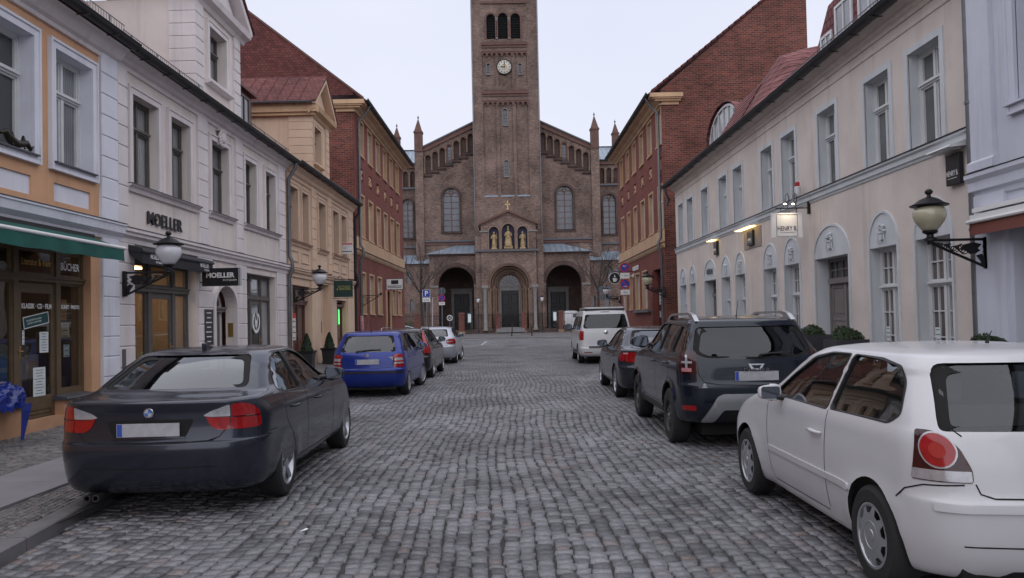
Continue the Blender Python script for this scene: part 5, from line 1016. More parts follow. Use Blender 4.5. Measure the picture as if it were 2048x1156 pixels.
# ================================================================== LEFT SIDE
def carc(s0, s1, d0, d1, z0, z1, P, xf, m, name='wall'):
    q = mk(xf); q.box(s0, s1, d0, d1, z0, z1); return q.build(name, m, P)
LX = (1, 0, 0)
def bookshop():
    P = thing('town_house', 'orange town house with white window surrounds and a bookshop behind olive frames', 'house', LM(10, 0, 0)); xf = LM
    ups = [(12.04, 13.08), (10.46, 11.50), (8.88, 9.92), (7.3, 8.34), (5.7, 6.7), (4.1, 5.1), (2.5, 3.5), (.9, 1.9), (-1, 0), (-3, -2), (-5, -4)]
    holes = [rect(a, b, 4.26, 6.04) for a, b in ups]
    holes.append([(9.3, .56), (11.24, .56), (11.24, .29), (12.27, .29), (12.27, .56), (13.05, .56), (13.05, 2.93), (9.3, 2.93)])
    pan = [rect(a+.0, b-.02, 3.64, 3.93) for a, b in ups[:6]]
    q = mk(xf); q.wall(rect(-8, 13.34, 0, 6.45), holes+pan, 0, .16); q.build('wall', w_orange, P)
    for h in pan:
        q = mk(xf); q.add([(h[0][0], -.03, h[0][1]), (h[1][0], -.03, h[0][1]), (h[2][0], -.03, h[2][1]), (h[3][0], -.03, h[3][1])], [(0, 1, 2, 3)]); q.build('white_panel', w_white, P)
    for i, (a, b) in enumerate(ups): window(P, xf, a, b, 4.26, 6.04, .2, .145, w_white, m_fwhite, g_dark if i % 2 else g_curt, sill=.06)
    for a, b in ups:
        q = mk(xf); h = rect(a+.002, b-.002, 4.262, 6.038); q.add([(p[0], .0, p[1]) for p in h]+[(p[0], -.2, p[1]) for p in h], [(j, (j+1) % 4, (j+1) % 4+4, j+4) for j in range(4)]); q.build('reveal', w_white, P)
    quoins(P, xf, 13.32, 13.85, .1, 3.22, .07, w_white); quoins(P, xf, 13.32, 13.85, 3.53, 6.45, .07, w_white)
    mould(P, xf, [(0, 3.2), (.06, 3.2), (.08, 3.26), (.16, 3.33), (.18, 3.45), (.2, 3.46), (.2, 3.49), (0, 3.52)], -8, 13.9, w_white, 'string_course')
    mould(P, xf, [(0, 3.5), (.21, 3.495), (.21, 3.505), (0, 3.54)], -8, 13.9, m_lead, 'ledge_flashing')
    mould(P, xf, [(0, 6.36), (.05, 6.36), (.06, 6.42), (.12, 6.46), (.24, 6.62), (.3, 6.64), (.3, 6.72), (0, 6.74)], -8, 13.88, w_creamlt, 'cornice')
    gutter(P, xf, -8, 13.9, .38, 6.74, .1)
    roofplane(P, xf, -8, 13.9, .3, 6.76, -3.0, 9.9, roof_tile); snowguard(P, xf, 12.2, 14.0, .12, 6.95)
    carc(-8, 13.9, -6, -3, 0, 8.5, P, xf, w_creamlt, 'rear_wing')
    # red dormer in the roof
    q = mk(xf); q.box(13.0, 14.15, -2.2, -.75, 6.9, 8.75); q.box(12.9, 14.25, -2.3, -.65, 8.75, 8.83); dm = q.build('dormer', m_fred, P)
    q = mk(xf); q.ring(13.1, 14.05, 7.35, 8.6, .07, -.75, -.7); q.box(13.55, 13.6, -.75, -.7, 7.4, 8.55); q.box(13.15, 14.0, -.75, -.7, 8.1, 8.16); sub(q, 'frame', m_fwhite, dm); q = mk(xf); q.plate(rect(13.12, 14.03, 7.37, 8.58), -.735); sub(q, 'pane', g_curt, dm)
    # shop front
    f = mk(xf); d = -.15; w = .11
    for s in (11.26, 12.285, 9.35): f.box(s, s+w, d-.06, d+.03, .58 if s < 11 or s > 12.0 else .3, 2.93)
    f.box(11.26, 11.37, d-.06, d+.03, .3, .6); f.box(12.285, 12.395, d-.06, d+.03, .3, .6); f.box(12.99, 13.05, d-.06, d+.02, .58, 2.93); f.box(9.3, 13.05, d-.06, d+.02, 2.86, 2.93)
    f.box(9.35, 13.05, d-.06, d+.045, 2.37, 2.47); f.box(9.35, 13.05, d-.02, d+.07, 2.43, 2.455); f.box(9.46, 11.26, d-.06, d+.02, .58, .66); f.box(12.395, 12.99, d-.06, d+.02, .58, .66)
    fr = f.build('shop_front', m_fbrown, P)
    for a, b, z0, z1 in ((9.46, 11.26, .66, 2.37), (12.395, 12.99, .66, 2.37), (9.46, 11.26, 2.47, 2.86), (11.37, 12.285, 2.47, 2.86), (12.395, 12.99, 2.47, 2.86)):
        f = mk(xf); f.ring(a, b, z0, z1, .035, d-.05, d+.008); sub(f, 'sash', m_fbrown, fr)
        f = mk(xf); f.plate(rect(a+.03, b-.03, z0+.03, z1-.03), d-.02); sub(f, 'pane', m_shopglass, fr)
    panelled(P, xf, 11.375, 12.28, .3, 2.34, d, m_fbrown, 'shop_door', m_shopglass, ((.02, .055), (.16, .93)), True, hs=11.43)
    for a, b in ((9.3, 11.30), (12.22, 13.12)):
        q = mk(xf); q.extr([(-.16, .60), (.07, .56), (.08, .54), (.07, .515), (-.16, .515)], a, b); q.build('window_ledge', m_lead, P)
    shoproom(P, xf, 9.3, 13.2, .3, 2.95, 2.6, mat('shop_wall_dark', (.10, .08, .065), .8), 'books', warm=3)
    # lettering on the glass
    dd = -.155
    for body, s, z, sz in (('BÜCHER', 12.70, 2.64, .17), ('BELLETRISTIK', 10.5, 2.64, .15), ('KLASSIK · CD · FILM', 11.83, 1.99, .105), ('KUNST · PHOTO', 12.70, 1.99, .085), ('HÖRBÜCHER · KÜCHE', 10.5, 1.99, .105)):
        text('shop_lettering', body, sz, m_signwhite, P, A3(xf, s, dd+.01, z), A3(xf, s+1, 0, 0)-A3(xf, s, 0, 0), (0, 0, 1), .001, weight=.003, sx=.8)
    text('shop_lettering', 'Literatur & mehr', .15, m_brass, P, A3(xf, 11.83, dd+.01, 2.66), A3(xf, 2, 0, 0)-A3(xf, 1, 0, 0), (0, 0, 1), .001, sx=.7)
    # awning
    q = mk(xf); n = 6
    top = [(.08, 3.16), (.25, 3.12), (.55, 3.0), (.68, 2.94)]
    pr = top+[(.685, 2.93)]; q.extr(pr+[(p[0]-.004, p[1]-.012) for p in pr[::-1]], 5.0, 12.80)
    # valance with a slack lower edge
    vs = []; ns = 60
    for i in range(ns+1): s = 5.0+7.8*i/ns; vs += [(s, .69+.006*math.sin(i*1.7), 2.94), (s, .70+.012*math.sin(i*1.3), 2.735+.008*math.sin(i*.9))]
    q.add(vs, [(2*i, 2*i+1, 2*i+3, 2*i+2) for i in range(ns)]); q.add([(12.80, .08, 3.16), (12.80, .68, 2.94), (12.80, .70, 2.735)], [(0, 1, 2)])
    aw = q.build('awning', mat('awning_green', (.003, .085, .068), .75, var=.25, vscale=2, bump=.2, bscale=15), P, 50)
    q = mk(xf); q.tube([(5, .68, 2.955), (12.86, .68, 2.955)], .03, 10); sub(q, 'front_bar', m_signwhite, aw, 40); q = mk(xf); q.box(5, 12.9, 0, .16, 3.1, 3.2); sub(q, 'awning_case', m_black, aw)
    return P
bs = bookshop()
MAT_INK = mat('ink_grey', (.12, .12, .14), .7)
def poster(name, label, s0, s1, z0, z1, d, m, xf=LM, tilt=0., lines=0, ink=None, cat='poster'):
    q = mk(xf); c, z = (s0+s1)/2, (z0+z1)/2; P_ = [(s0-c, z0-z), (s1-c, z0-z), (s1-c, z1-z), (s0-c, z1-z)]; R2 = lambda p: (c+p[0]*math.cos(tilt)-p[1]*math.sin(tilt), z+p[0]*math.sin(tilt)+p[1]*math.cos(tilt))
    q.prism([R2(p) for p in P_], d, d+.002); o = tag(q.build(name, m), label, cat)
    if lines:
        l = mk(xf); random.seed(lines)
        for i in range(lines):
            zz = (z1-z)*(.8-1.6*i/max(1, lines-1)) if lines > 1 else 0; w = (s1-s0)*.5*random.uniform(.4, .85); h = (z1-z0)/lines*.10
            l.prism([R2(p) for p in ((-w, zz-h), (w, zz-h), (w, zz+h), (-w, zz+h))], d+.0022, d+.003)
        l.build('printing', ink or MATS['ink_grey'], None).parent = o
    return o
m_paper = mat('paper_white', (.62, .68, .68), .7, var=.05); m_paperbrown = mat('paper_brown', (.42, .2, .06), .7, var=.3, vscale=20)
m_banner = mat('banner_green', (.005, .07, .07), .5, var=.05)
o = poster('window_banner', 'green rounded sign with white border stuck slantwise on the bookshop door glass', 11.50, 12.10, 1.70, 1.86, -.14, m_banner, tilt=.16, cat='sign')
q = mk(LM); c, z, a = 11.80, 1.78, .16
def rr2(p): return (c+p[0]*math.cos(a)-p[1]*math.sin(a), z+p[0]*math.sin(a)+p[1]*math.cos(a))
q.slab([rr2(p) for p in rect(-.31, .31, -.09, .09)], -.139, -.1365, ([rr2(p) for p in rect(-.297, .297, -.077, .077)],)); q.build('border', m_signwhite, None).parent = o
A_ = A3(LM, c, -.136, z); X_ = A3(LM, c+math.cos(a), -.136, z+math.sin(a))-A_; U_ = A3(LM, c-math.sin(a), -.136, z+math.cos(a))-A_
text('sign_text', 'Wir BUCHEN für Sie weiter\ndas Buch in unserem Regal', .042, m_signwhite, o, A_-X_*.05, X_, U_, .0008, sx=.75)
poster('poster', 'pale green sheet with scattered black drawings low on the bookshop door', 11.72, 12.02, .62, 1.06, -.142, m_paper, lines=9)
poster('notice', 'small white notice at handle height on the bookshop door', 11.88, 12.1, 1.28, 1.6, -.142, m_paper, lines=7, cat='notice')
poster('sticker', 'narrow white sticker strip on the left edge of the bookshop door glass', 11.47, 11.52, 1.42, 1.63, -.142, m_paper, lines=4, cat='sticker')
poster('paper_bag', 'brown patterned paper bag hung in the right bookshop window', 12.44, 12.76, 1.78, 2.12, -.24, m_paperbrown, cat='bag', lines=6, ink=mat('bag_ink', (.5, .33, .12), .7))
poster('book_cover', 'buff card with print hanging below the brown bag in the shop window', 12.6, 12.82, 1.5, 1.73, -.24, mat('buff_card', (.5, .4, .27), .7), lines=3, cat='card')
poster('leaflet', 'white leaflet standing in the lower part of the right bookshop window', 12.66, 12.82, 1.18, 1.38, -.24, m_paper, lines=3, cat='leaflet')
poster('leaflet', 'slanted white leaflet at the left side of the right bookshop window', 12.44, 12.52, 1.22, 1.45, -.24, m_paper, tilt=.12, cat='leaflet')
def letterhouse():
    P = thing('town_house', 'cream town house with a pedimented gable and the fashion shop with black lettering', 'house', LM(18.5, 0, 0)); xf = LM
    ups = [(14.43, 15.46), (16.02, 16.94), (18.13, 19.18), (20.33, 21.17), (21.96, 22.82)]
    holes = [rect(a, b, 4.32, 6.03) for a, b in ups]
    holes += [rect(14.46, 17.25, .15, 2.97), rect(20.34, 22.82, .15, 3.03), arch(18.18, 19.52, .15, 2.08, 12, .78)]
    q = mk(xf); q.wall(rect(13.85, 23.92, 0, 6.6), holes, 0, .22); q.build('wall', w_cream, P)
    for i, (a, b) in enumerate(ups):
        w = window(P, xf, a, b, 4.32, 6.03, .17, .15, w_creamlt, m_fgrey, g_curt, bottom=False, k=1)
    for a, b in ((14.2, 17.33), (17.9, 19.5), (20.15, 23.1)):
        mould(P, xf, [(0, 4.18), (.05, 4.18), (.07, 4.25), (.13, 4.28), (.14, 4.31), (0, 4.33)], a, b, w_creamlt, 'window_ledge'); mould(P, xf, [(-.2, 4.34), (.15, 4.315), (.15, 4.3), (-.2, 4.325)], a-.01, b+.01, m_lead, 'ledge_flashing')
    for a, b in ((13.86, 14.22), (17.36, 17.86), (19.66, 20.12), (23.12, 23.72)): quoins(P, xf, a, b, 3.5, 6.42, .06, w_creamlt)
    # rusticated ground floor
    for a, b in ((13.86, 14.44), (17.28, 18.1), (19.62, 20.32), (22.86, 23.72)): quoins(P, xf, a, b, .15, 3.2, .05, w_creamlt, .38, name='rusticated_pier')
    q = mk(xf); o_ = arch(18.08, 19.62, .15, 2.08, 16, .78); i_ = arch(18.18, 19.52, .149, 2.08, 16, .78); q.slab(o_[1:2]+o_[2:]+[o_[0]] if False else o_, -.01, .075, (i_,)) if False else None
    pts_o = arch(18.06, 19.64, .15, 2.08, 16, .80)[2:]; pts_i = arch(18.18, 19.52, .15, 2.08, 16, .78)[2:]
    pts_o = [(19.64, .15)]+pts_o+[(18.06, .15)]; pts_i = [(19.52, .15)]+pts_i+[(18.18, .15)]; n = len(pts_o)
    q.add([(p[0], .085, p[1]) for p in pts_o]+[(p[0], .085, p[1]) for p in pts_i]+[(p[0], -.01, p[1]) for p in pts_o]+[(p[0], -.01, p[1]) for p in pts_i], [(i, i+1, n+i+1, n+i) for i in range(n-1)]+[(i, i+1, 2*n+i+1, 2*n+i) for i in range(n-1)]+[(n+i, n+i+1, 3*n+i+1, 3*n+i) for i in range(n-1)]); q.build('door_surround', w_creamlt, P)
    mould(P, xf, [(0, 3.2), (.05, 3.2), (.06, 3.28), (.12, 3.33), (.12, 3.38), (.16, 3.4), (.16, 3.46), (0, 3.47)], 13.92, 23.9, w_creamlt, 'string_course'); mould(P, xf, [(0, 3.48), (.17, 3.462), (.17, 3.475), (0, 3.5)], 13.92, 23.9, m_lead, 'ledge_flashing')
    mould(P, xf, [(0, 6.4), (.04, 6.4), (.05, 6.47), (.12, 6.5), (.16, 6.58), (.26, 6.64), (.27, 6.72), (0, 6.74)], 13.86, 23.92, w_creamlt, 'cornice')
    gutter(P, xf, 13.9, 24.05, .36, 6.72, .1)
    for a, b in ((13.9, 17.3), (20.1, 23.95)): roofplane(P, xf, a, b, .27, 6.76, -3.2, 9.4, roof_tile)
    roofplane(P, xf, 17.3, 20.1, -1.8, 8.4, -3.2, 9.4, roof_tile)
    snowguard(P, xf, 14.0, 17.5, .1, 6.88); snowguard(P, xf, 20.4, 24.0, .1, 6.88)
    # keystone ornament over the middle window
    random.seed(5); q = mk(xf)
    for i in range(16): a = 2*math.pi*i/16; q.blob((18.66+.17*math.cos(a), .09, 6.17+.17*math.sin(a)), (.055, .04, .055), 7, 5, .5)
    q.blob((18.66, .1, 6.17), (.12, .07, .14), 10, 8, .25); q.box(18.5, 18.82, 0, .08, 6.0, 6.12); q.box(18.45, 18.87, 0, .12, 6.33, 6.37); q.build('keystone_ornament', w_creamlt, P, 50)
    # gable with pediment
    q = mk(xf); q.wall(rect(17.3, 20.05, 6.7, 9.05), [rect(18.08, 19.12, 7.42, 8.72)], 0, .22); q.add([(17.3, 0, 6.7), (17.3, -2.9, 6.7), (17.3, -2.9, 9.05), (17.3, 0, 9.05), (20.05, 0, 6.7), (20.05, -2.9, 6.7), (20.05, -2.9, 9.05), (20.05, 0, 9.05)], [(0, 1, 2, 3), (4, 5, 6, 7)]); g = q.build('gable', w_cream, P)
    w = window(P, xf, 18.08, 19.12, 7.42, 8.72, .22, .15, w_creamlt, m_fgrey, g_curt, bottom=False); mould(P, xf, [(-.2, 7.44), (.15, 7.41), (.15, 7.34), (.06, 7.3), (0, 7.3)], 17.86, 19.34, w_creamlt, 'window_ledge')
    quoins(P, xf, 17.3, 17.72, 6.75, 9.05, .05, w_creamlt, .3); quoins(P, xf, 19.63, 20.05, 6.75, 9.05, .05, w_creamlt, .3)
    q = mk(xf); n_ = 8
    for i in range(n_): z = 6.75+i*2.3/n_; q.box(17.25, 17.302, -.55, .05, z+.006, z+2.3/n_-.006)
    q.build('pilaster', w_creamlt, P)
    mould(P, xf, [(0, 9.03), (.05, 9.03), (.1, 9.12), (.24, 9.17), (.28, 9.3), (0, 9.32)], 17.05, 20.3, w_creamlt, 'pediment_cornice')
    q = mk(xf); q.prism([(17.3, 9.3), (20.05, 9.3), (18.675, 10.35)], -.1, .02)
    for sg in (-1, 1): q.prism([(18.675+sg*1.68, 9.28), (18.675+sg*1.68, 9.40), (18.675, 10.72), (18.675, 10.55), (18.675+sg*1.50, 9.33)], -.05, .27)
    q.build('pediment', w_creamlt, P)
    q = mk(xf); q.prism([(16.92, 9.36), (16.92, 9.42), (18.675, 10.80), (20.43, 9.42), (20.43, 9.36), (18.675, 10.72)], -3.2, .32); q.build('gable_roof', roof_tile, P)
    # box dormer
    q = mk(xf); q.box(22.1, 23.55, -2.6, -.9, 7.2, 8.62); q.box(21.95, 23.7, -2.7, -.75, 8.62, 8.7); dm = q.build('dormer', m_fred, P)
    q = mk(xf); q.ring(22.4, 23.3, 7.5, 8.5, .07, -.9, -.86); q.box(22.83, 22.87, -.9, -.86, 7.55, 8.45); sub(q, 'frame', m_fgrey, dm); q = mk(xf); q.plate(rect(22.45, 23.25, 7.55, 8.45), -.885); sub(q, 'pane', g_dark, dm)
    carc(13.95, 23.9, -9, -3.2, 0, 8.0, P, xf, w_cream, 'rear_wing')
    # shop front
    d = -.2; f = mk(xf); f.ring(14.46, 17.25, .2, 2.97, .07, d-.06, d+.02)
    for s in (15.36, 16.42): f.box(s, s+.13, d-.06, d+.05, .2, 2.9)
    f.box(14.53, 17.18, d-.06, d+.07, 2.34, 2.46); f.box(14.53, 17.18, d-.02, d+.1, 2.42, 2.45); f.box(14.53, 15.36, d-.06, d+.02, .2, .55); f.box(16.55, 17.18, d-.06, d+.02, .2, .55); f.box(14.46, 14.9, d, d+.02, .2, 2.9) if False else None
    fr = f.build('shop_front', m_fgrey, P)
    for a, b, z0, z1 in ((14.53, 15.36, .55, 2.34), (16.55, 17.18, .55, 2.34), (14.53, 15.36, 2.46, 2.9), (15.49, 16.42, 2.46, 2.9), (16.55, 17.18, 2.46, 2.9)):
        f = mk(xf); f.ring(a, b, z0, z1, .045, d-.05, d+.01); sub(f, 'sash', m_fgrey, fr); f = mk(xf); f.plate(rect(a+.04, b-.04, z0+.04, z1-.04), d-.02); sub(f, 'pane', m_shopglass, fr)
    panelled(P, xf, 15.49, 16.42, .2, 2.34, d+.02, m_fgrey, 'shop_door', m_shopglass, ((.04, .14), (.2, .94)), True, hs=16.36)
    shoproom(P, xf, 14.3, 17.4, .2, 2.95, 2.4, mat('shop_wall_warm', (.42, .3, .2), .8), 'fashion', warm=8)
    # black awning
    q = mk(xf); q.extr([(.04, 3.17), (.30, 3.10), (.33, 3.05), (.33, 3.02), (.05, 3.05)], 14.2, 17.48); q.box(14.22, 17.46, .29, .30, 2.82, 3.04); q.add([(14.22, .04, 3.15), (14.22, .3, 3.08), (14.22, .3, 2.82), (14.22, .05, 3.0)], [(0, 1, 2, 3)])
    aw = q.build('awning', mat('awning_black', (.012, .014, .018), .6), P)
    for s, n_ in ((14.75, 1), (17.0, 1)):
        text('awning_lettering', 'MOELLER', .125, m_signwhite, P, A3(xf, s, .303, 2.965), A3(xf, 2, 0, 0)-A3(xf, 1, 0, 0), (0, 0, 1), .001, weight=.003, sx=.85); text('awning_lettering', 'POTSDAM', .055, m_signwhite, P, A3(xf, s+.12, .303, 2.87), A3(xf, 2, 0, 0)-A3(xf, 1, 0, 0), (0, 0, 1), .001, weight=.001)
    # arched door
    q = mk(xf); q.plate(arch(18.18, 19.52, .15, 2.08, 16, .78), -.32); ba = q.build('door_recess', w_creamlt, P)
    panelled(P, xf, 18.3, 19.3, .2, 1.98, -.28, m_taupe, 'house_door', None, ((.06, .4), (.47, .95)), True, hs=18.36)
    q = mk(xf); q.box(18.25, 19.45, -.3, -.2, 1.98, 2.08); q.box(18.23, 19.47, -.3, -.16, 2.05, 2.1); q.build('door_transom', m_taupe, P); q = mk(xf); q.plate(arch(18.3, 19.3, 2.12, 2.13, 10, .75), -.29); q.build('fanlight', g_dark, P)
    q = mk(xf); q.bbox(18.88, 19.20, -.19, -.17, 1.34, 1.68, .005) if False else q.box(19.51, 19.522, -.16, -.03, 1.35, 1.7); q.build('bell_plate', m_brass, P)
    # second shop window
    d = -.2; f = mk(xf); f.ring(20.34, 22.82, .2, 3.03, .07, d-.06, d+.02)
    for s in (21.12, 22.0): f.box(s, s+.1, d-.06, d+.03, .2, 2.96)
    f.box(20.41, 22.75, d-.06, d+.05, 2.34, 2.43); f.box(20.41, 21.12, d-.06, d+.02, .2, .5); f.box(22.1, 22.75, d-.06, d+.02, .2, .5); fr = f.build('shop_front', m_fgrey, P)
    for a, b, z0, z1 in ((20.41, 21.12, .5, 2.34), (22.1, 22.75, .5, 2.34), (20.41, 21.12, 2.43, 2.96), (21.22, 22.0, 2.43, 2.96), (22.1, 22.75, 2.43, 2.96)):
        f = mk(xf); f.ring(a, b, z0, z1, .045, d-.05, d+.01); sub(f, 'sash', m_fgrey, fr); f = mk(xf); f.plate(rect(a+.04, b-.04, z0+.04, z1-.04), d-.02); sub(f, 'pane', g_curt, fr)
    panelled(P, xf, 21.22, 22.0, .2, 2.34, d+.01, m_fgrey, 'shop_door', g_dark, ((.04, .14), (.2, .94)), True)
    # wall lettering and ledge plate
    text('wall_lettering', 'MOELLER', .36, m_signblack, P, A3(xf, 15.74, .03, 3.76), A3(xf, 2, 0, 0)-A3(xf, 1, 0, 0), (0, 0, 1), .012, weight=.004, sx=1.02); text('wall_lettering', 'D', .08, m_signblack, P, A3(xf, 15.33, .03, 3.76), A3(xf, 2, 0, 0)-A3(xf, 1, 0, 0), (0, 0, 1), .02, weight=.004)
    q = mk(xf); q.box(13.95, 14.07, .05, .06, .9, 1.25); q.build('wall_vent', mat('vent_grey', (.09, .09, .1), .6), P)
    downpipe(P, xf, [(23.86, .36, 6.66), (23.86, .34, 6.5), (23.86, .12, 6.15), (23.86, .12, 3.75), (23.86, .2, 3.6), (23.86, .2, 3.3), (23.86, .1, 3.1), (23.86, .1, .12)], .06)
    return P
letterhouse()
o = poster('name_board', 'black board listing firms in white left of the arched door', 17.56, 18.05, 1.2, 2.02, .055, m_signblack, lines=7, ink=m_signwhite, cat='sign')
# rabbit-head roundel on the second shop door
q = mk(LM); th = np.linspace(.35, 2*math.pi-.35+0, 30); c = (21.62, 1.72)
q.add([(c[0]+r*math.sin(t), -.17, c[1]+1.0*r*math.cos(t)) for r in (.31, .22) for t in np.linspace(.5, 2*math.pi-.5, 30)], [(i, i+1, 31+i, 30+i) for i in range(29)])
q.prism([(c[0]-.09, c[1]-.02), (c[0]-.1, c[1]+.22), (c[0]-.04, c[1]+.05), (c[0]+.04, c[1]+.05), (c[0]+.1, c[1]+.22), (c[0]+.09, c[1]-.02), (c[0], c[1]-.2)], -.172, -.168)
tag(q.build('door_emblem', m_signwhite), 'white open ring emblem with an eared head on the second shop door glass', 'emblem')
def yellowhouse():
    P = thing('town_house', 'yellow town house with brown windows and a small pedimented gable', 'house', LM(28.6, 0, 0)); xf = LM
    ups = [(24.15, 25.12), (25.6, 26.35), (27.7, 28.66), (29.8, 30.72), (31.18, 32.08)]
    holes = [rect(a, b, 4.32, 6.03) for a, b in ups]+[rect(24.3, 26.5, .2, 2.9), rect(27.76, 29.15, .2, 3.08), rect(30.15, 32.0, .2, 2.56)]
    q = mk(xf); q.wall(rect(23.92, 33.35, 0, 6.6), holes, 0, .22); q.build('wall', w_yellow, P)
    for a, b in ups: window(P, xf, a, b, 4.32, 6.03, .22, .14, w_yellow, m_fred, g_brown, bottom=False)
    for a, b in ((24.0, 26.55), (27.5, 28.85), (29.6, 32.3)):
        mould(P, xf, [(0, 4.16), (.05, 4.18), (.07, 4.25), (.13, 4.28), (.14, 4.31), (0, 4.33)], a, b, w_yellow, 'window_ledge'); mould(P, xf, [(-.2, 4.34), (.15, 4.315), (.15, 4.3), (-.2, 4.325)], a-.01, b+.01, m_fred, 'ledge_flashing')
    for a, b in ups:
        if a == 27.7: continue
        q = mk(xf); q.ring(a-.05, b+.05, 3.66, 4.03, .04, -.01, .03); q.build('sunk_panel', w_yellow, P)
    for a, b in ((26.75, 27.3), (28.98, 29.5), (32.4, 33.3)): quoins(P, xf, a, b, 3.5, 6.42, .06, w_yellow)
    quoins(P, xf, 23.95, 24.05, 3.5, 6.42, .06, w_yellow)
    mould(P, xf, [(0, 3.15), (.05, 3.15), (.06, 3.25), (.12, 3.3), (.12, 3.35), (.16, 3.37), (.16, 3.42), (0, 3.43)], 23.95, 33.3, w_yellow, 'string_course'); mould(P, xf, [(0, 3.44), (.17, 3.422), (.17, 3.435), (0, 3.46)], 23.95, 33.3, m_fred, 'ledge_flashing')
    mould(P, xf, [(0, 6.3), (.04, 6.3), (.05, 6.4), (.12, 6.45), (.16, 6.55), (.28, 6.64), (.3, 6.76), (0, 6.78)], 23.93, 33.3, w_yellow, 'cornice')
    gutter(P, xf, 24.1, 33.4, .38, 6.78, .1)
    for a, b in ((23.95, 26.9), (29.35, 33.35)): roofplane(P, xf, a, b, .3, 6.8, -3.4, 9.6, roof_tile)
    snowguard(P, xf, 29.6, 33.2, .1, 6.92)
    # lower piers
    for a, b in ((24.0, 24.28), (26.54, 27.7), (29.2, 30.1), (32.05, 33.3)): mould(P, xf, [(-.01, .15), (.06, .15), (.06, 3.12), (-.01, 3.12)], a, b, w_yellow, 'pier')
    q = mk(xf); q.wall(rect(26.88, 29.35, 6.7, 9.0), [rect(27.27, 28.2, 7.35, 8.66)], 0, .22); q.add([(26.88, 0, 6.7), (26.88, -3.2, 6.7), (26.88, -3.2, 9.0), (26.88, 0, 9.0), (29.35, 0, 6.7), (29.35, -3, 6.7), (29.35, -3, 9.0), (29.35, 0, 9.0)], [(0, 1, 2, 3), (4, 5, 6, 7)]); q.build('gable', w_yellow, P)
    window(P, xf, 27.27, 28.2, 7.35, 8.66, .22, .12, w_yellow, m_fred, g_brown, bottom=False); mould(P, xf, [(-.2, 7.36), (.14, 7.34), (.14, 7.28), (0, 7.26)], 27.1, 28.4, w_yellow, 'window_ledge')
    quoins(P, xf, 26.88, 27.08, 6.75, 9.0, .05, w_yellow, .3); quoins(P, xf, 28.9, 29.35, 6.75, 9.0, .05, w_yellow, .3)
    q = mk(xf)
    for i in range(8): z = 6.75+i*2.25/8; q.box(26.83, 26.882, -.75, .05, z+.006, z+2.25/8-.006)
    q.build('pilaster', w_yellow, P)
    q = mk(xf); e = [(0, 8.95), (.05, 8.98), (.1, 9.08), (.26, 9.14), (.3, 9.3), (0, 9.32)]; q.extr(e, 26.6, 29.6); q.box(26.62, 26.9, -3.2, .3, 9.02, 9.3); q.box(26.7, 26.9, -3.2, .2, 8.92, 9.03); q.build('pediment_cornice', w_ochre, P)
    q = mk(xf); q.prism([(26.9, 9.3), (29.35, 9.3), (28.1, 10.25)], -.1, .02)
    for sg in (-1, 1): q.prism([(28.1+sg*1.55, 9.28), (28.1+sg*1.55, 9.40), (28.1, 10.62), (28.1, 10.44), (28.1+sg*1.38, 9.33)], -.05, .28)
    q.build('pediment', w_yellow, P)
    q = mk(xf); q.prism([(26.5, 9.34), (26.5, 9.40), (28.1, 10.70), (29.7, 9.40), (29.7, 9.34), (28.1, 10.62)], -3.6, .31)
    for i in range(9): d_ = -3.5+i*.4; q.prism([(26.5, 9.40), (26.5, 9.425), (28.1, 10.725), (28.1, 10.70)], d_, d_+.03)
    q.build('gable_roof', roof_tile, P)
    gutter(P, lambda s, d, z: LM(26.45+(d-.38)*-1+0, -(s-24)*.0-3.4+(s-24.1), z), 24.1, 27.7, .38, 9.33, .06, m_zinc)
    # wooden shop door with glazed leaves
    d = -.2; f = mk(xf); f.ring(24.3, 26.5, .2, 2.9, .08, d-.06, d+.02); f.box(24.38, 26.42, d-.06, d+.1, 2.28, 2.42); f.box(24.3, 26.5, d-.06, d+.13, 2.38, 2.42); f.box(25.6, 25.7, d-.05, d+.03, .28, 2.28); fr = f.build('shop_front', m_fred, P)
    f = mk(xf); f.plate(rect(24.38, 26.42, 2.42, 2.82), d-.02); sub(f, 'pane', g_brown, fr)
    panelled(P, xf, 24.4, 25.6, .28, 2.28, d, m_fred, 'shop_door', g_brown, ((.05, .35), (.42, .95)), True, 2); panelled(P, xf, 25.7, 26.42, .28, 2.28, d, m_fred, 'shop_door', g_brown, ((.05, .35), (.42, .95)), False)
    q = mk(xf); q.plate(rect(27.7, 29.2, .2, 3.1), -.215); q.build('blind_niche', w_yellow, P)
    q = mk(xf); q.box(28.5, 28.68, -.21, -.17, 1.3, 1.72); q.build('letter_box', m_steel, P)
    f = mk(xf); f.ring(30.15, 32.0, .2, 2.56, .08, d-.06, d+.02); f.box(30.15, 32.0, d-.06, d+.1, 2.3, 2.4); f.box(31.0, 31.1, d-.05, d+.03, .28, 2.3); fr = f.build('shop_front', m_fred, P)
    panelled(P, xf, 30.23, 31.0, .28, 2.3, d, m_fred, 'shop_door', g_brown, ((.05, .35), (.40, .97)), True); panelled(P, xf, 31.1, 31.92, .28, 2.3, d, m_fred, 'shop_door', g_brown, ((.05, .35), (.40, .97)), False)
    carc(23.95, 33.3, -9, -3.4, 0, 8.0, P, xf, w_yellow, 'rear_wing')
    downpipe(P, xf, [(33.38, .3, 6.7), (33.38, .3, 6.4), (33.38, .12, 6.1), (33.38, .12, 3.8), (33.38, .2, 3.6), (33.38, .2, 3.3), (33.38, .1, 3.1), (33.38, .1, .15)], .065, m=m_gutter)
yellowhouse()
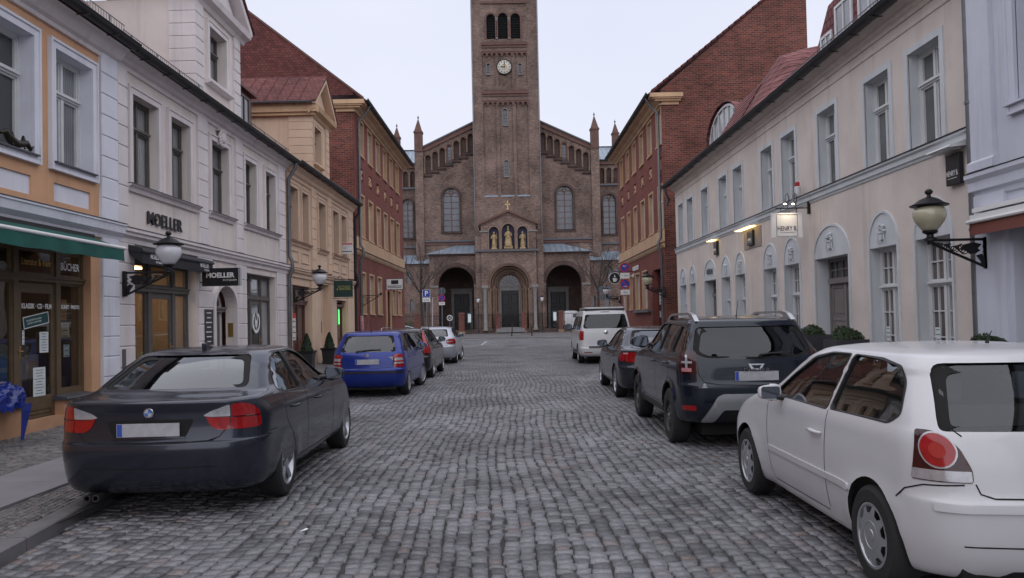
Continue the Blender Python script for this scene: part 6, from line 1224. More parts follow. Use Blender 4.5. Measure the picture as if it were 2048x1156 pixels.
for nm, lb, s0, s1, z0, z1, mm, ln in (('poster', 'red-headed poster on the left leaf of the brown shop door', 24.5, 24.9, 1.1, 2.0, m_paper, 6), ('poster', 'red-headed poster on the right leaf of the brown shop door', 25.1, 25.5, 1.1, 2.0, m_paper, 5)):
    o = poster(nm, lb, s0, s1, z0, z1, -.21+.005, mm, lines=ln, ink=mat('ink_grey', (.2, .2, .22), .7)); q = mk(LM); q.box(s0, s1, -.205, -.2, z1-.16, z1); q.build('red_strip', mat('poster_red', (.5, .02, .03), .6), None).parent = o
q = mk(LM); q.tube([(30.62, -.17, 1.1), (30.62, -.17, 2.15)], .045, 8); tag(q.build('neon_tube', mat('neon_green', (.1, .9, .3), .5, emit=(.12, 1, .22, 1.6))), 'upright glowing green light tube in the brown door glass', 'light')
q = mk(LM); q.box(31.4, 31.46, -.19, -.17, 1.6, 2.2); tag(q.build('neon_tube', MATS['neon_green']), 'short green light strip on the right leaf of the brown door', 'light')
def redhouse(side):
    left_ = side == 'L'; xf = (lambda s, d, z: LM(s, d+.12, z)) if left_ else (lambda s, d, z: RM(s, d+.05, z)); s0, s1 = (33.5, 47.2) if left_ else (33.35, 46.3)
    P = thing('brick_house', 'red brick house with ochre windows and a tile-hung gable on the left' if left_ else 'red brick house with ochre windows and bare brick gable on the right', 'house', xf((s0+s1)/2, 0, 0))
    W1 = [(34.4+2.03*i, 35.45+2.03*i) for i in range(6)] if left_ else [(33.42, 34.42)]+[(35.6+2.15*i, 36.6+2.15*i) for i in range(5)]
    W3 = W1[:3]+[(42.75, 43.9), (44.7, 45.85)] if left_ else [(37.6, 38.85), (39.7, 40.9), (41.9, 42.9), (44, 45)]
    holes = [rect(a, b, 9.2, 10.78) for a, b in W1]+[rect(a, b, 5.5, 7.4) for a, b in W1]+[rect(a, b, 2.05, 3.88 if b < 42 or not left_ else 3.45) for a, b in W3]
    rel = [rect(a+.15, b-.15, 8.05, 8.65) for a, b in W1]; holes += rel
    if not left_: holes.append(rect(33.8, 36.0, .15, 3.8))
    else: holes.append(rect(40.75, 41.9, .2, 3.3))
    q = mk(xf); q.wall(rect(s0, s1, 0, 11.1), holes, 0, .2)
    q.add([(s1, 0, 0), (s1, -7, 0), (s1, -7, 11.1), (s1, -3.6, 14), (s1, 0, 11.1)], [(0, 1, 2, 3, 4)]); q.build('wall', brick_redwall, P)
    for a, b in W1: window(P, xf, a, b, 9.2, 10.78, .16, .0, w_ochre, m_fwhite, g_dark, 'tall'); window(P, xf, a, b, 5.5, 7.4, .16, .0, w_ochre, m_fwhite, g_dark, 'tall')
    for a, b in W3: window(P, xf, a, b, 2.05, 3.88 if b < 42 or not left_ else 3.45, .16, .0, w_ochre, m_fwhite, g_dark, 'tall')
    t = .012
    for h in holes[:len(W1)*2+len(W3)]:
        r = mk(xf); a, b, z0, z1 = h[0][0], h[1][0], h[0][1], h[2][1]
        r.box(a-.0, a+t, -.15, .02, z0, z1); r.box(b-t, b, -.15, .02, z0, z1); r.box(a+t, b-t, -.15, .02, z1-t, z1); r.box(a-.05, b+.05, -.15, .07, z0-.05, z0+.01)
        r.box(a-.07, a, -.01, .021, z0, z1+.07); r.box(b, b+.07, -.01, .021, z0, z1+.07); r.box(a, b, -.01, .021, z1, z1+.07); r.build('window_lining', w_ochre, P)
    # reliefs in dark sunk panels
    random.seed(9 if left_ else 12)
    for h in rel: q = mk(xf); q.plate(h, -.1); q.build('relief_panel', brick_redwall, P)
    for h in rel:
        q = mk(xf); c = (h[0][0]+h[1][0])/2; z = 8.35
        for i in range(16): q.blob((c+random.uniform(-.28, .28), -.04, z+random.uniform(-.2, .2)), (random.uniform(.04, .09), .06, random.uniform(.03, .08)), 6, 4, .3)
        q.tube([(c-.3, -.03, z-.18), (c-.05, -.02, z+.05), (c+.15, -.03, z+.22), (c+.3, -.03, z+.12)], .03, 5); q.build('relief', w_ochre, P, 60)
    # ochre band between ground and first floor
    mould(P, xf, [(0, 4.62), (.06, 4.66), (.12, 4.76), (.12, 4.82), (.05, 4.9), (.05, 5.42), (.0, 5.45)], s0-.12, s1+.03, w_ochre, 'band')
    mould(P, xf, [(0, 4.90), (.16, 4.86), (.16, 4.83), (0, 4.84)], s0-.14, s1+.04, m_fred, 'band_flashing')
    pr = [(0, 10.9), (.06, 10.9), (.08, 10.98), (.2, 11.04), (.26, 11.1), (.48, 11.16), (.52, 11.28), (0, 11.3)]
    mould(P, xf, pr, s0-.1, s1+.3, w_ochre, 'cornice')
    # cornice returning on the gable
    q = mk(xf); q.box(s0-.36, s0, -.9, .54, 11.14, 11.32); q.box(s0-.22, s0, -.82, .3, 11.0, 11.15); q.box(s0-.1, s0, -.76, .08, 10.86, 11.0); q.box(s0-.30, s0, -.85, .42, 11.08, 11.145); q.build('cornice_return', w_ochre, P)
    gutter(P, xf, s0-.4, s1+.35, .62, 11.32, .09)
    # gable end towards the viewer
    k = .79; ev = (.55, 11.34) if not left_ else (.55, 11.34)
    def GY(dd, e, z): return xf(s0-.0-e, dd, z)
    q = MB(lambda a, e, z: xf(s0-e, a, z))
    if left_:
        q.prism([(0, 0), (-9, 0), (-9, 11.6), (0, 11.35)], .0, .02); q.build('gable_wall', brick_red, P)
        q = MB(lambda a, e, z: xf(s0-e, a, z)); top = lambda d_: 11.55+(.35-d_)*k
        rows = 40; zz = 11.6
        # rows of hanging tiles, each overlapping the one below
        while zz < 19.2:
            d1 = .35-(zz-11.55)/k; d0 = -9.5
            if d1 < -9: break
            d1 = min(d1, 0); q.prism([(d0, zz), (d1, zz), (min(0, .35-(zz+.12-11.55)/k), zz+.12), (d0, zz+.12)], .03, .055)
            q.v[-4:] = q.v[-4:]; zz += .11
        q.build('hung_tiles', roof_tile, P)
        q = MB(lambda a, e, z: xf(s0-e, a, z)); q.prism([(.45, 11.40), (.45, 11.5), (-9.2, 11.5+9.65*k), (-9.2, 11.38+9.65*k)], -.02, .1); q.build('verge', m_fred, P)
    else:
        q.prism([(.0, 0), (-6.5, 0), (-6.5, 11.4+6.5*k+.35), (0, 11.55)], .0, .03); q.build('gable_wall', brick_red, P)
        q = MB(lambda a, e, z: xf(s0-e, a, z)); n_ = 26
        for i in range(n_):
            a = .42-i*6.9/n_; b = a-6.9/n_*1.15; q.prism([(a, 11.42+(.42-a)*k), (a, 11.50+(.42-a)*k+.03), (b, 11.50+(.42-b)*k), (b, 11.42+(.42-b)*k)], -.05, .10)
        q.build('verge_tiles', roof_tile, P)
    roofplane(P, xf, s0-.02, s1+.3, .58, 11.36, -7.5, 11.36+8.08*k, roof_tile)
    q = mk(xf); q.box(s0+.05, s1, -9 if left_ else -6.4, -7 if left_ else -6.0, 0, 13); q.build('rear_wall', brick_red, P)
    pts = [(s0-.25 if not left_ else s0+.35, .62, 11.22)]
    sp_ = .5 if left_ else -.28; s_ = s0+sp_ if left_ else s0+.25
    downpipe(P, xf, [(s_, .6, 11.25), (s_, .5, 11.0), (s_, .12, 10.6), (s_, .1, 10.2), (s_, .1, 5.1), (s_, .22, 4.9), (s_, .22, 4.6), (s_, .1, 4.4), (s_, .1, .15)], .06)
    if left_:
        for a, b in ((40.6, 40.8), (41.85, 42.05)): mould(P, xf, [(-.01, .2), (.07, .2), (.07, 3.35), (-.01, 3.35)], a, b, w_ochre, 'door_pilaster')
        q = mk(xf); q.plate(rect(40.75, 41.9, .2, 3.3), -.18); q.build('house_door', m_fred, P)
    else:
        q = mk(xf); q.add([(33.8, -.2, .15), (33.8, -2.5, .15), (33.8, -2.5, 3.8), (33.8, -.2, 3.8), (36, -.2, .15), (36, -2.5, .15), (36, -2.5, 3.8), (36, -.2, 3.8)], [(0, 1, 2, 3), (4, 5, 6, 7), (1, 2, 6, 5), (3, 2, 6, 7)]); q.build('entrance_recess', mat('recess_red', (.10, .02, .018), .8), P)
        q = mk(xf)
        for i in range(40):
            z = .15+i*.09
            q.bbox(36.02, 36.02+(.42 if i % 2 else .55), -.01, .05, z+.006, z+.084, .008)
        q.build('brick_pier', brick_red, P)
        q = mk(xf); q.extr([(0, 1.98), (.18, 1.93), (.18, 1.86), (0, 1.86)], 36.7, 41.2); q.build('window_ledge', m_lead, P)
    return P
redhouse('L'); redhouse('R')
# ================================================================== RIGHT SIDE
def beigehouse():
    P = thing('town_house', 'long beige house with grey window surrounds and arched ground-floor niches', 'house', RM(21, 0, 0)); xf = RM
    ups = [(12.2, 13.17), (13.84, 14.79), (16.1, 17.02), (18.38, 19.27), (19.95, 20.8), (22.5, 23.35), (24.05, 24.92), (26.28, 27.14), (28.39, 29.26), (29.94, 30.72)]
    lows = [(12.06, 13.11), (13.73, 14.77), (18.3, 19.28), (19.83, 20.82), (22.42, 23.38), (23.91, 24.87), (28.24, 29.12), (29.68, 30.7)]
    doors = [(15.70, 17.38), (25.52, 27.0)]
    holes = [rect(a, b, 4.40, 6.06) for a, b in ups]+[rect(a, b, .42, 2.84) for a, b in lows]+[rect(a, b, .2, 2.84) for a, b in doors]
    q = mk(xf); q.wall(rect(11.35, 31.3, 0, 6.9), holes, 0, .02); q.add([(11.35, 0, 0), (11.35, -7, 0), (11.35, -7, 7), (11.35, 0, 7)], [(0, 1, 2, 3)]); q.add([(31.3, 0, 0), (31.3, -7, 0), (31.3, -7, 7), (31.3, 0, 7)], [(0, 1, 2, 3)]); q.build('wall', w_beige, P)
    for i, h in enumerate(holes):
        rv = mk(xf); n = 4; dp = .34 if i >= 18 else .24; rv.add([(p[0], -.02, p[1]) for p in h]+[(p[0], -dp, p[1]) for p in h], [(j, (j+1) % n, (j+1) % n+n, j+n) for j in range(n)]); rv.build('reveal', w_grey, P)
    for a, b in ups: window(P, xf, a, b, 4.40, 6.06, .2, .115, w_grey, m_fwhite, g_green, bottom=False, proud=.025)
    for j, (a, b) in enumerate(lows+doors):
        isd = j >= len(lows); c = (a+b)/2; t = .055 if not isd else .07; ap = 3.52 if not isd else 3.56; r = (b-a)/2+t; zs = 2.86; k = (ap-zs)/r
        # tympanum: recessed plate, raised rim
        rim = mk(xf); O = [(c+r*math.cos(math.pi*i/20), zs+k*r*math.sin(math.pi*i/20)) for i in range(21)]; I = [(c+(r-.05)*math.cos(math.pi*i/20), zs+(k*r-.05)*math.sin(math.pi*i/20)) for i in range(21)]
        O = [(O[0][0], .42 if not isd else .2)]+O+[(O[-1][0], .42 if not isd else .2)]; I = [(b, O[0][1])]+[(b if i == 0 else I[i][0], I[i][1]) for i in range(21)]+[(a, O[0][1])]
        n = len(O); rim.add([(p[0], .03, p[1]) for p in O]+[(p[0], .03, p[1]) for p in I]+[(p[0], -.005, p[1]) for p in O]+[(p[0], -.005, p[1]) for p in I], [(i, i+1, n+i+1, n+i) for i in range(n-1)]+[(i, i+1, 2*n+i+1, 2*n+i) for i in range(n-1)]+[(n+i, n+i+1, 3*n+i+1, 3*n+i) for i in range(n-1)])
        rim.build('niche_rim', w_grey, P)
        ty = mk(xf); ty.plate([(b, 2.845)]+I[1:-1]+[(a, 2.845)], .008); ty.build('tympanum', w_grey, P)
        if j != len(lows)+1: relief(P, xf, c, 3.1 if not isd else 3.17, .01, w_grey, .17 if not isd else .2, seed=j)
        if not isd:
            window(P, xf, a, b, .45, 2.84, .2, .0, w_grey, m_fwhite, panemat('pane_curtain_brown', (.12, .095, .09), .25), 'grid')
        else:
            d = -.31; f = mk(xf); f.ring(a, b, .2, 2.84, .07, d-.05, d+.02); f.box(a+.07, b-.07, d-.05, d+.07, 2.28, 2.40); nn = 5
            for i in range(1, nn): s = a+(b-a)*i/nn; f.box(s-.015, s+.015, d-.03, d+.01, 2.40, 2.77)
            f.box(a+.07, b-.07, d-.03, d+.012, 2.57, 2.6); f.box((a+b)/2-.04, (a+b)/2+.04, d-.04, d+.03, .2, 2.28); dr = f.build('door_frame', m_taupe, P)
            p = mk(xf); p.plate(rect(a+.05, b-.05, 2.35, 2.8), d-.02); sub(p, 'pane', g_dark, dr)
            panelled(P, xf, a+.07, (a+b)/2-.04, .22, 2.28, d-.005, m_taupe, 'house_door', None, ((.05, .28), (.33, .60), (.65, .95)), False); panelled(P, xf, (a+b)/2+.04, b-.07, .22, 2.28, d-.005, m_taupe, 'house_door', None, ((.05, .28), (.33, .60), (.65, .95)), True, hs=(a+b)/2+.1)
            st = mk(xf); st.box(a, b, -.34, .28, .1, .2); st.build('doorstep', m_kerb, P)
    mould(P, xf, [(0, 4.16), (.02, 4.16), (.03, 4.2), (.06, 4.22), (.06, 4.3), (.10, 4.33), (.10, 4.37), (0, 4.39)], 11.36, 31.3, w_grey, 'string_course'); mould(P, xf, [(-.0, 4.40), (.12, 4.37), (.12, 4.385), (-.0, 4.412)], 11.36, 31.3, m_gutter, 'ledge_flashing')
    mould(P, xf, [(-.01, 6.49), (.02, 6.50), (.03, 6.53), (.02, 6.55), (-.01, 6.56)], 11.36, 31.3, w_beige, 'moulding')
    mould(P, xf, [(0, 6.70), (.03, 6.70), (.05, 6.76), (.12, 6.80), (.14, 6.86), (.26, 6.93), (.28, 7.0), (0, 7.02)], 11.3, 31.35, w_beige, 'cornice')
    gutter(P, xf, 11.3, 31.6, .38, 7.0, .11)
    xg = lambda s, d, z: RM(s, d, z)
    roofplane(P, xf, 27.2, 31.35, .3, 7.02, -5.4, 9.9, roof_tile2)
    q = mk(xf); n = 64; m_ = 14; V = []   # steep swelling part of the roof
    for i in range(n+1):
        s = 11.3+16.2*i/n; k = min(1, max(0, (25.4-s)/1.6), max(0, (s-19.6)/2.2)); k = k*k*(3-2*k)
        for j in range(m_+1):
            t = j/m_; d = .3-5.7*t; zl = 7.02+2.88*t; zsw = 7.02+min(1.35+.85*min(1, max(0, (24.4-s)/3.4)), (.3-d)*1.62)+max(0, (.3-d)-1.36)*.16; V.append((s, d, zl+(zsw-zl)*k))
    q.add(V, [(i*(m_+1)+j, i*(m_+1)+j+1, (i+1)*(m_+1)+j+1, (i+1)*(m_+1)+j) for i in range(n) for j in range(m_)])
    for j in range(9):   # tile courses
        d = .3-j*.085; z = 7.02+(.3-d)*1.62; q.extr([(d+.012, z-.0), (d+.03, z+.03), (d-.07, z+.165), (d-.085, z+.138)], 21.9, 23.9)
    q.build('roof', roof_tile2, P)
    snowguard(P, xf, 11.5, 18.5, .18, 7.10, .22); snowguard(P, xf, 23, 31.2, .18, 7.05, .16)
    # eyebrow dormer: arched roof swelling out of the slope
    def eyebrow(sa, sb, d_, zb, zt, name='eyebrow_dormer', long=3.2):
        q = mk(xf); n = 18; c = (sa+sb)/2; r = (sb-sa)/2; rows = 9; V = []; step = long/rows
        for j in range(rows+1):
            for i in range(n+1):
                a = math.pi*i/n; V.append((c+(r+.12)*math.cos(a), d_+.12-j*step, zb+(zt-zb)*math.sin(a)**.8+.05+.035*(1 if j == 0 else 0)))
        F = [(j*(n+1)+i, j*(n+1)+i+1, (j+1)*(n+1)+i+1, (j+1)*(n+1)+i) for j in range(rows) for i in range(n)]; q.add(V, F)
        for j in range(rows):   # tile courses standing proud
            for i in range(n):
                a0, a1 = math.pi*i/n, math.pi*(i+1)/n; pt = lambda a, o: (c+(r+.12+o)*math.cos(a), zb+(zt-zb)*math.sin(a)**.8+.05+o)
                y = d_+.12-j*step; p0, p1 = pt(a0, .035), pt(a1, .035); q0, q1 = pt(a0, 0), pt(a1, 0)
                q.add([(p0[0], y, p0[1]), (p1[0], y, p1[1]), (q1[0], y-step, q1[1]), (q0[0], y-step, q0[1]), (q0[0], y, q0[1]), (q1[0], y, q1[1])], [(0, 1, 2, 3), (0, 1, 5, 4)])
        o = q.build(name, roof_tile2, P)
        f = mk(xf); pts = [(c+r*math.cos(math.pi*i/n), zb+(zt-zb)*math.sin(math.pi*i/n)**.8) for i in range(n+1)]; f.plate(pts, d_-.02); sub(f, 'pane', g_curt, o)
        f = mk(xf); inn = [(c+(r-.08)*math.cos(math.pi*i/n), zb+.05+(zt-zb-.13)*math.sin(math.pi*i/n)**.8) for i in range(n+1)]; f.slab(pts, d_-.02, d_+.03, (inn,))
        for i in (-2, -1, 0, 1, 2): x = c+i*r*.33; h = (zt-zb)*math.sqrt(max(0, 1-(i*.33)**2)); f.box(x-.025, x+.025, d_-.02, d_+.02, zb, zb+h-.04)
        f.box(sa+.1, sb-.1, d_-.02, d_+.025, zb, zb+.05); sub(f, 'frame', m_fwhite, o)
    eyebrow(25.0, 28.6, -.75, 7.75, 8.95, long=2.9); None
    # large dormer near the camera with red cheek
    q = mk(xf); q.prism([(15.6, 7.4), (19.6, 7.4), (19.35, 8.3), (18.6, 9.15), (15.6, 9.35)], -4.0, -1.0); dm = q.build('dormer', roof_tile2, P)
    for a, b in ((16.0, 17.0), (17.3, 18.2), (18.4, 19.05)):
        q = mk(xf); zt = 8.95 if b < 18.5 else 8.5; q.ring(a, b, 7.65, zt, .07, -1.0, -.96); q.box((a+b)/2-.02, (a+b)/2+.02, -1, -.96, 7.7, zt-.05); sub(q, 'frame', m_fwhite, dm); q = mk(xf); q.plate(rect(a+.05, b-.05, 7.7, zt-.05), -.985); sub(q, 'pane', g_curt, dm)
    q = MB(lambda a, d, z: RM(31.32+d, a, z)); q.add([(.3, 0, 7.02), (-5.4, 0, 9.9), (-5.4, 0, 6.9), (.0, 0, 6.9)], [(0, 1, 2, 3)]); q.build('gable_infill', w_beige, P)
    downpipe(P, xf, [(31.45, .38, 6.92), (31.6, .3, 6.7), (31.9, .12, 6.5), (32.3, .12, 6.35)], .05)
    text('arch_lettering', 'BÖRSE', .20, MATS['ink_grey'], P, A3(xf, 26.26, .035, 3.13), A3(xf, 0, 0, 0)-A3(xf, 1, 0, 0), (0, 0, 1), .015, weight=.006, sx=1.15)
    for a in (12.18, 13.85): poster('door_notice', 'white notice strip on the near leaf of the nearest arched window' if a < 13 else 'white notice strip on the near leaf of the second arched window', a+.62, a+.78, .95, 1.35, -.19, m_paper, xf=RM, lines=5, cat='notice')
beigehouse()
def whitehouse():
    P = thing('town_house', 'bluish white house with pilasters at the right edge of the street', 'house', RM(6, 0, 0)); xf = lambda s, d, z: RM(s, d+.06, z)
    ups = [(9.1, 10.3), (6.8, 8.0), (4.5, 5.7), (2.2, 3.4), (0, 1.2), (-2.3, -1.1), (-4.6, -3.4)]
    holes = [rect(a, b, 4.45, 6.9) for a, b in ups]+[rect(8.2, 10.52, .2, 2.72), rect(3.5, 7.3, .2, 2.72), rect(-2.5, 2.0, .2, 2.72)]
    q = mk(xf); q.wall(rect(-8, 11.35, 0, 8.2), holes, 0, .25); q.add([(11.35, 0, 0), (11.35, -6, 0), (11.35, -6, 8.2), (11.35, 0, 8.2)], [(0, 1, 2, 3)]); q.build('wall', w_blue, P)
    for a, b in ups: window(P, xf, a, b, 4.45, 6.9, .22, .16, w_blue, m_fwhite, g_green, sill=.2, sill_m=w_blue)
    for a, b in ((10.78, 11.3), (8.2, 8.8), (5.9, 6.5), (3.6, 4.2)): mould(P, xf, [(-.01, 3.8), (.07, 3.8), (.07, 8.0), (-.01, 8.0)], a, b, w_blue, 'pilaster'); mould(P, xf, [(-.01, 3.66), (.11, 3.66), (.11, 3.78), (.07, 3.82), (-.01, 3.82)], a-.04, b+.04, w_blue, 'pilaster_base')
    mould(P, xf, [(-.01, .1), (.06, .1), (.06, 3.3), (-.01, 3.3)], 10.6, 11.28, w_blue, 'pilaster')
    mould(P, xf, [(0, 3.26), (.04, 3.27), (.05, 3.34), (.1, 3.37), (.1, 3.5), (.16, 3.56), (.16, 3.62), (0, 3.64)], -8, 11.34, w_blue, 'string_course'); mould(P, xf, [(0, 3.645), (.17, 3.625), (.17, 3.635), (0, 3.66)], -8, 11.34, m_gutter, 'ledge_flashing')
    mould(P, xf, [(0, 8.0), (.1, 8.05), (.3, 8.3), (.35, 8.45), (0, 8.5)], -8, 11.35, w_blue, 'cornice'); gutter(P, xf, -8, 11.4, .45, 8.5)
    roofplane(P, xf, -8, 11.35, .4, 8.55, -4, 11.5, roof_tile2)
    for a, b in ((8.2, 10.52), (3.5, 7.3), (-2.5, 2.0)):
        f = mk(xf); f.ring(a, b, .2, 2.72, .08, -.24, -.16); f.box((a+b)/2-.04, (a+b)/2+.04, -.24, -.16, .28, 2.64); fr = f.build('shop_front', m_fgrey, P); p = mk(xf); p.plate(rect(a+.06, b-.06, .26, 2.66), -.21); sub(p, 'pane', g_dark, fr)
    q = mk(xf); q.box(8.0, 11.08, .0, .16, 2.96, 3.02); q.box(8.0, 11.1, .16, .24, 2.9, 3.0); q.box(8.0, 11.1, .0, .2, 3.04, 3.1); q.tube([(8, .26, 2.9), (11.12, .26, 2.9)], .03, 8); aw = q.build('awning', m_signwhite, P)
    q = mk(xf); q.add([(8.0, .24, 2.92), (11.06, .24, 2.92), (11.06, .27, 2.70), (8.0, .27, 2.70)], [(0, 1, 2, 3)]); q.add([(11.06, .0, 2.96), (11.06, .26, 2.92), (11.06, .27, 2.7)], [(0, 1, 2)]); sub(q, 'valance', mat('valance_brown', (.16, .045, .03), .7, var=.15), aw)
    downpipe(P, RM, [(11.33, .2, 8.3), (11.33, .12, 8.0), (11.33, .10, 7.0), (11.33, .10, .1)], .055)
whitehouse()
# ================================================================== CHURCH
b_ch = brickmat('church_brick', (.20, .128, .10), (.09, .062, .055), (.21, .17, .15), .29, .09, .012, .6, bump=.6, bscale=.35, blotch=(.19, .13, .11))
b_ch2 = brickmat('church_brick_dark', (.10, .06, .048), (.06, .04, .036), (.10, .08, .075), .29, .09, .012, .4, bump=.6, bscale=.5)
b_terra = mat('terracotta', (.13, .068, .055), .8, var=.3, vscale=2.5)
m_stone = mat('church_stone', (.20, .19, .185), .75, var=.2, vscale=2)
m_stoneb = mat('church_sandstone', (.22, .15, .105), .8, var=.25, vscale=2.5)
m_slate = mat('church_roof_metal', (.27, .33, .40), .4, .3, var=.18, vscale=.8)
m_doordark = mat('church_door', (.012, .012, .014), .5, var=.2)
g_ch = panemat('church_pane', (.07, .08, .11), .2, .15)
m_niche = mat('niche_blue', (.012, .012, .05), .6, var=.4, vscale=9)
m_gold = mat('statue_gilt', (.34, .24, .12), .55, .15, var=.35, vscale=3)
def archw(P, a0, a1, z0, zs, d, kind='big', fr=b_terra):
    """arched church window: moulded surround with sub-parts tracery and pane"""
    c, r = (a0+a1)/2, (a1-a0)/2; w = MB(CM); t = .3 if kind == 'big' else .09
    for k, (o, dd) in enumerate(((t, .10), (t*.55, .16)) if kind == 'big' else ((t, .06),)):
        O = arch(a0-o, a1+o, z0, zs, 14); I = arch(a0-(o*.5 if k == 0 and kind == 'big' else 0), a1+(o*.5 if k == 0 and kind == 'big' else 0), z0+.001, zs, 14)
        n = len(O); w.add([(p[0], d+dd, p[1]) for p in O]+[(p[0], d+dd, p[1]) for p in I]+[(p[0], d-.02, p[1]) for p in O]+[(p[0], d-.3, p[1]) for p in I], [(i, (i+1) % n, n+(i+1) % n, n+i) for i in range(n)]+[(i, (i+1) % n, 2*n+(i+1) % n, 2*n+i) for i in range(n)]+[(n+i, n+(i+1) % n, 3*n+(i+1) % n, 3*n+i) for i in range(n)])
    w.extr([(d-.3, z0+.08), (d+.22, z0-.08), (d+.22, z0-.2), (d-.01, z0-.2)], a0-t, a1+t); o = w.build('window', fr, P)
    p = MB(CM); p.plate(arch(a0, a1, z0, zs, 14), d-.28); sub(p, 'pane', g_ch, o)
    if kind == 'big':
        q = MB(CM); q.box(c-.05, c+.05, d-.28, d-.18, z0, zs+.1)
        for i in range(1, 7): zz = z0+(zs-z0)*i/6.; q.box(a0, a1, d-.27, d-.235, zz-.03, zz+.03)
        for cc in (a0+r*.5, a1-r*.5): q.lathe([(r*.5, 0), (r*.5, .1), (r*.42, .1), (r*.42, 0)], (cc, d-.28, zs), 'y', 12, (0, math.pi))
        q.lathe([(r*.30, 0), (r*.30, .1), (r*.22, .1), (r*.22, 0)], (c, d-.28, zs+r*.62), 'y', 16); q.box(c-.22*r, c+.22*r, d-.28, d-.2, zs+r*.60, zs+r*.64); sub(q, 'tracery', b_terra, o)
    else:
        q = MB(CM)
        for i in range(1, 4): zz = z0+(zs-z0)*i/4; q.box(a0, a1, d-.27, d-.24, zz-.02, zz+.02)
        sub(q, 'bars', m_iron, o)
    return o
def frieze(P, a0, a1, z, d, n, h=.5):
    """corbel table of little round arches"""
    q = MB(CM); w = (a1-a0)/n; q.box(a0, a1, d-.02, d+.16, z+h, z+h+.16)
    for i in range(n):
        c = a0+(i+.5)*w; r = w*.36; O = rect(a0+i*w, a0+(i+1)*w, z, z+h); I = arch(c-r, c+r, z-.001, z+h*.35, 8)
        q.slab([(a0+i*w, z), (c-r, z)]+I[:0]+[(c+r*math.cos(math.pi*(1-k/8)), z+h*.3+r*math.sin(math.pi*k/8)) for k in range(9)]+[(c+r, z), (a0+(i+1)*w, z), (a0+(i+1)*w, z+h), (a0+i*w, z+h)], d-.02, d+.12)
    q.build('corbel_frieze', b_terra, P)
def lowstrip(P, a0, a1, z0, z1, d0, d1, m, name): q = MB(CM); q.box(a0, a1, d0, d1, z0, z1); return q.build(name, m, P)
def church():
    P = thing('church', 'brown brick church with a tall clock tower and three arched portals closing the street', 'church', CM(.8, 0, .2)); xf = CM
    # --- tower
    A0, A1 = -3.25, 4.87
    belf = [arch(-1.42, -.33, 36.6, 39.2, 10), arch(.02, 1.22, 36.6, 39.25, 10), arch(1.6, 2.78, 36.6, 39.2, 10)]
    slits = [(.42, .96, 25.9, 27.6), (.44, .97, 19.5, 21.2), (-1.5, -1.1, 32.3, 33.4), (2.45, 2.85, 32.25, 33.35)]
    rec1 = [(-2.05, -.42), (-.02, 1.62), (2.02, 3.55)]
    hol = [rect(a, b, 17.0, 28.75) for a, b in rec1]+[rect(a, b, 30.6, 34.85) for a, b in rec1]+belf
    q = MB(xf); q.wall(rect(A0, A1, 10, 43.5), hol, 0, .18); q.add([(A0, 0, 0), (A0, -8.1, 0), (A0, -8.1, 43.5), (A0, 0, 43.5), (A1, 0, 0), (A1, -8.1, 0), (A1, -8.1, 43.5), (A1, 0, 43.5)], [(0, 1, 2, 3), (4, 5, 6, 7), (0, 4, 5, 1), (3, 2, 6, 7), (1, 2, 6, 5)]); q.build('tower_wall', b_ch, P)
    q = MB(xf)
    for i, (a, b) in enumerate(rec1):
        for z0, z1 in ((17.0, 28.75), (30.6, 34.85)):
            hs = [arch(s[0], s[1], s[2], s[3], 8) for s in slits if a < s[0] < b and z0 < s[2] < z1]; q.wall(rect(a, b, z0, z1), hs, -.18, .2)
    q.build('tower_panel', b_ch, P)
    for s in slits: archw(P, s[0], s[1], s[2], s[3], -.18, 'small', m_stone)
    for a, b in rec1: q = MB(xf); q.extr([(-.18, 17.12), (.06, 16.98), (.06, 16.9), (-.18, 16.9)], a-.05, b+.05); q.build('panel_sill', m_slate, P)
    for z in (28.25, 34.4): frieze(P, -2.05, 3.55, z, .0, 9, .55)
    for z0, z1, dd in ((29.4, 29.6, .12), (29.7, 30.1, .2), (35.5, 35.75, .12), (35.8, 36.1, .22), (41.0, 41.3, .2)): lowstrip(P, -2.1, 3.6, z0, z1, -.01, dd, b_terra, 'brick_band')
    q = MB(xf)
    for i in range(22): a = -2.05+i*.26; q.box(a, a+.12, .0, .24, 30.1, 30.22); q.box(a, a+.12, .0, .25, 36.1, 36.22)
    q.build('dentil_course', b_terra, P)
    for i, h in enumerate(belf):
        a, b = h[0][0], h[1][0]; q = MB(xf); q.ring(a-.02, b+.02, 36.55, 40.0, .05, -.6, -.5)
        z = 36.65
        while z < 39.9: q.extr([(-.2, z), (-.45, z+.14), (-.45, z+.17), (-.2, z+.03)], a, b); z += .21
        q.plate(h, -.62); q.build('louvre', mat('louvre_dark', (.018, .022, .024), .7), P); q = MB(xf); O = arch(a-.2, b+.2, 36.6, h[2][1], 12); I = arch(a, b, 36.601, h[2][1], 12); n = len(O)
        q.add([(p[0], .1, p[1]) for p in O[1:]+O[:1]]+[(p[0], .1, p[1]) for p in I[1:]+I[:1]], [(k, k+1, n+k+1, n+k) for k in range(n-1)]); q.build('belfry_arch', b_terra, P)
    for a in (-.155, 1.41):
        q = MB(xf); q.lathe([(.16, 0), (.16, .15), (.1, .2), (.1, 2.3), (.17, 2.45), (.2, 2.6), (.2, 2.7)], (a, .0, 36.55), 'z', 12); q.build('belfry_column', m_stone, P, 40)
    # clock
    q = MB(xf); q.lathe([(0, .16), (.82, .16), (.9, .1), (.9, -.2)], (.69, -.02, 33.05), 'y', 40); ck = q.build('clock', mat('clock_face', (.50, .48, .43), .5, var=.05), P, 40)
    q = MB(xf); q.lathe([(.86, .17), (.92, .2), (.97, .1), (.97, -.1)], (.69, -.02, 33.05), 'y', 40)
    q.lathe([(.28, .165), (.30, .165)], (.69, -.02, 33.05), 'y', 32)
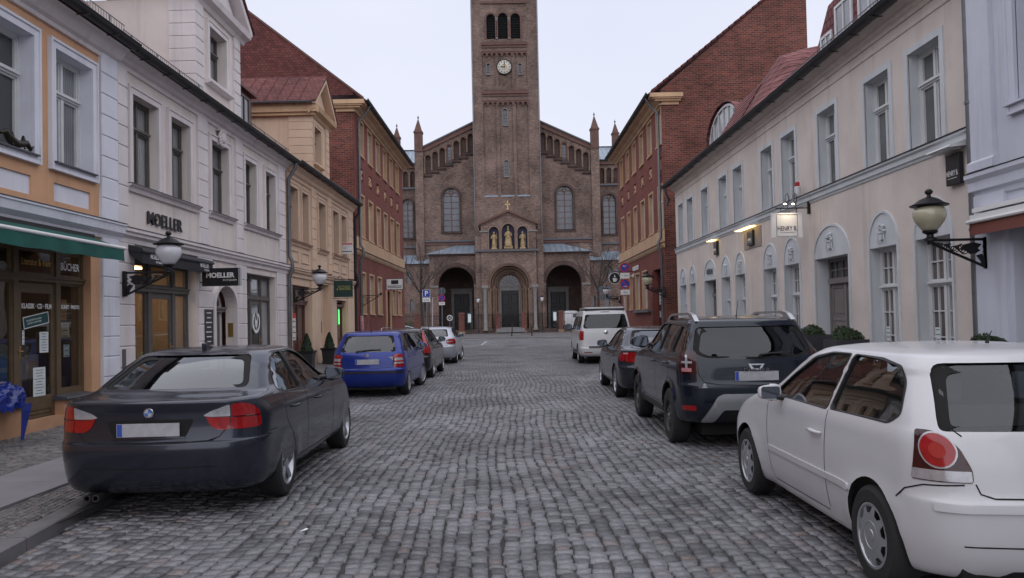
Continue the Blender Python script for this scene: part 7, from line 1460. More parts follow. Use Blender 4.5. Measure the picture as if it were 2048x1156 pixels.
    for k in range(12):
        t_ = k*math.pi/6; c_, s_ = math.cos(t_), math.sin(t_); q.add([(.69+r*s_+w*c_, .15, 33.05+r*c_-w*s_) for r, w in ((.60, -.045), (.60, .045), (.78, .045), (.78, -.045))], [(0, 1, 2, 3)])
    sub(q, 'clock_numerals', m_iron, ck)
    q = MB(xf)
    for t_, L_, w in ((R_(2), .74, .05), (R_(-90), .52, .07)):
        c_, s_ = math.cos(t_), math.sin(t_); q.add([(.69+r*s_+x*c_, .19, 33.05+r*c_-x*s_) for r, x in ((-.16, -w*.7), (-.16, w*.7), (L_*.8, w), (L_, 0), (L_*.8, -w))], [(0, 1, 2, 3, 4)])
    q.lathe([(0, .2), (.09, .19), (.09, .1)], (.69, -.02, 33.05), 'y', 12); sub(q, 'clock_hands', m_gold if False else m_iron, ck)
    q = MB(xf); q.lathe([(.30, .165), (.36, .165), (.36, .15), (.30, .15)], (.69, -.01, 33.05), 'y', 32); sub(q, 'clock_ring', m_brass, ck)
    # --- west front both sides of the tower (mirrored about the tower axis)
    ax = .81
    for sg in (-1, 1):
        X = lambda u: ax+sg*u    # u = distance from the axis
        def rr(u0, u1): a, b = X(u0), X(u1); return (min(a, b), max(a, b))
        D = -1.6
        w0, w1 = rr(6.15, 8.15); bays = []
        for i in range(7):
            uc = 9.95-.90*i; a, b = rr(uc-.33, uc+.33); zt = 22.55+.435*i; bays.append((a, b, zt-2.4, zt-.33))
        hol = [arch(w0, w1, 12.85, 17.35, 14)]+[arch(a, b, z0, z1, 8) for a, b, z0, z1 in bays]
        pl = [(X(4), 0), (X(11.0), 0), (X(11.0), 23.2), (X(10.6), 23.45), (X(4), 26.55)]
        q = MB(xf); q.wall(pl, hol, D, .3); q.build('nave_wall', b_ch, P)
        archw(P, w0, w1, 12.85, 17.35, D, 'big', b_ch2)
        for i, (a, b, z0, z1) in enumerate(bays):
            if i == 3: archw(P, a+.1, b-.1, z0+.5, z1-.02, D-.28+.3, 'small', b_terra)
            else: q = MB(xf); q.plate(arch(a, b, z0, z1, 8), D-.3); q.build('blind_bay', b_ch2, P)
            q = MB(xf); c = (a+b)/2; O = [(c+.46*math.cos(math.pi*k/10), z1+.46*math.sin(math.pi*k/10)) for k in range(11)]; I = [(c+.33*math.cos(math.pi*k/10), z1+.33*math.sin(math.pi*k/10)) for k in range(11)]
            q.add([(p[0], D+.16, p[1]) for p in O+I]+[(p[0], D, p[1]) for p in O], [(k, k+1, 11+k+1, 11+k) for k in range(10)]+[(k, k+1, 22+k+1, 22+k) for k in range(10)])
            q.build('arcade_arch', b_terra, P); q = MB(xf); a2 = a-.12 if sg < 0 else b+.12; zc = z0+.1
            q.lathe([(.12, 0), (.07, .12), (.07, 1.75), (.13, 1.95), (.15, 2.08)], (a2, D+.06, zc), 'z', 8); q.build('arcade_column', m_stoneb, P, 40)
            q = MB(xf); u = 9.95-.90*i; c0, c1 = rr(u-.5, u+.62); q.extr([(D-.02, z0+.02), (D+.2, z0-.04), (D+.2, z0-.2), (D+.1, z0-.34), (D-.02, z0-.42)], c0, c1); q.build('arcade_step', m_slate if False else b_ch2, P)
        # raking cornice and its metal cap
        q = MB(xf); q.prism([(X(4.0), 26.0), (X(4.0), 26.6), (X(10.7), 23.45), (X(10.7), 22.9)], D, D+.22); q.build('raking_cornice', b_terra, P)
        q = MB(xf); q.prism([(X(4.0), 26.6), (X(4.0), 26.78), (X(10.75), 23.6), (X(10.75), 23.42)], D-4, D+.4); q.build('roof_edge', m_lead, P)
        c0, c1 = rr(4, 10.6); lowstrip(P, c0, c1, 11.55, 11.75, D, D+.25, m_lead, 'string_course'); lowstrip(P, c0, c1, 11.2, 11.5, D, D+.12, b_terra, 'string_course')
        # buttress with pinnacle
        c0, c1 = rr(10.55, 11.6); q = MB(xf); q.box(c0, c1, D-.4, D+.35, 0, 23.1); q.build('buttress', b_ch, P)
        def pinn(u0, u1, z0, z1, zt, d0, pr=b_terra):
            a, b = rr(u0, u1); m_ = (a+b)/2; w = (b-a)/2; q = MB(xf); q.box(a, b, d0-w, d0+w, z0, z1); q.box(a-.08, b+.08, d0-w-.08, d0+w+.08, z1-.15, z1+.02)
            q.add([(a, d0-w, z1), (b, d0-w, z1), (b, d0+w, z1), (a, d0+w, z1), (m_, d0, zt)], [(0, 1, 4), (1, 2, 4), (2, 3, 4), (3, 0, 4)]); q.blob((m_, d0, zt+.05), (.12, .12, .14), 8, 5); q.tube([(m_, d0, zt), (m_, d0, zt+.35)], .03, 5); q.build('pinnacle', pr, P)
        pinn(10.6, 11.6, 23.0, 25.5, 27.3, D); pinn(14.05, 14.9, 21, 26.1, 27.6, D-5)
        # aisle wing
        c0, c1 = rr(11.5, 18); b0, b1 = rr(12.15, 13.45) if sg < 0 else rr(12.15, 13.75)
        bb = [arch(*rr(u-.33, u+.33), 18.8, 20.45, 8) for u in (12.1, 13.0, 13.9, 14.8)]
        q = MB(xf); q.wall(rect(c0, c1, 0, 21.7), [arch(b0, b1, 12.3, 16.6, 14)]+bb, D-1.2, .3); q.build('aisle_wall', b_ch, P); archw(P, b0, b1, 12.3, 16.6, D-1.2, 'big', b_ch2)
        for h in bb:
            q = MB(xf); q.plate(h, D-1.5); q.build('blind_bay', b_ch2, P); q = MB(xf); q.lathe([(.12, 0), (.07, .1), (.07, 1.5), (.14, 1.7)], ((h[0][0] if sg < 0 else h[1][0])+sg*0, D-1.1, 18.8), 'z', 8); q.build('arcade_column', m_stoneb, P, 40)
        lowstrip(P, c0, c1, 18.5, 18.72, D-1.2, D-.95, m_lead, 'string_course'); lowstrip(P, c0, c1, 21.2, 21.7, D-1.2, D-.9, b_terra, 'eaves_band')
        lowstrip(P, c0, c1, 11.0, 11.25, D-1.2, D-.95, m_lead, 'string_course')
        q = MB(xf); e0, e1 = rr(11.2, 18); q.prism([(e0, 21.65), (e1, 21.65), (e1, 21.8), (e0, 21.8)], D-1.6, D-.75); q.build('eaves_gutter', m_gutter, P)
        q = MB(xf); e0, e1 = rr(7.0, 18); q.extr([(D-.9, 21.75), (D-6.0, 24.5), (D-6.0, 24.3), (D-.9, 21.6)], e0, e1); a = e0
        while a < e1: q.extr([(D-.9, 21.75), (D-6.0, 24.5), (D-6.0, 24.56), (D-.9, 21.81)], a, a+.05); a += .62
        q.build('roof', m_slate, P); q = MB(xf); q.tube([(e0, D-6, 24.55), (e1, D-6, 24.55)], .09, 6); q.build('roof_ridge', m_gutter, P)
        # tower downpipe
        q = MB(xf); a_ = X(4.12); q.tube([(a_, .1, 43), (a_, .1, 10)], .06, 6); q.build('downpipe', m_zinc, P)
        # --- side porch
        D2 = 4.; s0, s1 = rr(3.95, 9.5); h0, h1 = rr(4.27, 8.5)
        q = MB(xf); q.wall(rect(s0, s1, 0, 9.6), [arch(h0, h1, .3, 5.9, 16)], D2, 1.0)
        q.add([(s0, D2, 0), (s0, D, 0), (s0, D, 9.6), (s0, D2, 9.6), (s1, D2, 0), (s1, D, 0), (s1, D, 9.6), (s1, D2, 9.6)], [(0, 1, 2, 3), (4, 5, 6, 7)]); q.build('porch_wall', b_ch, P)
        q = MB(xf); n = 15
        for k in range(n):
            t0, t1 = math.pi*(k+.06)/n, math.pi*(k+.94)/n; c = (h0+h1)/2; r0, r1 = (h1-h0)/2+.02, (h1-h0)/2+.5; q.slab([(c+r0*math.cos(t0), 5.9+r0*math.sin(t0)), (c+r1*math.cos(t0), 5.9+r1*math.sin(t0)), (c+r1*math.cos(t1), 5.9+r1*math.sin(t1)), (c+r0*math.cos(t1), 5.9+r0*math.sin(t1))], D2-.02, D2+.05)
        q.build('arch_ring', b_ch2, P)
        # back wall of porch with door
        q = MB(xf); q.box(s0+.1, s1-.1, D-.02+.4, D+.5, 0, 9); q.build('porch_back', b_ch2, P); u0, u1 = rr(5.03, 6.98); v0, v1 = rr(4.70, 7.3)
        q = MB(xf); q.slab([(v0, .3), (u0, .3), (u0, 5.0), (u1, 5.0), (u1, .3), (v1, .3), (v1, 5.5), (v0, 5.5)], D+.5, D+.75); q.box(v0-.1, v1+.1, D+.5, D+.85, 5.5, 5.65); ds = q.build('door_surround', m_stone, P)
        q = MB(xf); q.box(u0, u1, D+.48, D+.56, .3, 5.0); q.box((u0+u1)/2-.03, (u0+u1)/2+.03, D+.5, D+.6, .3, 5.0)
        for zz in (.6, 2.0, 3.5): 
            for c in (u0+.48, u1-.48): q.bbox(c-.35, c+.35, D+.5, D+.6, zz, zz+1.2, .04)
        q.build('portal_door', m_doordark, P)
        lowstrip(P, *rr(3.95, 4.27), 5.62, 5.82, D2, D2+.12, m_stone, 'impost_band'); lowstrip(P, *rr(8.5, 9.5), 5.62, 5.82, D2, D2+.12, m_stone, 'impost_band'); lowstrip(P, s0, s1, 9.35, 9.6, D2, D2+.15, b_terra, 'eaves_band')
        q = MB(xf); lo, hi = X(9.85), X(3.75)
        q.add([(lo, D2+.4, 9.6), (hi, D2+.4, 9.6), (hi, D, 11.1), (X(6.5), D, 11.1), (lo, D, 9.6), (lo, D2+.4, 9.48), (hi, D2+.4, 9.48)], [(0, 1, 2, 3), (0, 3, 4), (0, 5, 6, 1)])
        q.build('porch_roof', m_slate, P); q = MB(xf)
        for i in range(1, 9):
            u = 9.85-i*.7; zt = 11.1 if u < 6.5 else 9.6+1.5*(9.85-u)/(9.85-6.5); yd = D+(11.1-zt)/1.5*(D2+.4-D) if u >= 6.5 else D; q.tube([(X(u), D2+.4, 9.63), (X(u), yd if u >= 6.5 else D, zt+.03)], .03, 4)
        q.build('roof_seams', m_slate, P)
        q = MB(xf); q.tube([(lo, D2+.48, 9.55), (hi, D2+.48, 9.55)], .07, 6); q.build('porch_gutter', m_zinc, P)
        # low outer wing
        q = MB(xf); e0, e1 = rr(9.5, 18); q.wall(rect(e0, e1, 0, 9.0), [arch(*rr(u-.28, u+.28), 3.0, 4.2, 8) for u in (10.4, 12.2, 14.)]+[arch(*rr(u-.25, u+.25), 6.4, 7.6, 8) for u in (12.6, 13.5)], D+.6, .3); q.add([(e0, D+.6, 9.0), (e1, D+.6, 9.0), (e1, D-1.2, 9.9), (e0, D-1.2, 9.9)], [(0, 1, 2, 3)]); q.build('outer_wing', b_ch, P); q = MB(xf)
        q.plate(rect(e0+.1, e1-.1, 1, 8.5), D+.3); q.build('wing_panes', g_ch, P); q = MB(xf); q.extr([(D+.9, 8.95), (D-1.2, 10.1), (D-1.2, 10.0), (D+.9, 8.85)], e0, e1); q.build('wing_roof', m_slate, P)
    # --- central portal
    D3 = 5.0; c = .75
    q = MB(xf); q.wall([(-2.5, .3), (3.95, .3), (3.95, 12.9), (.73, 14.3), (-2.5, 12.9)], [arch(-1.84, 3.34, .31, 5.75, 20), arch(-1.55, -.40, 9.95, 12.0, 10), arch(-.04, 1.44, 9.95, 12.15, 10), arch(1.80, 2.95, 9.95, 12.0, 10)], D3, .45)
    q.add([(-2.5, D3, 0), (-2.5, 0, 0), (-2.5, 0, 12.9), (-2.5, D3, 12.9), (3.95, D3, 0), (3.95, 0, 0), (3.95, 0, 12.9), (3.95, D3, 12.9)], [(0, 1, 2, 3), (4, 5, 6, 7)]); q.build('portal_wall', b_ch, P)
    for sg in (-1, 1): a, b = sorted((ax+sg*3.2, ax+sg*4.0)); q = MB(xf); q.box(a, b, .5, D3-.3, 0, 11.6); q.build('portal_pier', b_ch, P)
    q = MB(xf); q.plate(rect(-1.7, 3.1, 9.9, 13), D3-.44); q.build('niche_back', m_niche, P)
    for a0, a1, zs in ((-1.55, -.40, 12.0), (-.04, 1.44, 12.15), (1.80, 2.95, 12.0)):
        q = MB(xf); O = arch(a0-.13, a1+.13, 9.95, zs, 12); I = arch(a0, a1, 9.951, zs, 12); n = len(O); q.add([(p[0], D3+.07, p[1]) for p in O[1:]+O[:1]]+[(p[0], D3+.07, p[1]) for p in I[1:]+I[:1]], [(k, k+1, n+k+1, n+k) for k in range(n-1)]); q.build('niche_arch', m_stoneb, P)
    for a in (-.22, 1.62):
        q = MB(xf); q.lathe([(.14, 0), (.08, .12), (.08, 1.75), (.15, 1.95), (.17, 2.05)], (a, D3+.08, 9.95), 'z', 10); q.build('niche_column', m_stoneb, P, 40)
    lowstrip(P, -2.65, -1.6, 11.95, 12.1, D3-.01, D3+.15, m_stone, 'impost_band'); lowstrip(P, 3.0, 4.1, 11.95, 12.1, D3-.01, D3+.15, m_stone, 'impost_band'); lowstrip(P, -2.9, 4.4, 9.65, 9.88, D3-.01, D3+.25, m_lead, 'string_course'); lowstrip(P, -4.9+1.6, -2.4, 9.65, 9.88, D3-.4, D3-.1, m_lead, 'string_course')
    q = MB(xf); q.prism([(-2.8, 12.75), (-2.8, 13.0), (.73, 14.55), (4.25, 13.0), (4.25, 12.75), (.73, 14.28)], 0, D3+.25)
    for i in range(15): t = i/14.; 
    q.build('portal_gable_roof', b_terra, P)
    q = MB(xf)
    for sg in (-1, 1):
        for i in range(13): x = .73+sg*(.2+i*.26); z = 14.15-(.2+i*.26)*.435; q.box(x-.06, x+.06, D3, D3+.12, z-.16, z)
    q.build('gable_dentils', b_terra, P)
    # statues: robed figures
    for a, zb, h, seat in ((-.97, 10.1, 1.95, 0), (.70, 10.25, 2.2, 1), (2.38, 10.1, 1.95, 0)):
        q = MB(xf); d = D3-.18; k = h/1.9
        prof = [(.0, 0), (.27, 0), (.28, .1), (.24, .45), (.22, .9), (.25, 1.25), (.26, 1.42), (.17, 1.52), (.07, 1.56), (.07, 1.62)]
        n = 14; rings = []
        for r, z in prof: rings.append([(a+(r*k*(1+.10*math.sin(4*t+z*3)))*math.cos(t)*(1.35 if seat and z < 1.0 else 1), d+(r*.75*k)*math.sin(t)+(.12 if seat and z < .8 else 0), zb+z*k) for t in np.linspace(0, 2*math.pi, n+1)[:-1]])
        q.add([p for r_ in rings for p in r_], [(i*n+j, i*n+(j+1) % n, (i+1)*n+(j+1) % n, (i+1)*n+j) for i in range(len(prof)-1) for j in range(n)]); q.blob((a, d, zb+1.72*k), (.11*k, .12*k, .15*k), 10, 8)
        for s_ in (-1, 1): q.tube([(a+s_*.24*k, d, zb+1.38*k), (a+s_*.34*k, d+.08, zb+1.05*k), (a+s_*.12*k, d+.22, zb+1.1*k)], [.085*k, .07*k, .045*k], 7)
        if seat: q.box(a-.5, a+.5, d-.2, d+.2, zb-.25, zb+.05); q.blob((a, d+.2, zb+1.05), (.14, .12, .22), 8, 6); q.lathe([(.12, 0), (.1, .1), (.14, .22)], (a, d, zb+1.95*1.12), 'z', 10)
        else: q.tube([(a+.3, d+.15, zb+.2), (a+.3, d+.15, zb+1.7)], .025, 5); q.box(a-.34, a+.34, d-.2, d+.25, zb-.16, zb+.0)
        q.build('statue', m_gold, P, 50)
    q = MB(xf); q.box(.655, .765, D3+.0, D3+.1, 14.5, 15.62); q.box(.42, 1.0, D3+.0, D3+.1, 15.1, 15.24); q.blob((.71, D3+.05, 14.55), (.14, .12, .14), 8, 6); q.build('gable_cross', mat('gilt', (.55, .38, .16), .4, .7), P)
    # stepped portal orders
    for i, (r, dd) in enumerate(((2.59, .0), (2.28, -.45), (1.98, -.9), (1.70, -1.35))):
        m_ = (m_stoneb, b_terra)[i % 2]; q = MB(xf); O = [(c+r*math.cos(math.pi*k/20), 5.75+r*math.sin(math.pi*k/20)) for k in range(21)]; ri = r-.32; I = [(c+ri*math.cos(math.pi*k/20), 5.75+ri*math.sin(math.pi*k/20)) for k in range(21)]
        O = [(c+r, .3)]+O+[(c-r, .3)]; I = [(c+ri, .3)]+I+[(c-ri, .3)]; n = len(O); d = D3-.45+dd if i else D3-.08
        q.add([(p[0], d, p[1]) for p in O]+[(p[0], d, p[1]) for p in I]+[(p[0], d-.5, p[1]) for p in I], [(k, k+1, n+k+1, n+k) for k in range(n-1)]+[(n+k, n+k+1, 2*n+k+1, 2*n+k) for k in range(n-1)]); q.build('portal_order', m_, P)
        for sg in (-1, 1): q = MB(xf); x = c+sg*(ri+.0); q.lathe([(.15, 0), (.09, .2), (.09, 4.4), (.16, 4.65), (.2, 4.85)], (x, d-.02, .5), 'z', 10); q.build('portal_column', m_stoneb, P, 40)
        q = MB(xf); q.tube([(c+(r-.16)*math.cos(t), d+.02, 5.75+(r-.16)*math.sin(t)) for t in np.linspace(0, math.pi, 22)], .07, 6); q.build('portal_roll', m_stoneb if i % 2 else b_terra, P, 40)
    db = D3-2.35
    q = MB(xf); q.plate(arch(-1.0, 2.5, .3, 5.75, 20), db); q.build('portal_back', m_stoneb, P)
    q = MB(xf); q.slab([(-.55, .3), (-.27, .3), (-.27, 5.15), (1.83, 5.15), (1.83, .3), (2.1, .3), (2.1, 5.6), (-.55, 5.6)], db, db+.2); q.box(-.65, 2.2, db, db+.3, 5.6, 5.75); q.build('door_surround', m_stone, P)
    q = MB(xf); q.box(-.27, 1.83, db, db+.08, .3, 5.15); q.box(.75, .81, db, db+.12, .3, 5.15)
    for x in (.24, 1.32):
        for zz in (.6, 2.0, 3.5): q.bbox(x-.38, x+.38, db, db+.12, zz, zz+1.2, .04)
    q.build('portal_door', m_doordark, P)
    q = MB(xf); q.plate([(c+1.2*math.cos(math.pi*k/16), 5.78+1.2*math.sin(math.pi*k/16)) for k in range(17)], db+.06); fl = q.build('fan_window', g_ch, P)
    q = MB(xf)
    for k in range(1, 8): t = math.pi*k/8; q.tube([(c+.3*math.cos(t), db+.1, 5.8+.3*math.sin(t)), (c+1.15*math.cos(t), db+.1, 5.8+1.15*math.sin(t))], .035, 5)
    q.lathe([(.34, 0), (.34, .1), (.26, .1), (.26, 0)], (c, db+.06, 5.8), 'y', 12, (0, math.pi)); sub(q, 'fan_bars', m_stone, fl)
    for x in (-2.15, 3.68): q = MB(xf); q.lathe([(.3, 0), (.3, .2), (.2, .35), (.19, 4.3), (.22, 4.5), (.3, 4.85), (.34, 5.0)], (x, D3+.25, .4), 'z', 14); q.box(x-.38, x+.38, D3-.05, D3+.6, 5.38, 5.7); q.build('portal_pillar', m_stone, P, 40)
    q = MB(xf)
    for i, (z, dd) in enumerate(((.2, 7.6), (.34, 7.2), (.48, 6.8), (.62, 6.4))): q.box(-.9, 2.4, D3-3, dd-1.2, z, z+.14)
    q.build('steps', m_kerb, P)
church()
# ================================================================== STREET FURNITURE, SIGNS, TREES
m_globe = mat('lamp_globe_white', (.66, .66, .70), .25, var=.06, coat=.6)
m_globe2 = mat('lamp_globe_cream', (.46, .43, .30), .25, var=.10, vscale=3, coat=.8)
def walllamp(label, wall, out, z, bl=.88, globe=None, seed=0, g=None):
    """bracket lamp: wall=(x,y) foot on the wall, out=+1/-1 towards the street"""
    x, y = wall; T = thing('wall_lamp', label, 'street lamp', (x, y, z), g)
    def B(a, c): return (x+out*a, y, z+c)
    b = MB(); tk = .02
    def bar(p0, p1, w=.028):
        b.tube([B(*p0), B(*p1)], w/2*1.2, 6)
    b.add([(x+out*a, y+e, z+c) for e in (-.045, .045) for a, c in ((0, -.42), (.05, -.42), (.05, .04), (0, .04))], [(0, 1, 2, 3), (4, 7, 6, 5), (0, 4, 5, 1), (1, 5, 6, 2), (2, 6, 7, 3), (3, 7, 4, 0)])
    bar((.03, .01), (bl, .01), .035); bar((.03, -.40), (bl, -.02), .035); br = b.build('bracket', m_iron, T)
    # cast scrollwork plate with an eagle-like silhouette and tendrils
    s = MB(lambda a, d, c: (x+out*a, y+d, z+c))
    s.prism([(.10, -.06), (.22, -.03), (.36, -.06), (.42, -.13), (.33, -.15), (.27, -.20), (.20, -.20), (.12, -.15), (.16, -.12)], -.01, .01); s.prism([(.05, -.28), (.10, -.20), (.18, -.22), (.12, -.30), (.10, -.36), (.05, -.38)], -.01, .01)
    random.seed(4+seed)
    for k in range(20):
        a = .34+k*.026; hmax = .38*(1-a/bl); zc = -.02-hmax*.5; r = max(.018, hmax*.35); pts = [(a+r*t/6*math.cos(t+k), 0, zc+r*t/6*math.sin(t+k)) for t in np.linspace(.5, 6, 10)]; s.tube(pts, .008, 4)
    for k in range(4): zc = -.08-.075*k; s.tube([(.05+.03*t/5*math.cos(t), 0, zc+.03*t/5*math.sin(t)) for t in np.linspace(0, 6, 9)], .008, 4)
    o = s.build('scrollwork', m_iron, T)
    q = MB(); cx = x+out*(bl-.02); q.lathe([(0, -.05), (.04, -.05), (.045, -.01), (.09, .0), (.09, .035), (.05, .055), (.045, .09), (.10, .12), (.105, .145), (.0, .145)], (cx, y, z), 'z', 18); q.build('lamp_base', m_iron, T, 40)
    q = MB(); q.lathe([(.0, .14), (.085, .14), (.13, .19), (.19, .27), (.222, .35), (.22, .42), (.195, .475), (.15, .50), (0, .50)], (cx, y, z), 'z', 28); q.build('globe', globe or m_globe, T, 50)
    q = MB(); q.lathe([(.155, .49), (.165, .51), (.255, .505), (.26, .52), (.2, .545), (.13, .60), (.06, .63), (.03, .64), (.025, .67), (.05, .69), (.055, .72), (.03, .75), (0, .755)], (cx, y, z), 'z', 28); q.build('cap', m_iron, T, 40)
    return T
Gl = 'ornate bracket lamps along the house fronts'
wl = LM(14.0, .06, 0); walllamp('white globe lamp on a black scrollwork bracket beside the black shop awning', wl[:2], 1, 2.62, .84, g=Gl)
wl = LM(24.15, .14, 0); walllamp('white globe lamp on a bracket at the downpipe between cream and yellow houses', wl[:2], 1, 2.72, .84, g=Gl, seed=1)
walllamp('cream globe lamp on a large black scrollwork bracket at the corner of the beige house', (7.03, 11.05), -1, 2.64, .86, m_globe2, g=Gl, seed=2)
walllamp('cream globe lamp on the bracket at the near edge of the right brick house', (7.0, 33.15), -1, 2.86, .80, m_globe2, g=Gl, seed=3)
walllamp('pale globe lamp on the bracket at the far corner of the right brick house', (7.05, 46.2), -1, 2.88, .86, g=Gl, seed=4)
T = thing('wall_lamp', 'bare iron bracket without globe on the left brick house', 'street lamp', LM(34.6, .14, 2.8)); b = MB(LM); b.box(34.57, 34.63, .12, .17, 2.36, 2.86)
b.tube([(34.6, .15, 2.84), (34.6, .95, 2.88)], .02, 6); b.tube([(34.6, .15, 2.4), (34.6, .90, 2.84)], .02, 6); b.blob((34.6, .97, 2.92), (.06, .06, .07), 8, 6); b.build('bracket', m_iron, T); b = MB(LM)
b.tube([(34.6, .2+.28*t/6+.1*math.sin(t), 2.68+.1*math.cos(t)) for t in np.linspace(0, 7, 16)], .012, 4); b.build('scrollwork', m_iron, T)
# ---- signs on the left
def signbox(name, label, x0, x1, y, z0, z1, m, th=.05, cat='sign', rim=None):
    q = MB(); q.box(x0, x1, y-th/2, y+th/2, z0, z1); T = thing(name, label, cat, ((x0+x1)/2, y, z0)); o = q.build('panel', m, T)
    if rim: r = MB(lambda a, d, z: (a, y+d, z)); r.ring(x0-.012, x1+.012, z0-.012, z1+.012, .02, -th/2-.006, th/2+.006); r.build('sign_rim', rim, T)
    return T
FX, UZ = (1, 0, 0), (0, 0, 1)
T = signbox('projecting_sign', 'black box sign with white capitals projecting over the pavement by the arched door', -6.74, -5.93, 17.35, 2.53, 2.93, m_signblack, .12)
q = MB(); q.box(-5.93, -5.89, 17.29, 17.41, 2.525, 2.935); q.build('end_cap', m_alloy, T); q = MB()
q.box(-6.88, -6.85, 17.32, 17.38, 2.58, 2.9)
for z in (2.62, 2.86): q.tube([(-6.86, 17.35, z), (-6.73, 17.35, z)], .015, 6)
q.build('mount', m_zinc, T)
text('lettering', 'MOELLER', .15, m_signwhite, T, (-6.335, 17.285, 2.765), FX, UZ, .002, weight=.005, sx=1.0); text('lettering', 'POTSDAM', .055, m_signwhite, T, (-6.12, 17.285, 2.655), FX, UZ, .002, sx=1.2)
T = signbox('projecting_sign', 'dark green hanging sign with yellow lettering over the yellow house door', -6.48, -5.76, 29.5, 2.64, 3.27, mat('sign_green', (.004, .035, .03), .5), .03)
for s, z in (('TATTOOS', 3.03), ('& PIERCING', 2.94)): text('lettering', s, .11, mat('sign_yellow', (.45, .42, .12), .5), T, (-6.1, 29.48, z), FX, UZ, .002, sx=.95)
q = MB(); q.tube([(-6.6, 29.5, 3.33), (-5.72, 29.5, 3.31)], .015, 6); q.tube([(-6.6, 29.5, 2.6), (-5.74, 29.5, 2.6)], .012, 6); q.tube([(-6.25+.07*math.cos(t), 29.5, 3.38+.06*math.sin(t)) for t in np.linspace(0, 5, 12)], .012, 5); q.build('bracket', m_iron, T)
T = signbox('projecting_sign', 'small white sign with red bar high on the yellow house corner', -6.6, -6.13, 31.5, 4.47, 4.92, m_signwhite, .03)
q = MB(); q.box(-6.6, -6.13, 31.48, 31.484, 4.85, 4.9); q.build('red_bar', MATS['poster_red'], T); q = MB(); q.box(-6.58, -6.15, 31.48, 31.484, 4.555, 4.585); q.box(-6.5, -6.38, 31.48, 31.484, 4.7, 4.72); q.box(-6.58, -6.2, 31.48, 31.484, 4.78, 4.785); q.build('printing', m_signblack, T)
T = signbox('projecting_sign', 'white box sign with black square and two black lines on the left brick house', -6.20, -5.33, 41, 3.38, 3.94, m_signwhite, .16, rim=m_black)
q = MB(); q.box(-5.95, -5.57, 40.912, 40.919, 3.66, 3.87); q.box(-6.16, -5.38, 40.912, 40.919, 3.54, 3.575); q.box(-6.12, -5.42, 40.912, 40.919, 3.46, 3.49); q.build('printing', m_signblack, T); q = MB(); q.box(-6.24, -6.18, 40.97, 41.03, 3.5, 3.85); q.build('mount', m_iron, T)
# ---- right signs
T = signbox('hanging_sign', 'square white hotel sign hanging from an iron arm over the pavement', 6.19, 6.90, 17.6, 3.38, 3.95, m_signwhite, .05)
q = MB(lambda a, d, z: (a, 17.57+d, z)); q.ring(6.30, 6.79, 3.41, 3.92, .008, -.006, .0); q.build('ruled_border', MATS['ink_grey'], T); text('lettering', 'HENRY B.', .15, mat('sign_ink', (.06, .03, .05), .5), T, (6.55, 17.57, 3.59), FX, UZ, .002, sx=.72); q = MB(); q.box(6.38, 6.73, 17.570, 17.574, 3.502, 3.507); q.build('rule', MATS['ink_grey'], T)
q = MB(); q.tube([(7.08, 17.6, 4.06), (6.3, 17.6, 4.06)], .014, 6); q.box(7.04, 7.1, 17.57, 17.63, 3.92, 4.2); q.tube([(6.42, 17.6, 4.06), (6.42, 17.6, 3.95)], .01, 5); q.tube([(6.78, 17.6, 4.06), (6.78, 17.6, 3.95)], .01, 5)
q.build('arm', m_iron, T)
for i, cx in enumerate((6.5, 6.68)):
    q = MB(); q.tube([(cx+.08, 17.6, 4.06), (cx+.09, 17.52, 4.3), (cx+.02, 17.44, 4.38), (cx-.04, 17.40, 4.33), (cx-.05, 17.40, 4.22)], .011, 6); q.lathe([(.015, .06), (.02, .03), (.06, -.04), (.062, -.045)], (cx-.05, 17.40, 4.18), 'z', 14); q.build('spotlight', m_zinc, T, 40)
    q = MB(); q.blob((cx-.05, 17.40, 4.135), (.03, .03, .02), 8, 6); q.build('bulb', mat('bulb_warm', (1, .85, .6), .5, emit=(1, .82, .55, 14)), T)
    sp = bpy.data.lights.new('sign_spot', 'SPOT'); sp.energy = 5; sp.color = (1, .8, .55); sp.spot_size = R_(85); sp.spot_blend = .8; sp.shadow_soft_size = .03; so2 = bpy.data.objects.new('sign_spot', sp); COL.objects.link(so2); so2.location = (cx-.05, 17.38, 4.11); so2.rotation_euler = (R_(28), 0, 0)
def blackboard(label, s0, s1, z0, z1, lamp=None, plate_=None, lit=True, word='HENRY B.'):
    T = thing('wall_sign', label, 'sign', RM((s0+s1)/2, .05, z0)); xf = RM
    if plate_: q = MB(xf); q.box(plate_[0], plate_[1], .0, .02, plate_[2], plate_[3]); q.build('backing_board', mat('board_grey', (.27, .23, .22), .8), T)
    q = MB(xf); q.bbox(s0, s1, .02, .09, z0, z1, .01); q.build('panel', m_signblack, T); text('lettering', word, .11 if s1-s0 > .39 else .12, m_signwhite, T, RM((s0+s1)/2, .093, z0+(z1-z0)*.36), (0, -1, 0), UZ, .002, sx=.62); q = MB(xf); q.box(s0+.06, s1-.06, .09, .094, z0+(z1-z0)*.2, z0+(z1-z0)*.215); q.build('rule', m_signwhite, T)
    if lamp:
        a, b, z = lamp; q = MB(xf); q.extr([(.0, z+.08), (.28, z+.03), (.30, z-.0), (.27, z-.01), (.0, z+.02)], a, b); q.build('sign_light', m_fwhite, T)
        q = MB(xf); q.box(a+.05, b-.05, .08, .26, z-.022, z-.012)
        q.build('light_tube', mat('tube_warm', (1, .8, .4), .5, emit=(1, .72, .3, 3.2)) if lit else m_fwhite, T)
blackboard('black wall sign under an unlit white shade, near end of the beige house', 11.66, 12.02, 3.58, 4.06, (11.55, 12.2, 4.12), lit=False)
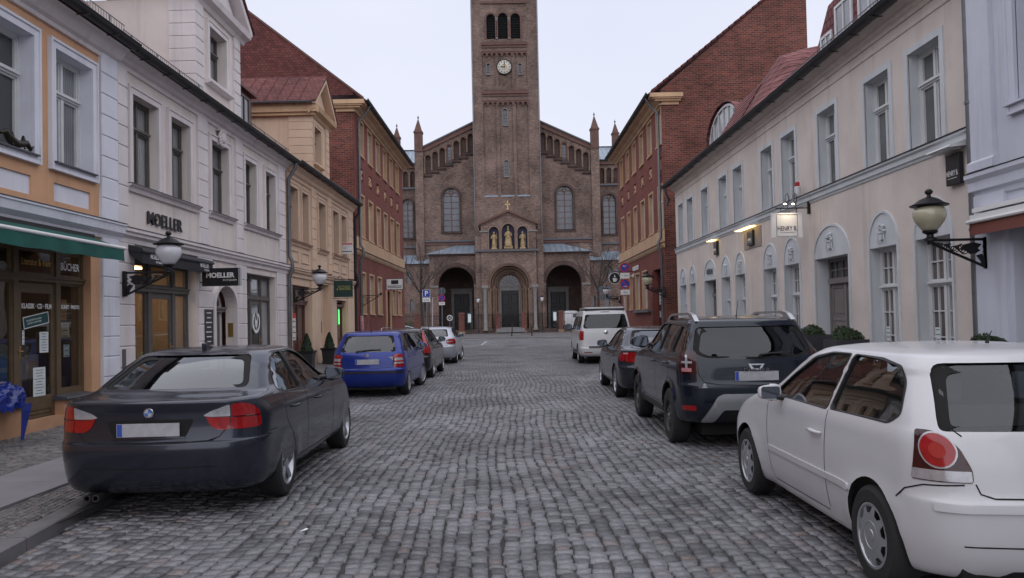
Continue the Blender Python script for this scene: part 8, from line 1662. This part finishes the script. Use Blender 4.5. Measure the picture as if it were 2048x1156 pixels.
blackboard('black wall sign on a grey board under a glowing strip light', 21.48, 21.96, 3.60, 4.02, (21.1, 22.6, 4.10), (20.95, 22.45, 3.52, 4.08)); blackboard('narrow black wall sign left of the grey-boarded one', 25.13, 25.48, 3.63, 4.08, (25.0, 25.75, 4.12))
T = thing('alarm_beacon', 'white alarm box with a red light on the ledge of the beige house', 'alarm', RM(17.9, .2, 4.4)); q = MB(RM); q.lathe([(0, 0), (.07, 0), (.075, .17), (.05, .19)], (17.9, .16, 4.42), 'z', 12); q.box(17.85, 17.95, 0, .2, 4.38, 4.42); q.build('alarm_box', m_fwhite, T, 40); q = MB(RM); q.lathe([(.05, .19), (.055, .27), (.03, .30), (0, .30)], (17.9, .16, 4.42), 'z', 12); q.build('red_light', mat('beacon_red', (.4, .01, .02), .3), T, 40)
# cafe roundel on the far brick house
T = thing('projecting_sign', 'round black sign with a white cup shape beside the no-stopping signs', 'sign', (5.75, 41, 3.3)); q = MB(); q.lathe([(0, .03), (.30, .03), (.30, -.03), (0, -.03)], (5.95, 41, 3.73), 'y', 32); q.build('panel', m_signblack, T)
q = MB(); q.lathe([(.29, -.036), (.31, -.036), (.31, .036), (.29, .036)], (5.95, 41, 3.73), 'y', 32); q.build('sign_rim', m_signwhite, T); q = MB(lambda a, d, z: (a, 40.966+d, z)); q.prism([(5.84, 3.73), (5.87, 3.54), (6.03, 3.54), (6.06, 3.73)], -.004, 0); q.prism([(5.90, 3.78), (5.95, 3.93), (6.01, 3.78)], -.004, 0); q.tube([(6.05, 0, 3.7), (6.1, 0, 3.66), (6.04, 0, 3.6)], .012, 5); q.build('cup', m_signwhite, T); q = MB(); q.tube([(7.05, 41, 4.08), (5.9, 41, 4.08), (5.95, 41, 4.03)], .02, 6); q.build('bracket', m_iron, T)
text_t = tag(text('fascia_lettering', 'KONDITOREI', .34, m_signwhite, None, RM(40.6, .09, 4.2), (0, -1, 0), UZ, .01, weight=.004, sx=.85), 'white lettering on the red wall above the ground-floor windows', 'sign')
o = tag(text('fascia_lettering', 'CAFÉ', .26, m_signwhite, None, RM(41.4, .09, 3.86), (0, -1, 0), UZ, .01, weight=.003), 'short lower line of white lettering on the red wall by the round sign', 'sign')
for nm, lb, z0, z1 in (('notice_board', 'white notice board with grey print in the recessed entrance of the brick house', 1.9, 2.6), ('notice_board', 'small white notice below the larger board in the recessed entrance', 1.3, 1.6)):
    q = MB(); w = .55 if z1-z0 > .5 else .28; q.box(7.3, 7.3+w, 36.0-.03, 36.0-.01, z0+.3, z1+.3); o = tag(q.build(nm, m_signwhite), lb, 'notice'); q = MB()
    for k in range(3): q.box(7.34, 7.25+w, 35.965, 35.968, z0+.36+k*.17*(z1-z0)/.6, z0+.42+k*.17*(z1-z0)/.6)
    q.build('printing', MATS['ink_grey'], None).parent = o
# ---- traffic signs
m_trblue = mat('traffic_blue', (.01, .045, .32), .4, var=.05); m_trred = mat('traffic_red', (.45, .01, .03), .4, var=.05)
def pole(T, x, y, h, r=.035, m=None, z0=.1): q = MB(); q.tube([(x, y, z0), (x, y, h)], r, 10); q.build('pole', m or m_zinc, T, 60)
def nostop(T, x, y, z, r, back=False):
    q = MB(); q.lathe([(0, -.012), (r, -.012), (r, .01), (0, .01)], (x, y, z), 'y', 36); q.build('sign_disc', m_trblue, T); q = MB(lambda a, d, c: (a, y-.012+d, c)); q.lathe([(r*.82, -.006), (r, -.006), (r, 0)], (x, 0, z), 'y', 36)
    a = math.pi/4; dx, dz = math.cos(a), math.sin(a); w = r*.09; q.add([(x-dx*r*.85+s*dz*w, -.005, z+dz*r*.85+s*dx*w) for s in (-1, 1)]+[(x+dx*r*.85+s*dz*w, -.005, z-dz*r*.85+s*dx*w) for s in (1, -1)], [(0, 1, 2, 3)]); q.build('red_ring', m_trred, T)
T = thing('traffic_sign', 'pole with two no-stopping discs and two white plates in front of the right brick house', 'sign', (5.82, 37, .1)); x, y = 5.86, 37.
pole(T, x, y, 4.25, .04); nostop(T, x, y-.07, 4.03, .235); nostop(T, x, y-.07, 3.24, .235)
for z0, z1, s in ((3.5, 3.77, '7-19 h'), (2.72, 2.96, 'frei')):
    q = MB(); q.box(x-.22, x+.22, y-.08, y-.065, z0, z1); q.build('sign_plate', m_signwhite, T); text('lettering', s, .13, m_signblack, T, (x, y-.082, (z0+z1)/2), FX, UZ, .001)
q = MB(); q.tube([(x, y, 1.9), (x, y, 2.65)], .048, 10); q.build('sticker_band', mat('stickers', (.5, .4, .42), .7, var=.7, vscale=25), T)
for z, s in ((4.10, 1), (3.12, -1)): q = MB(lambda a, d, c: (a, y-.085+d, c)); q.prism([(x-.09, z), (x-.04, z+.03), (x-.04, z+.012), (x+.08, z+.012), (x+.08, z-.012), (x-.04, z-.012), (x-.04, z-.03)] if s > 0 else [(x+.09, z), (x+.04, z+.03), (x+.04, z+.012), (x-.08, z+.012), (x-.08, z-.012), (x+.04, z-.012), (x+.04, z-.03)], -.003, 0); q.build('arrow', m_signwhite, T)
T = thing('traffic_sign', 'square blue parking sign with white P on a pole left of the church', 'sign', (-6.0, 60, .1)); pole(T, -6.0, 60, 4.1, .04)
q = MB(); q.box(-6.3, -5.7, 59.93, 59.95, 3.52, 4.12); q.build('sign_panel', m_trblue, T); q = MB(lambda a, d, z: (a, 59.93+d, z)); q.ring(-6.3, -5.7, 3.52, 4.12, .025, -.004, 0); q.build('sign_rim', m_signwhite, T); text('letter', 'P', .52, m_signwhite, T, (-6.0, 59.925, 3.81), FX, UZ, .002, weight=.012)
q = MB(); q.box(-6.3, -5.7, 59.93, 59.95, 3.17, 3.48); q.build('sign_plate', m_signwhite, T); text('lettering', '2 Std.', .2, m_signblack, T, (-6.0, 59.925, 3.32), FX, UZ, .002)
T = thing('traffic_sign', 'no-stopping disc with white plate below a grey disc seen from behind', 'sign', (-4.8, 60, .1)); pole(T, -4.8, 60, 4.2, .04); nostop(T, -4.8, 59.9, 3.45, .27); q = MB(); q.box(-5.03, -4.57, 59.9, 59.92, 2.9, 3.14); q.build('sign_plate', m_signwhite, T); text('lettering', '7-19h', .14, m_signblack, T, (-4.8, 59.895, 3.02), FX, UZ, .002); q = MB(); q.lathe([(0, .01), (.30, .01), (.30, -.01), (0, -.01)], (-4.8, 60.1, 3.98), 'y', 32); q.build('sign_back', mat('sign_back_grey', (.09, .10, .115), .5, .3), T)
T = thing('traffic_sign', 'low round white sign with a black diagonal cross beside the church door', 'sign', (-4.22, 60, .1)); pole(T, -4.22, 60, 2.1, .025); q = MB(); q.lathe([(0, -.01), (.23, -.01), (.23, .01), (0, .01)], (-4.22, 59.95, 1.88), 'y', 32); q.build('sign_disc', m_signwhite, T); q = MB(lambda a, d, z: (a, 59.93+d, z)); q.lathe([(0, 0), (.165, 0)], (-4.22, 0, 1.88), 'y', 24); q.build('sign_field', m_signblack, T)
q = MB(lambda a, d, z: (a, 59.925+d, z))
for s in (1, -1): q.prism([(-4.22-.12*s-.02*s, 1.76+.0), (-4.22-.10*s, 1.76-.02), (-4.22+.12*s, 1.98), (-4.22+.10*s, 2.0)], -.003, 0)
q.build('cross', m_signwhite, T)
T = thing('traffic_sign', 'cluster of grey sign backs on a pole right of the church portals', 'sign', (8.2, 62, .1)); pole(T, 8.2, 62, 4.3, .04)
for i, (dx, z) in enumerate(((-.26, 3.95), (.26, 3.95), (-.22, 3.3), (.24, 3.3))): q = MB(); q.lathe([(0, .01), (.27, .01), (.27, -.01), (0, -.01)] , (8.2+dx, 62.05, z), 'y', 24); q.build('sign_back', MATS['sign_back_grey'], T)
T = thing('sticker_post', 'leaning pole plastered with stickers between the parking sign and the no-stopping sign', 'post', (-5.55, 60, .1)); q = MB(); q.tube([(-5.6, 60, .1), (-5.52, 60, 3.5)], .04, 8); q.build('pole', MATS['stickers'], T)
# ---- planters and clipped shrubs
m_leaf = mat('box_leaf', (.03, .055, .018), .6, var=.6, vscale=18); m_leaf2 = mat('conifer_leaf', (.022, .045, .02), .6, var=.6, vscale=18)
def foliage(name, T, c, r, n, m, seed, cone=False, leaf=.022):
    g = np.random.default_rng(seed); V = []; F = []
    for i in range(n):
        if cone: t = g.uniform(0, 1)**.8; z = (t-.5)*2*r[2]; rad = r[0]*(1-t)**.7*g.uniform(.65, 1.05); a = g.uniform(0, 6.283); p = np.array([rad*math.cos(a), rad*math.sin(a), z])
        else:
            p = g.normal(size=3); p /= np.linalg.norm(p); p *= g.uniform(.8, 1.04)*(1+.06*math.sin(5*p[0]+seed)+.05*math.sin(7*p[1])); p *= r
        p = p+np.array(c); u = g.normal(size=3); u /= np.linalg.norm(u); w = np.cross(u, g.normal(size=3)); w /= np.linalg.norm(w)+1e-9; l = leaf*g.uniform(.6, 1.4); k = len(V); V += [tuple(p-u*l), tuple(p+w*l*.5), tuple(p+u*l), tuple(p-w*l*.5)]; F.append((k, k+1, k+2, k+3))
    q = MB(); q.add(V, F); k = .86
    if not cone: q.blob(c, (r[0]*k, r[1]*k, r[2]*k), 16, 10)
    else: q.lathe([(0, -r[2]), (r[0]*.85, -r[2]), (r[0]*.6, -r[2]*.1), (r[0]*.28, r[2]*.6), (0, r[2]*.95)], c, 'z', 12)
    return q.build(name, m, T, fix=False)
Gp = 'clipped box balls in dark planters before the beige house'
def boxball(label, x, y, zp, zb, w, r, round_=True):
    T = thing('potted_shrub', label, 'plant', (x, y, .1), Gp); q = MB()
    if round_: q.lathe([(0, 0), (w*.38, 0), (w*.5, zp-.1), (w*.52, zp-.1), (w*.52, zp-.06), (w*.45, zp-.06), (w*.44, zp-.12), (0, zp-.12)], (x, y, .1), 'z', 24)
    else: q.prismz(rect(x-w/2, x+w/2, y-w/2, y+w/2), .1, zp)
    q.build('planter', mat('planter_slate', (.035, .036, .042), .7, var=.2, bump=.2), T, 40); foliage('foliage', T, (x, y, zb-r*.8), (r*1.08, r*1.08, r*.85), 2600, m_leaf, int(y*7))
boxball('box ball in a square dark planter at the far side of the house door', 6.55, 16.35, 1.18, 1.36, .62, .26, False)
boxball('box ball in a square dark planter at the near side of the house door', 6.55, 14.72, 1.12, 1.34, .62, .28, False)
boxball('box ball by the corner between the beige and bluish white houses', 6.5, 10.3, 1.05, 1.28, .55, .25)
Gq = 'conifers in black urns before the yellow house'
for lb, x, y, cone in (('cone-shaped conifer in a tall black urn by the brown shop door', -6.28, 24.55, True), ('rounded conifer in a tall black urn by the blind niche', -6.12, 27.0, True)):
    T = thing('potted_shrub', lb, 'plant', (x, y, .25), Gq); q = MB(); s = .27; zs = [(.0, .21), (.05, .21), (.06, .19), (.45, .22), (.50, .26), (.54, .27), (.54, .22), (.48, .2)]
    vs = []; fs = []
    for z, r in zs: vs += [(x-r, y-r, .25+z), (x+r, y-r, .25+z), (x+r, y+r, .25+z), (x-r, y+r, .25+z)]
    for i in range(len(zs)-1): fs += [(4*i+k, 4*i+(k+1) % 4, 4*i+4+(k+1) % 4, 4*i+4+k) for k in range(4)]
    q.add(vs, fs+[(4*(len(zs)-1), 4*(len(zs)-1)+1, 4*(len(zs)-1)+2, 4*(len(zs)-1)+3)]); q.build('urn', m_black, T); foliage('foliage', T, (x, y, 1.03), (.21, .21, .30), 1500, m_leaf2, int(y), True, .03)
# ---- blue bag with hanging strap on the bookshop ledge
T = thing('display_cover', 'crumpled shiny blue cover with a hanging strap on the ledge below the bookshop window', 'cover', LM(10.6, .3, .5)); n, m_ = 90, 26; V = []
for i in range(n+1):
    for j in range(m_+1):
        s = 9.0+2.05*i/n; t = j/m_; e = min(1, (11.05-s)/.35+.12); d = .02+.30*math.sin(t*math.pi*.55)*min(1, e+.3); z = .55+(.36*math.cos(t*math.pi*.5)**.7*(.75+.25*e)) if t < 1 else .55
        z += .02*math.sin(s*17+t*9)+.014*math.sin(s*47-t*13)+.008*math.sin(s*88+t*21); d += .022*math.sin(s*23+t*14)*math.sin(s*7)+.014*math.sin(s*61-t*6)+.012*math.sin(s*9)+.007*math.sin(t*44+s*13); V.append((s, d+.0, z))
q = MB(LM); q.add(V, [(i*(m_+1)+j, i*(m_+1)+j+1, (i+1)*(m_+1)+j+1, (i+1)*(m_+1)+j) for i in range(n) for j in range(m_)]); q.build('cover_sheet', mat('blue_sheet', (.008, .025, .22), .3, var=.4, vscale=6, coat=.3), T, 80)
q = MB(LM); q.add([(10.62, .40, .62), (10.82, .42, .62), (10.72, .36, .12), (10.66, .36, .12)], [(0, 1, 2, 3)]); q.build('strap', MATS['blue_sheet'], T)
# ---- church fence, gate, lamps
FY = 90.
def CF(a, d, z): return (a, FY-d, z)
Gf = 'brick gate pillars in front of the church'
for a0, a1, lb in ((-5.28, -4.59, 'brick gate pillar right of the left church portal'), (-.99, -.42, 'brick gate pillar at the left side of the main gate'), (2.03, 2.62, 'brick gate pillar at the right side of the main gate'), (6.36, 6.92, 'brick gate pillar in front of the high white van'), (-10.4, -9.7, 'brick gate pillar behind the parking sign')):
    T = thing('gate_pillar', lb, 'pillar', CF((a0+a1)/2, 0, .1), Gf); q = MB(CF); q.box(a0, a1, -.3, .3, .1, 2.42); q.build('shaft', brick_red, T); q = MB(CF); q.box(a0-.06, a1+.06, -.36, .36, 2.42, 2.5); q.box(a0+.02, a1-.02, -.28, .28, 2.5, 2.6); q.build('pillar_cap', b_terra, T); q = MB(CF); q.box(a0-.05, a1+.05, -.35, .35, .1, .4); q.build('plinth', m_stoneb, T)
for a0, a1, lb in ((-4.59, -.99, 'low brick wall with iron railing left of the main gate'), (2.62, 6.36, 'low brick wall with iron railing right of the main gate'), (-9.7, -5.28, 'low brick wall with iron railing behind the parking sign'), (-16, -10.4, 'low brick wall with iron railing at the far left of the church'), (6.92, 16, 'low brick wall with iron railing at the far right of the church')):
    T = thing('railing', lb, 'fence', CF((a0+a1)/2, 0, .1)); q = MB(CF); q.box(a0, a1, -.15, .15, .1, .55); q.build('low_wall', b_ch2, T); q = MB(CF)
    for z in (.75, 2.25): q.box(a0, a1, -.02, .02, z-.025, z+.025)
    n = int((a1-a0)/.16)
    for i in range(1, n): a = a0+(a1-a0)*i/n; q.tube([(a, 0, .55), (a, 0, 2.42)], .012, 4)
    q.build('bars', m_iron, T)
T = thing('gate', 'double-leaf iron gate between the middle brick pillars', 'gate', CF(.8, 0, .1))
for s in (-1, 1):
    q = MB(CF); x0, x1 = (.8, 2.03) if s > 0 else (-.42, .8)
    for z in (.35, 1.3, 2.2): q.box(x0+.03, x1-.03, -.02, .02, z-.025, z+.025)
    for i in range(9): a = x0+.05+(x1-x0-.1)*i/8; q.tube([(a, 0, .3), (a, 0, 2.2+.35*abs(i/8-(0 if s > 0 else 1)) if False else 2.35)], .014, 4)
    q.tube([(x0+.05, 0, 1.3), (x1-.05, 0, 2.2)], .02, 4); q.tube([(x0+.05, 0, 2.2), (x1-.05, 0, 1.3)], .02, 4); q.build('gate_leaf', m_iron, T)
Gm = 'lamp posts before the church portals'
for a, lb in ((-2.95, 'slim lamp post left of the main church portal'), (4.45, 'slim lamp post right of the main church portal')):
    T = thing('lamp_post', lb, 'street lamp', CF(a, .8, .1), Gm); q = MB(CF); q.tube([(a, .8, .1), (a, .8, .8), (a, .8, 3.75)], [.09, .06, .045], 8); q.build('post', m_iron, T); q = MB(CF); q.lathe([(.06, 3.72), (.12, 3.78), (.19, 4.1), (.18, 4.16)], (a, .8, 0), 'z', 12); q.build('globe', m_globe, T, 50); q = MB(CF); q.lathe([(.2, 4.16), (.2, 4.19), (.08, 4.3), (0, 4.36)], (a, .8, 0), 'z', 12); q.build('cap', m_iron, T, 40)
for a, lb in ((-4.0, 'blue-grey notice case on posts left of the main gate'), (5.9, 'blue-grey notice case on posts right of the main gate')):
    T = thing('notice_case', lb, 'notice board', CF(a, .6, .1)); q = MB(CF); q.box(a-.24, a+.24, .55, .68, 1.35, 2.55); q.build('case', mat('case_blue', (.05, .08, .11), .5), T); q = MB(CF); q.box(a-.16, a+.18, .68, .69, 1.45, 2.4); q.build('notice', m_paper, T)
    for s, nm in ((-.2, 'leg'), (.2, 'leg')): q = MB(CF); q.tube([(a+s, .6, .1), (a+s, .6, 1.4)], .03, 6); q.build(nm, m_iron, T)
for x, y, tilt, lb in ((.68, 71.5, -.12, 'dark bollard leaning left on the church pavement'), (2.57, 71.2, .14, 'dark bollard leaning right on the church pavement')):
    q = MB(); q.tube([(x, y, .08), (x+tilt*-1 if False else x-tilt*1.6*.5, y, 1.25)], [.06, .05], 10); q.blob((x-tilt*.8, y, 1.25), (.055, .055, .05), 8, 6); tag(q.build('bollard', m_iron, None, 50), lb, 'bollard', 'bollards on the church pavement')
# ---- bare trees
m_bark = mat('bark_dark', (.035, .028, .026), .9, var=.4, vscale=3, bump=.4)
def tree(label, x, y, h, seed, lean=0.):
    rnd = random.Random(seed); T = thing('bare_tree', label, 'tree', (x, y, .1), 'bare trees in front of the church'); tr = MB(); br = MB()
    def grow(mb, p, d, L_, r, depth):
        n = 5; pts = [p]; rs = [r]; q = p.copy(); dd = d.copy()
        for i in range(n): dd = (dd+Vector((rnd.uniform(-.16, .16), rnd.uniform(-.16, .16), rnd.uniform(-.02, .12)))).normalized(); q = q+dd*(L_/n); pts.append(q.copy()); rs.append(max(.009, r*(1-.5*(i+1)/n)))
        mb.tube([tuple(v) for v in pts], rs, 6 if depth < 2 else 4, cap=False)
        if depth >= 4: return
        for k in range(3):
            i = rnd.randint(2, n); a = rnd.uniform(0, 6.283); sp = rnd.uniform(.45, .95); nd = (dd+Vector((math.cos(a), math.sin(a), .15))*sp).normalized(); grow(br, pts[i], nd, L_*rnd.uniform(.55, .78), rs[i]*.72, depth+1)
    base = Vector((x, y, .1)); top = base+Vector((lean, 0, h*.36)); tr.tube([tuple(base), tuple(base.lerp(top, .5)), tuple(top)], [.2, .16, .13], 10); tr.build('trunk', m_bark, T, 60)
    for k in range(5):
        a = k*1.256+rnd.uniform(-.3, .3); grow(br, top.copy(), Vector((math.cos(a)*.75, math.sin(a)*.75, 1.)).normalized(), h*.24, .07, 1)
    grow(br, top.copy(), Vector((0, 0, 1)), h*.3, .09, 1); br.build('crown', m_bark, T)
tree('bare dark tree left of the left church portal', -9.1, 86.5, 13, 3, -.2); tree('bare dark tree right of the right church portal', 10.6, 86.5, 13, 8, .1)
# hedge at the far left, bicycles beside the parking sign
T = thing('hedge', 'dark evergreen hedge behind the dark saloon at the far left', 'hedge', (-10.5, 72, .1)); foliage('foliage', T, (-11.6, 74, .8), (3.0, 1.2, 1.0), 5000, m_leaf2, 5, False, .09)
for bx, lb, hue in ((-7.0, 'blue bicycle parked beside the parking sign', (.02, .05, .4)), (-5.2, 'dark bicycle parked by the sticker-covered pole', (.03, .03, .04))):
    T = thing('bicycle', lb, 'bicycle', (bx, 62, .1)); pm = mat('bike_%d' % int(bx*10), hue, .4)
    for w in (-.52, .52): q = MB(); q.lathe([(.33, -.02), (.35, 0), (.33, .02), (.31, 0), (.33, -.02)], (bx+w, 62, .45), 'y', 24); q.build('wheel', m_tyre, T)
    q = MB()
    for a, b_ in (((-.52, .45), (-.15, .85)), ((-.15, .85), (.38, .88)), ((-.52, .45), (-.1, .42)), ((-.1, .42), (-.2, 1.0)), ((-.1, .42), (.38, .88)), ((.52, .45), (.36, 1.0))): q.tube([(bx+a[0], 62, a[1]), (bx+b_[0], 62, b_[1])], .022, 6)
    q.build('frame', pm, T); q = MB(); q.blob((bx-.22, 62, 1.02), (.14, .07, .035), 8, 6); q.build('saddle', m_black, T); q = MB(); q.tube([(bx+.3, 61.75, 1.08), (bx+.36, 62, 1.05), (bx+.3, 62.25, 1.08)], .018, 6); q.build('handlebar', m_black, T)

T = thing('window_ornament', 'dark bronze dragon-like ornament lying on the ledge of the nearest bookshop upper window', 'ornament', LM(11.1, .05, 4.25)); q = MB(LM)
q.tube([(10.75, .03, 4.40), (10.85, .04, 4.44), (10.95, .04, 4.36), (11.06, .04, 4.31), (11.18, .05, 4.33), (11.3, .05, 4.37), (11.4, .05, 4.30), (11.47, .05, 4.36)], [.02, .045, .06, .07, .05, .045, .03, .01], 8)
for s in (10.95, 11.2): q.prism([(s, 4.35), (s+.05, 4.47), (s+.12, 4.36)], .02, .05); q.tube([(s, .06, 4.33), (s+.03, .08, 4.27)], .015, 5)
q.build('figure', mat('bronze_dark', (.03, .025, .015), .4, .5), T, 60)
T = thing('sticker_patch', 'white and red stickers pasted round the downpipe by the left brick house', 'stickers', LM(34.0, .25, 1.2)); q = MB(LM); q.tube([(34.0, .22, 1.25), (34.0, .22, 1.95)], .085, 10); q.build('stickers', mat('stickers_red', (.5, .28, .30), .7, var=.8, vscale=9), T)
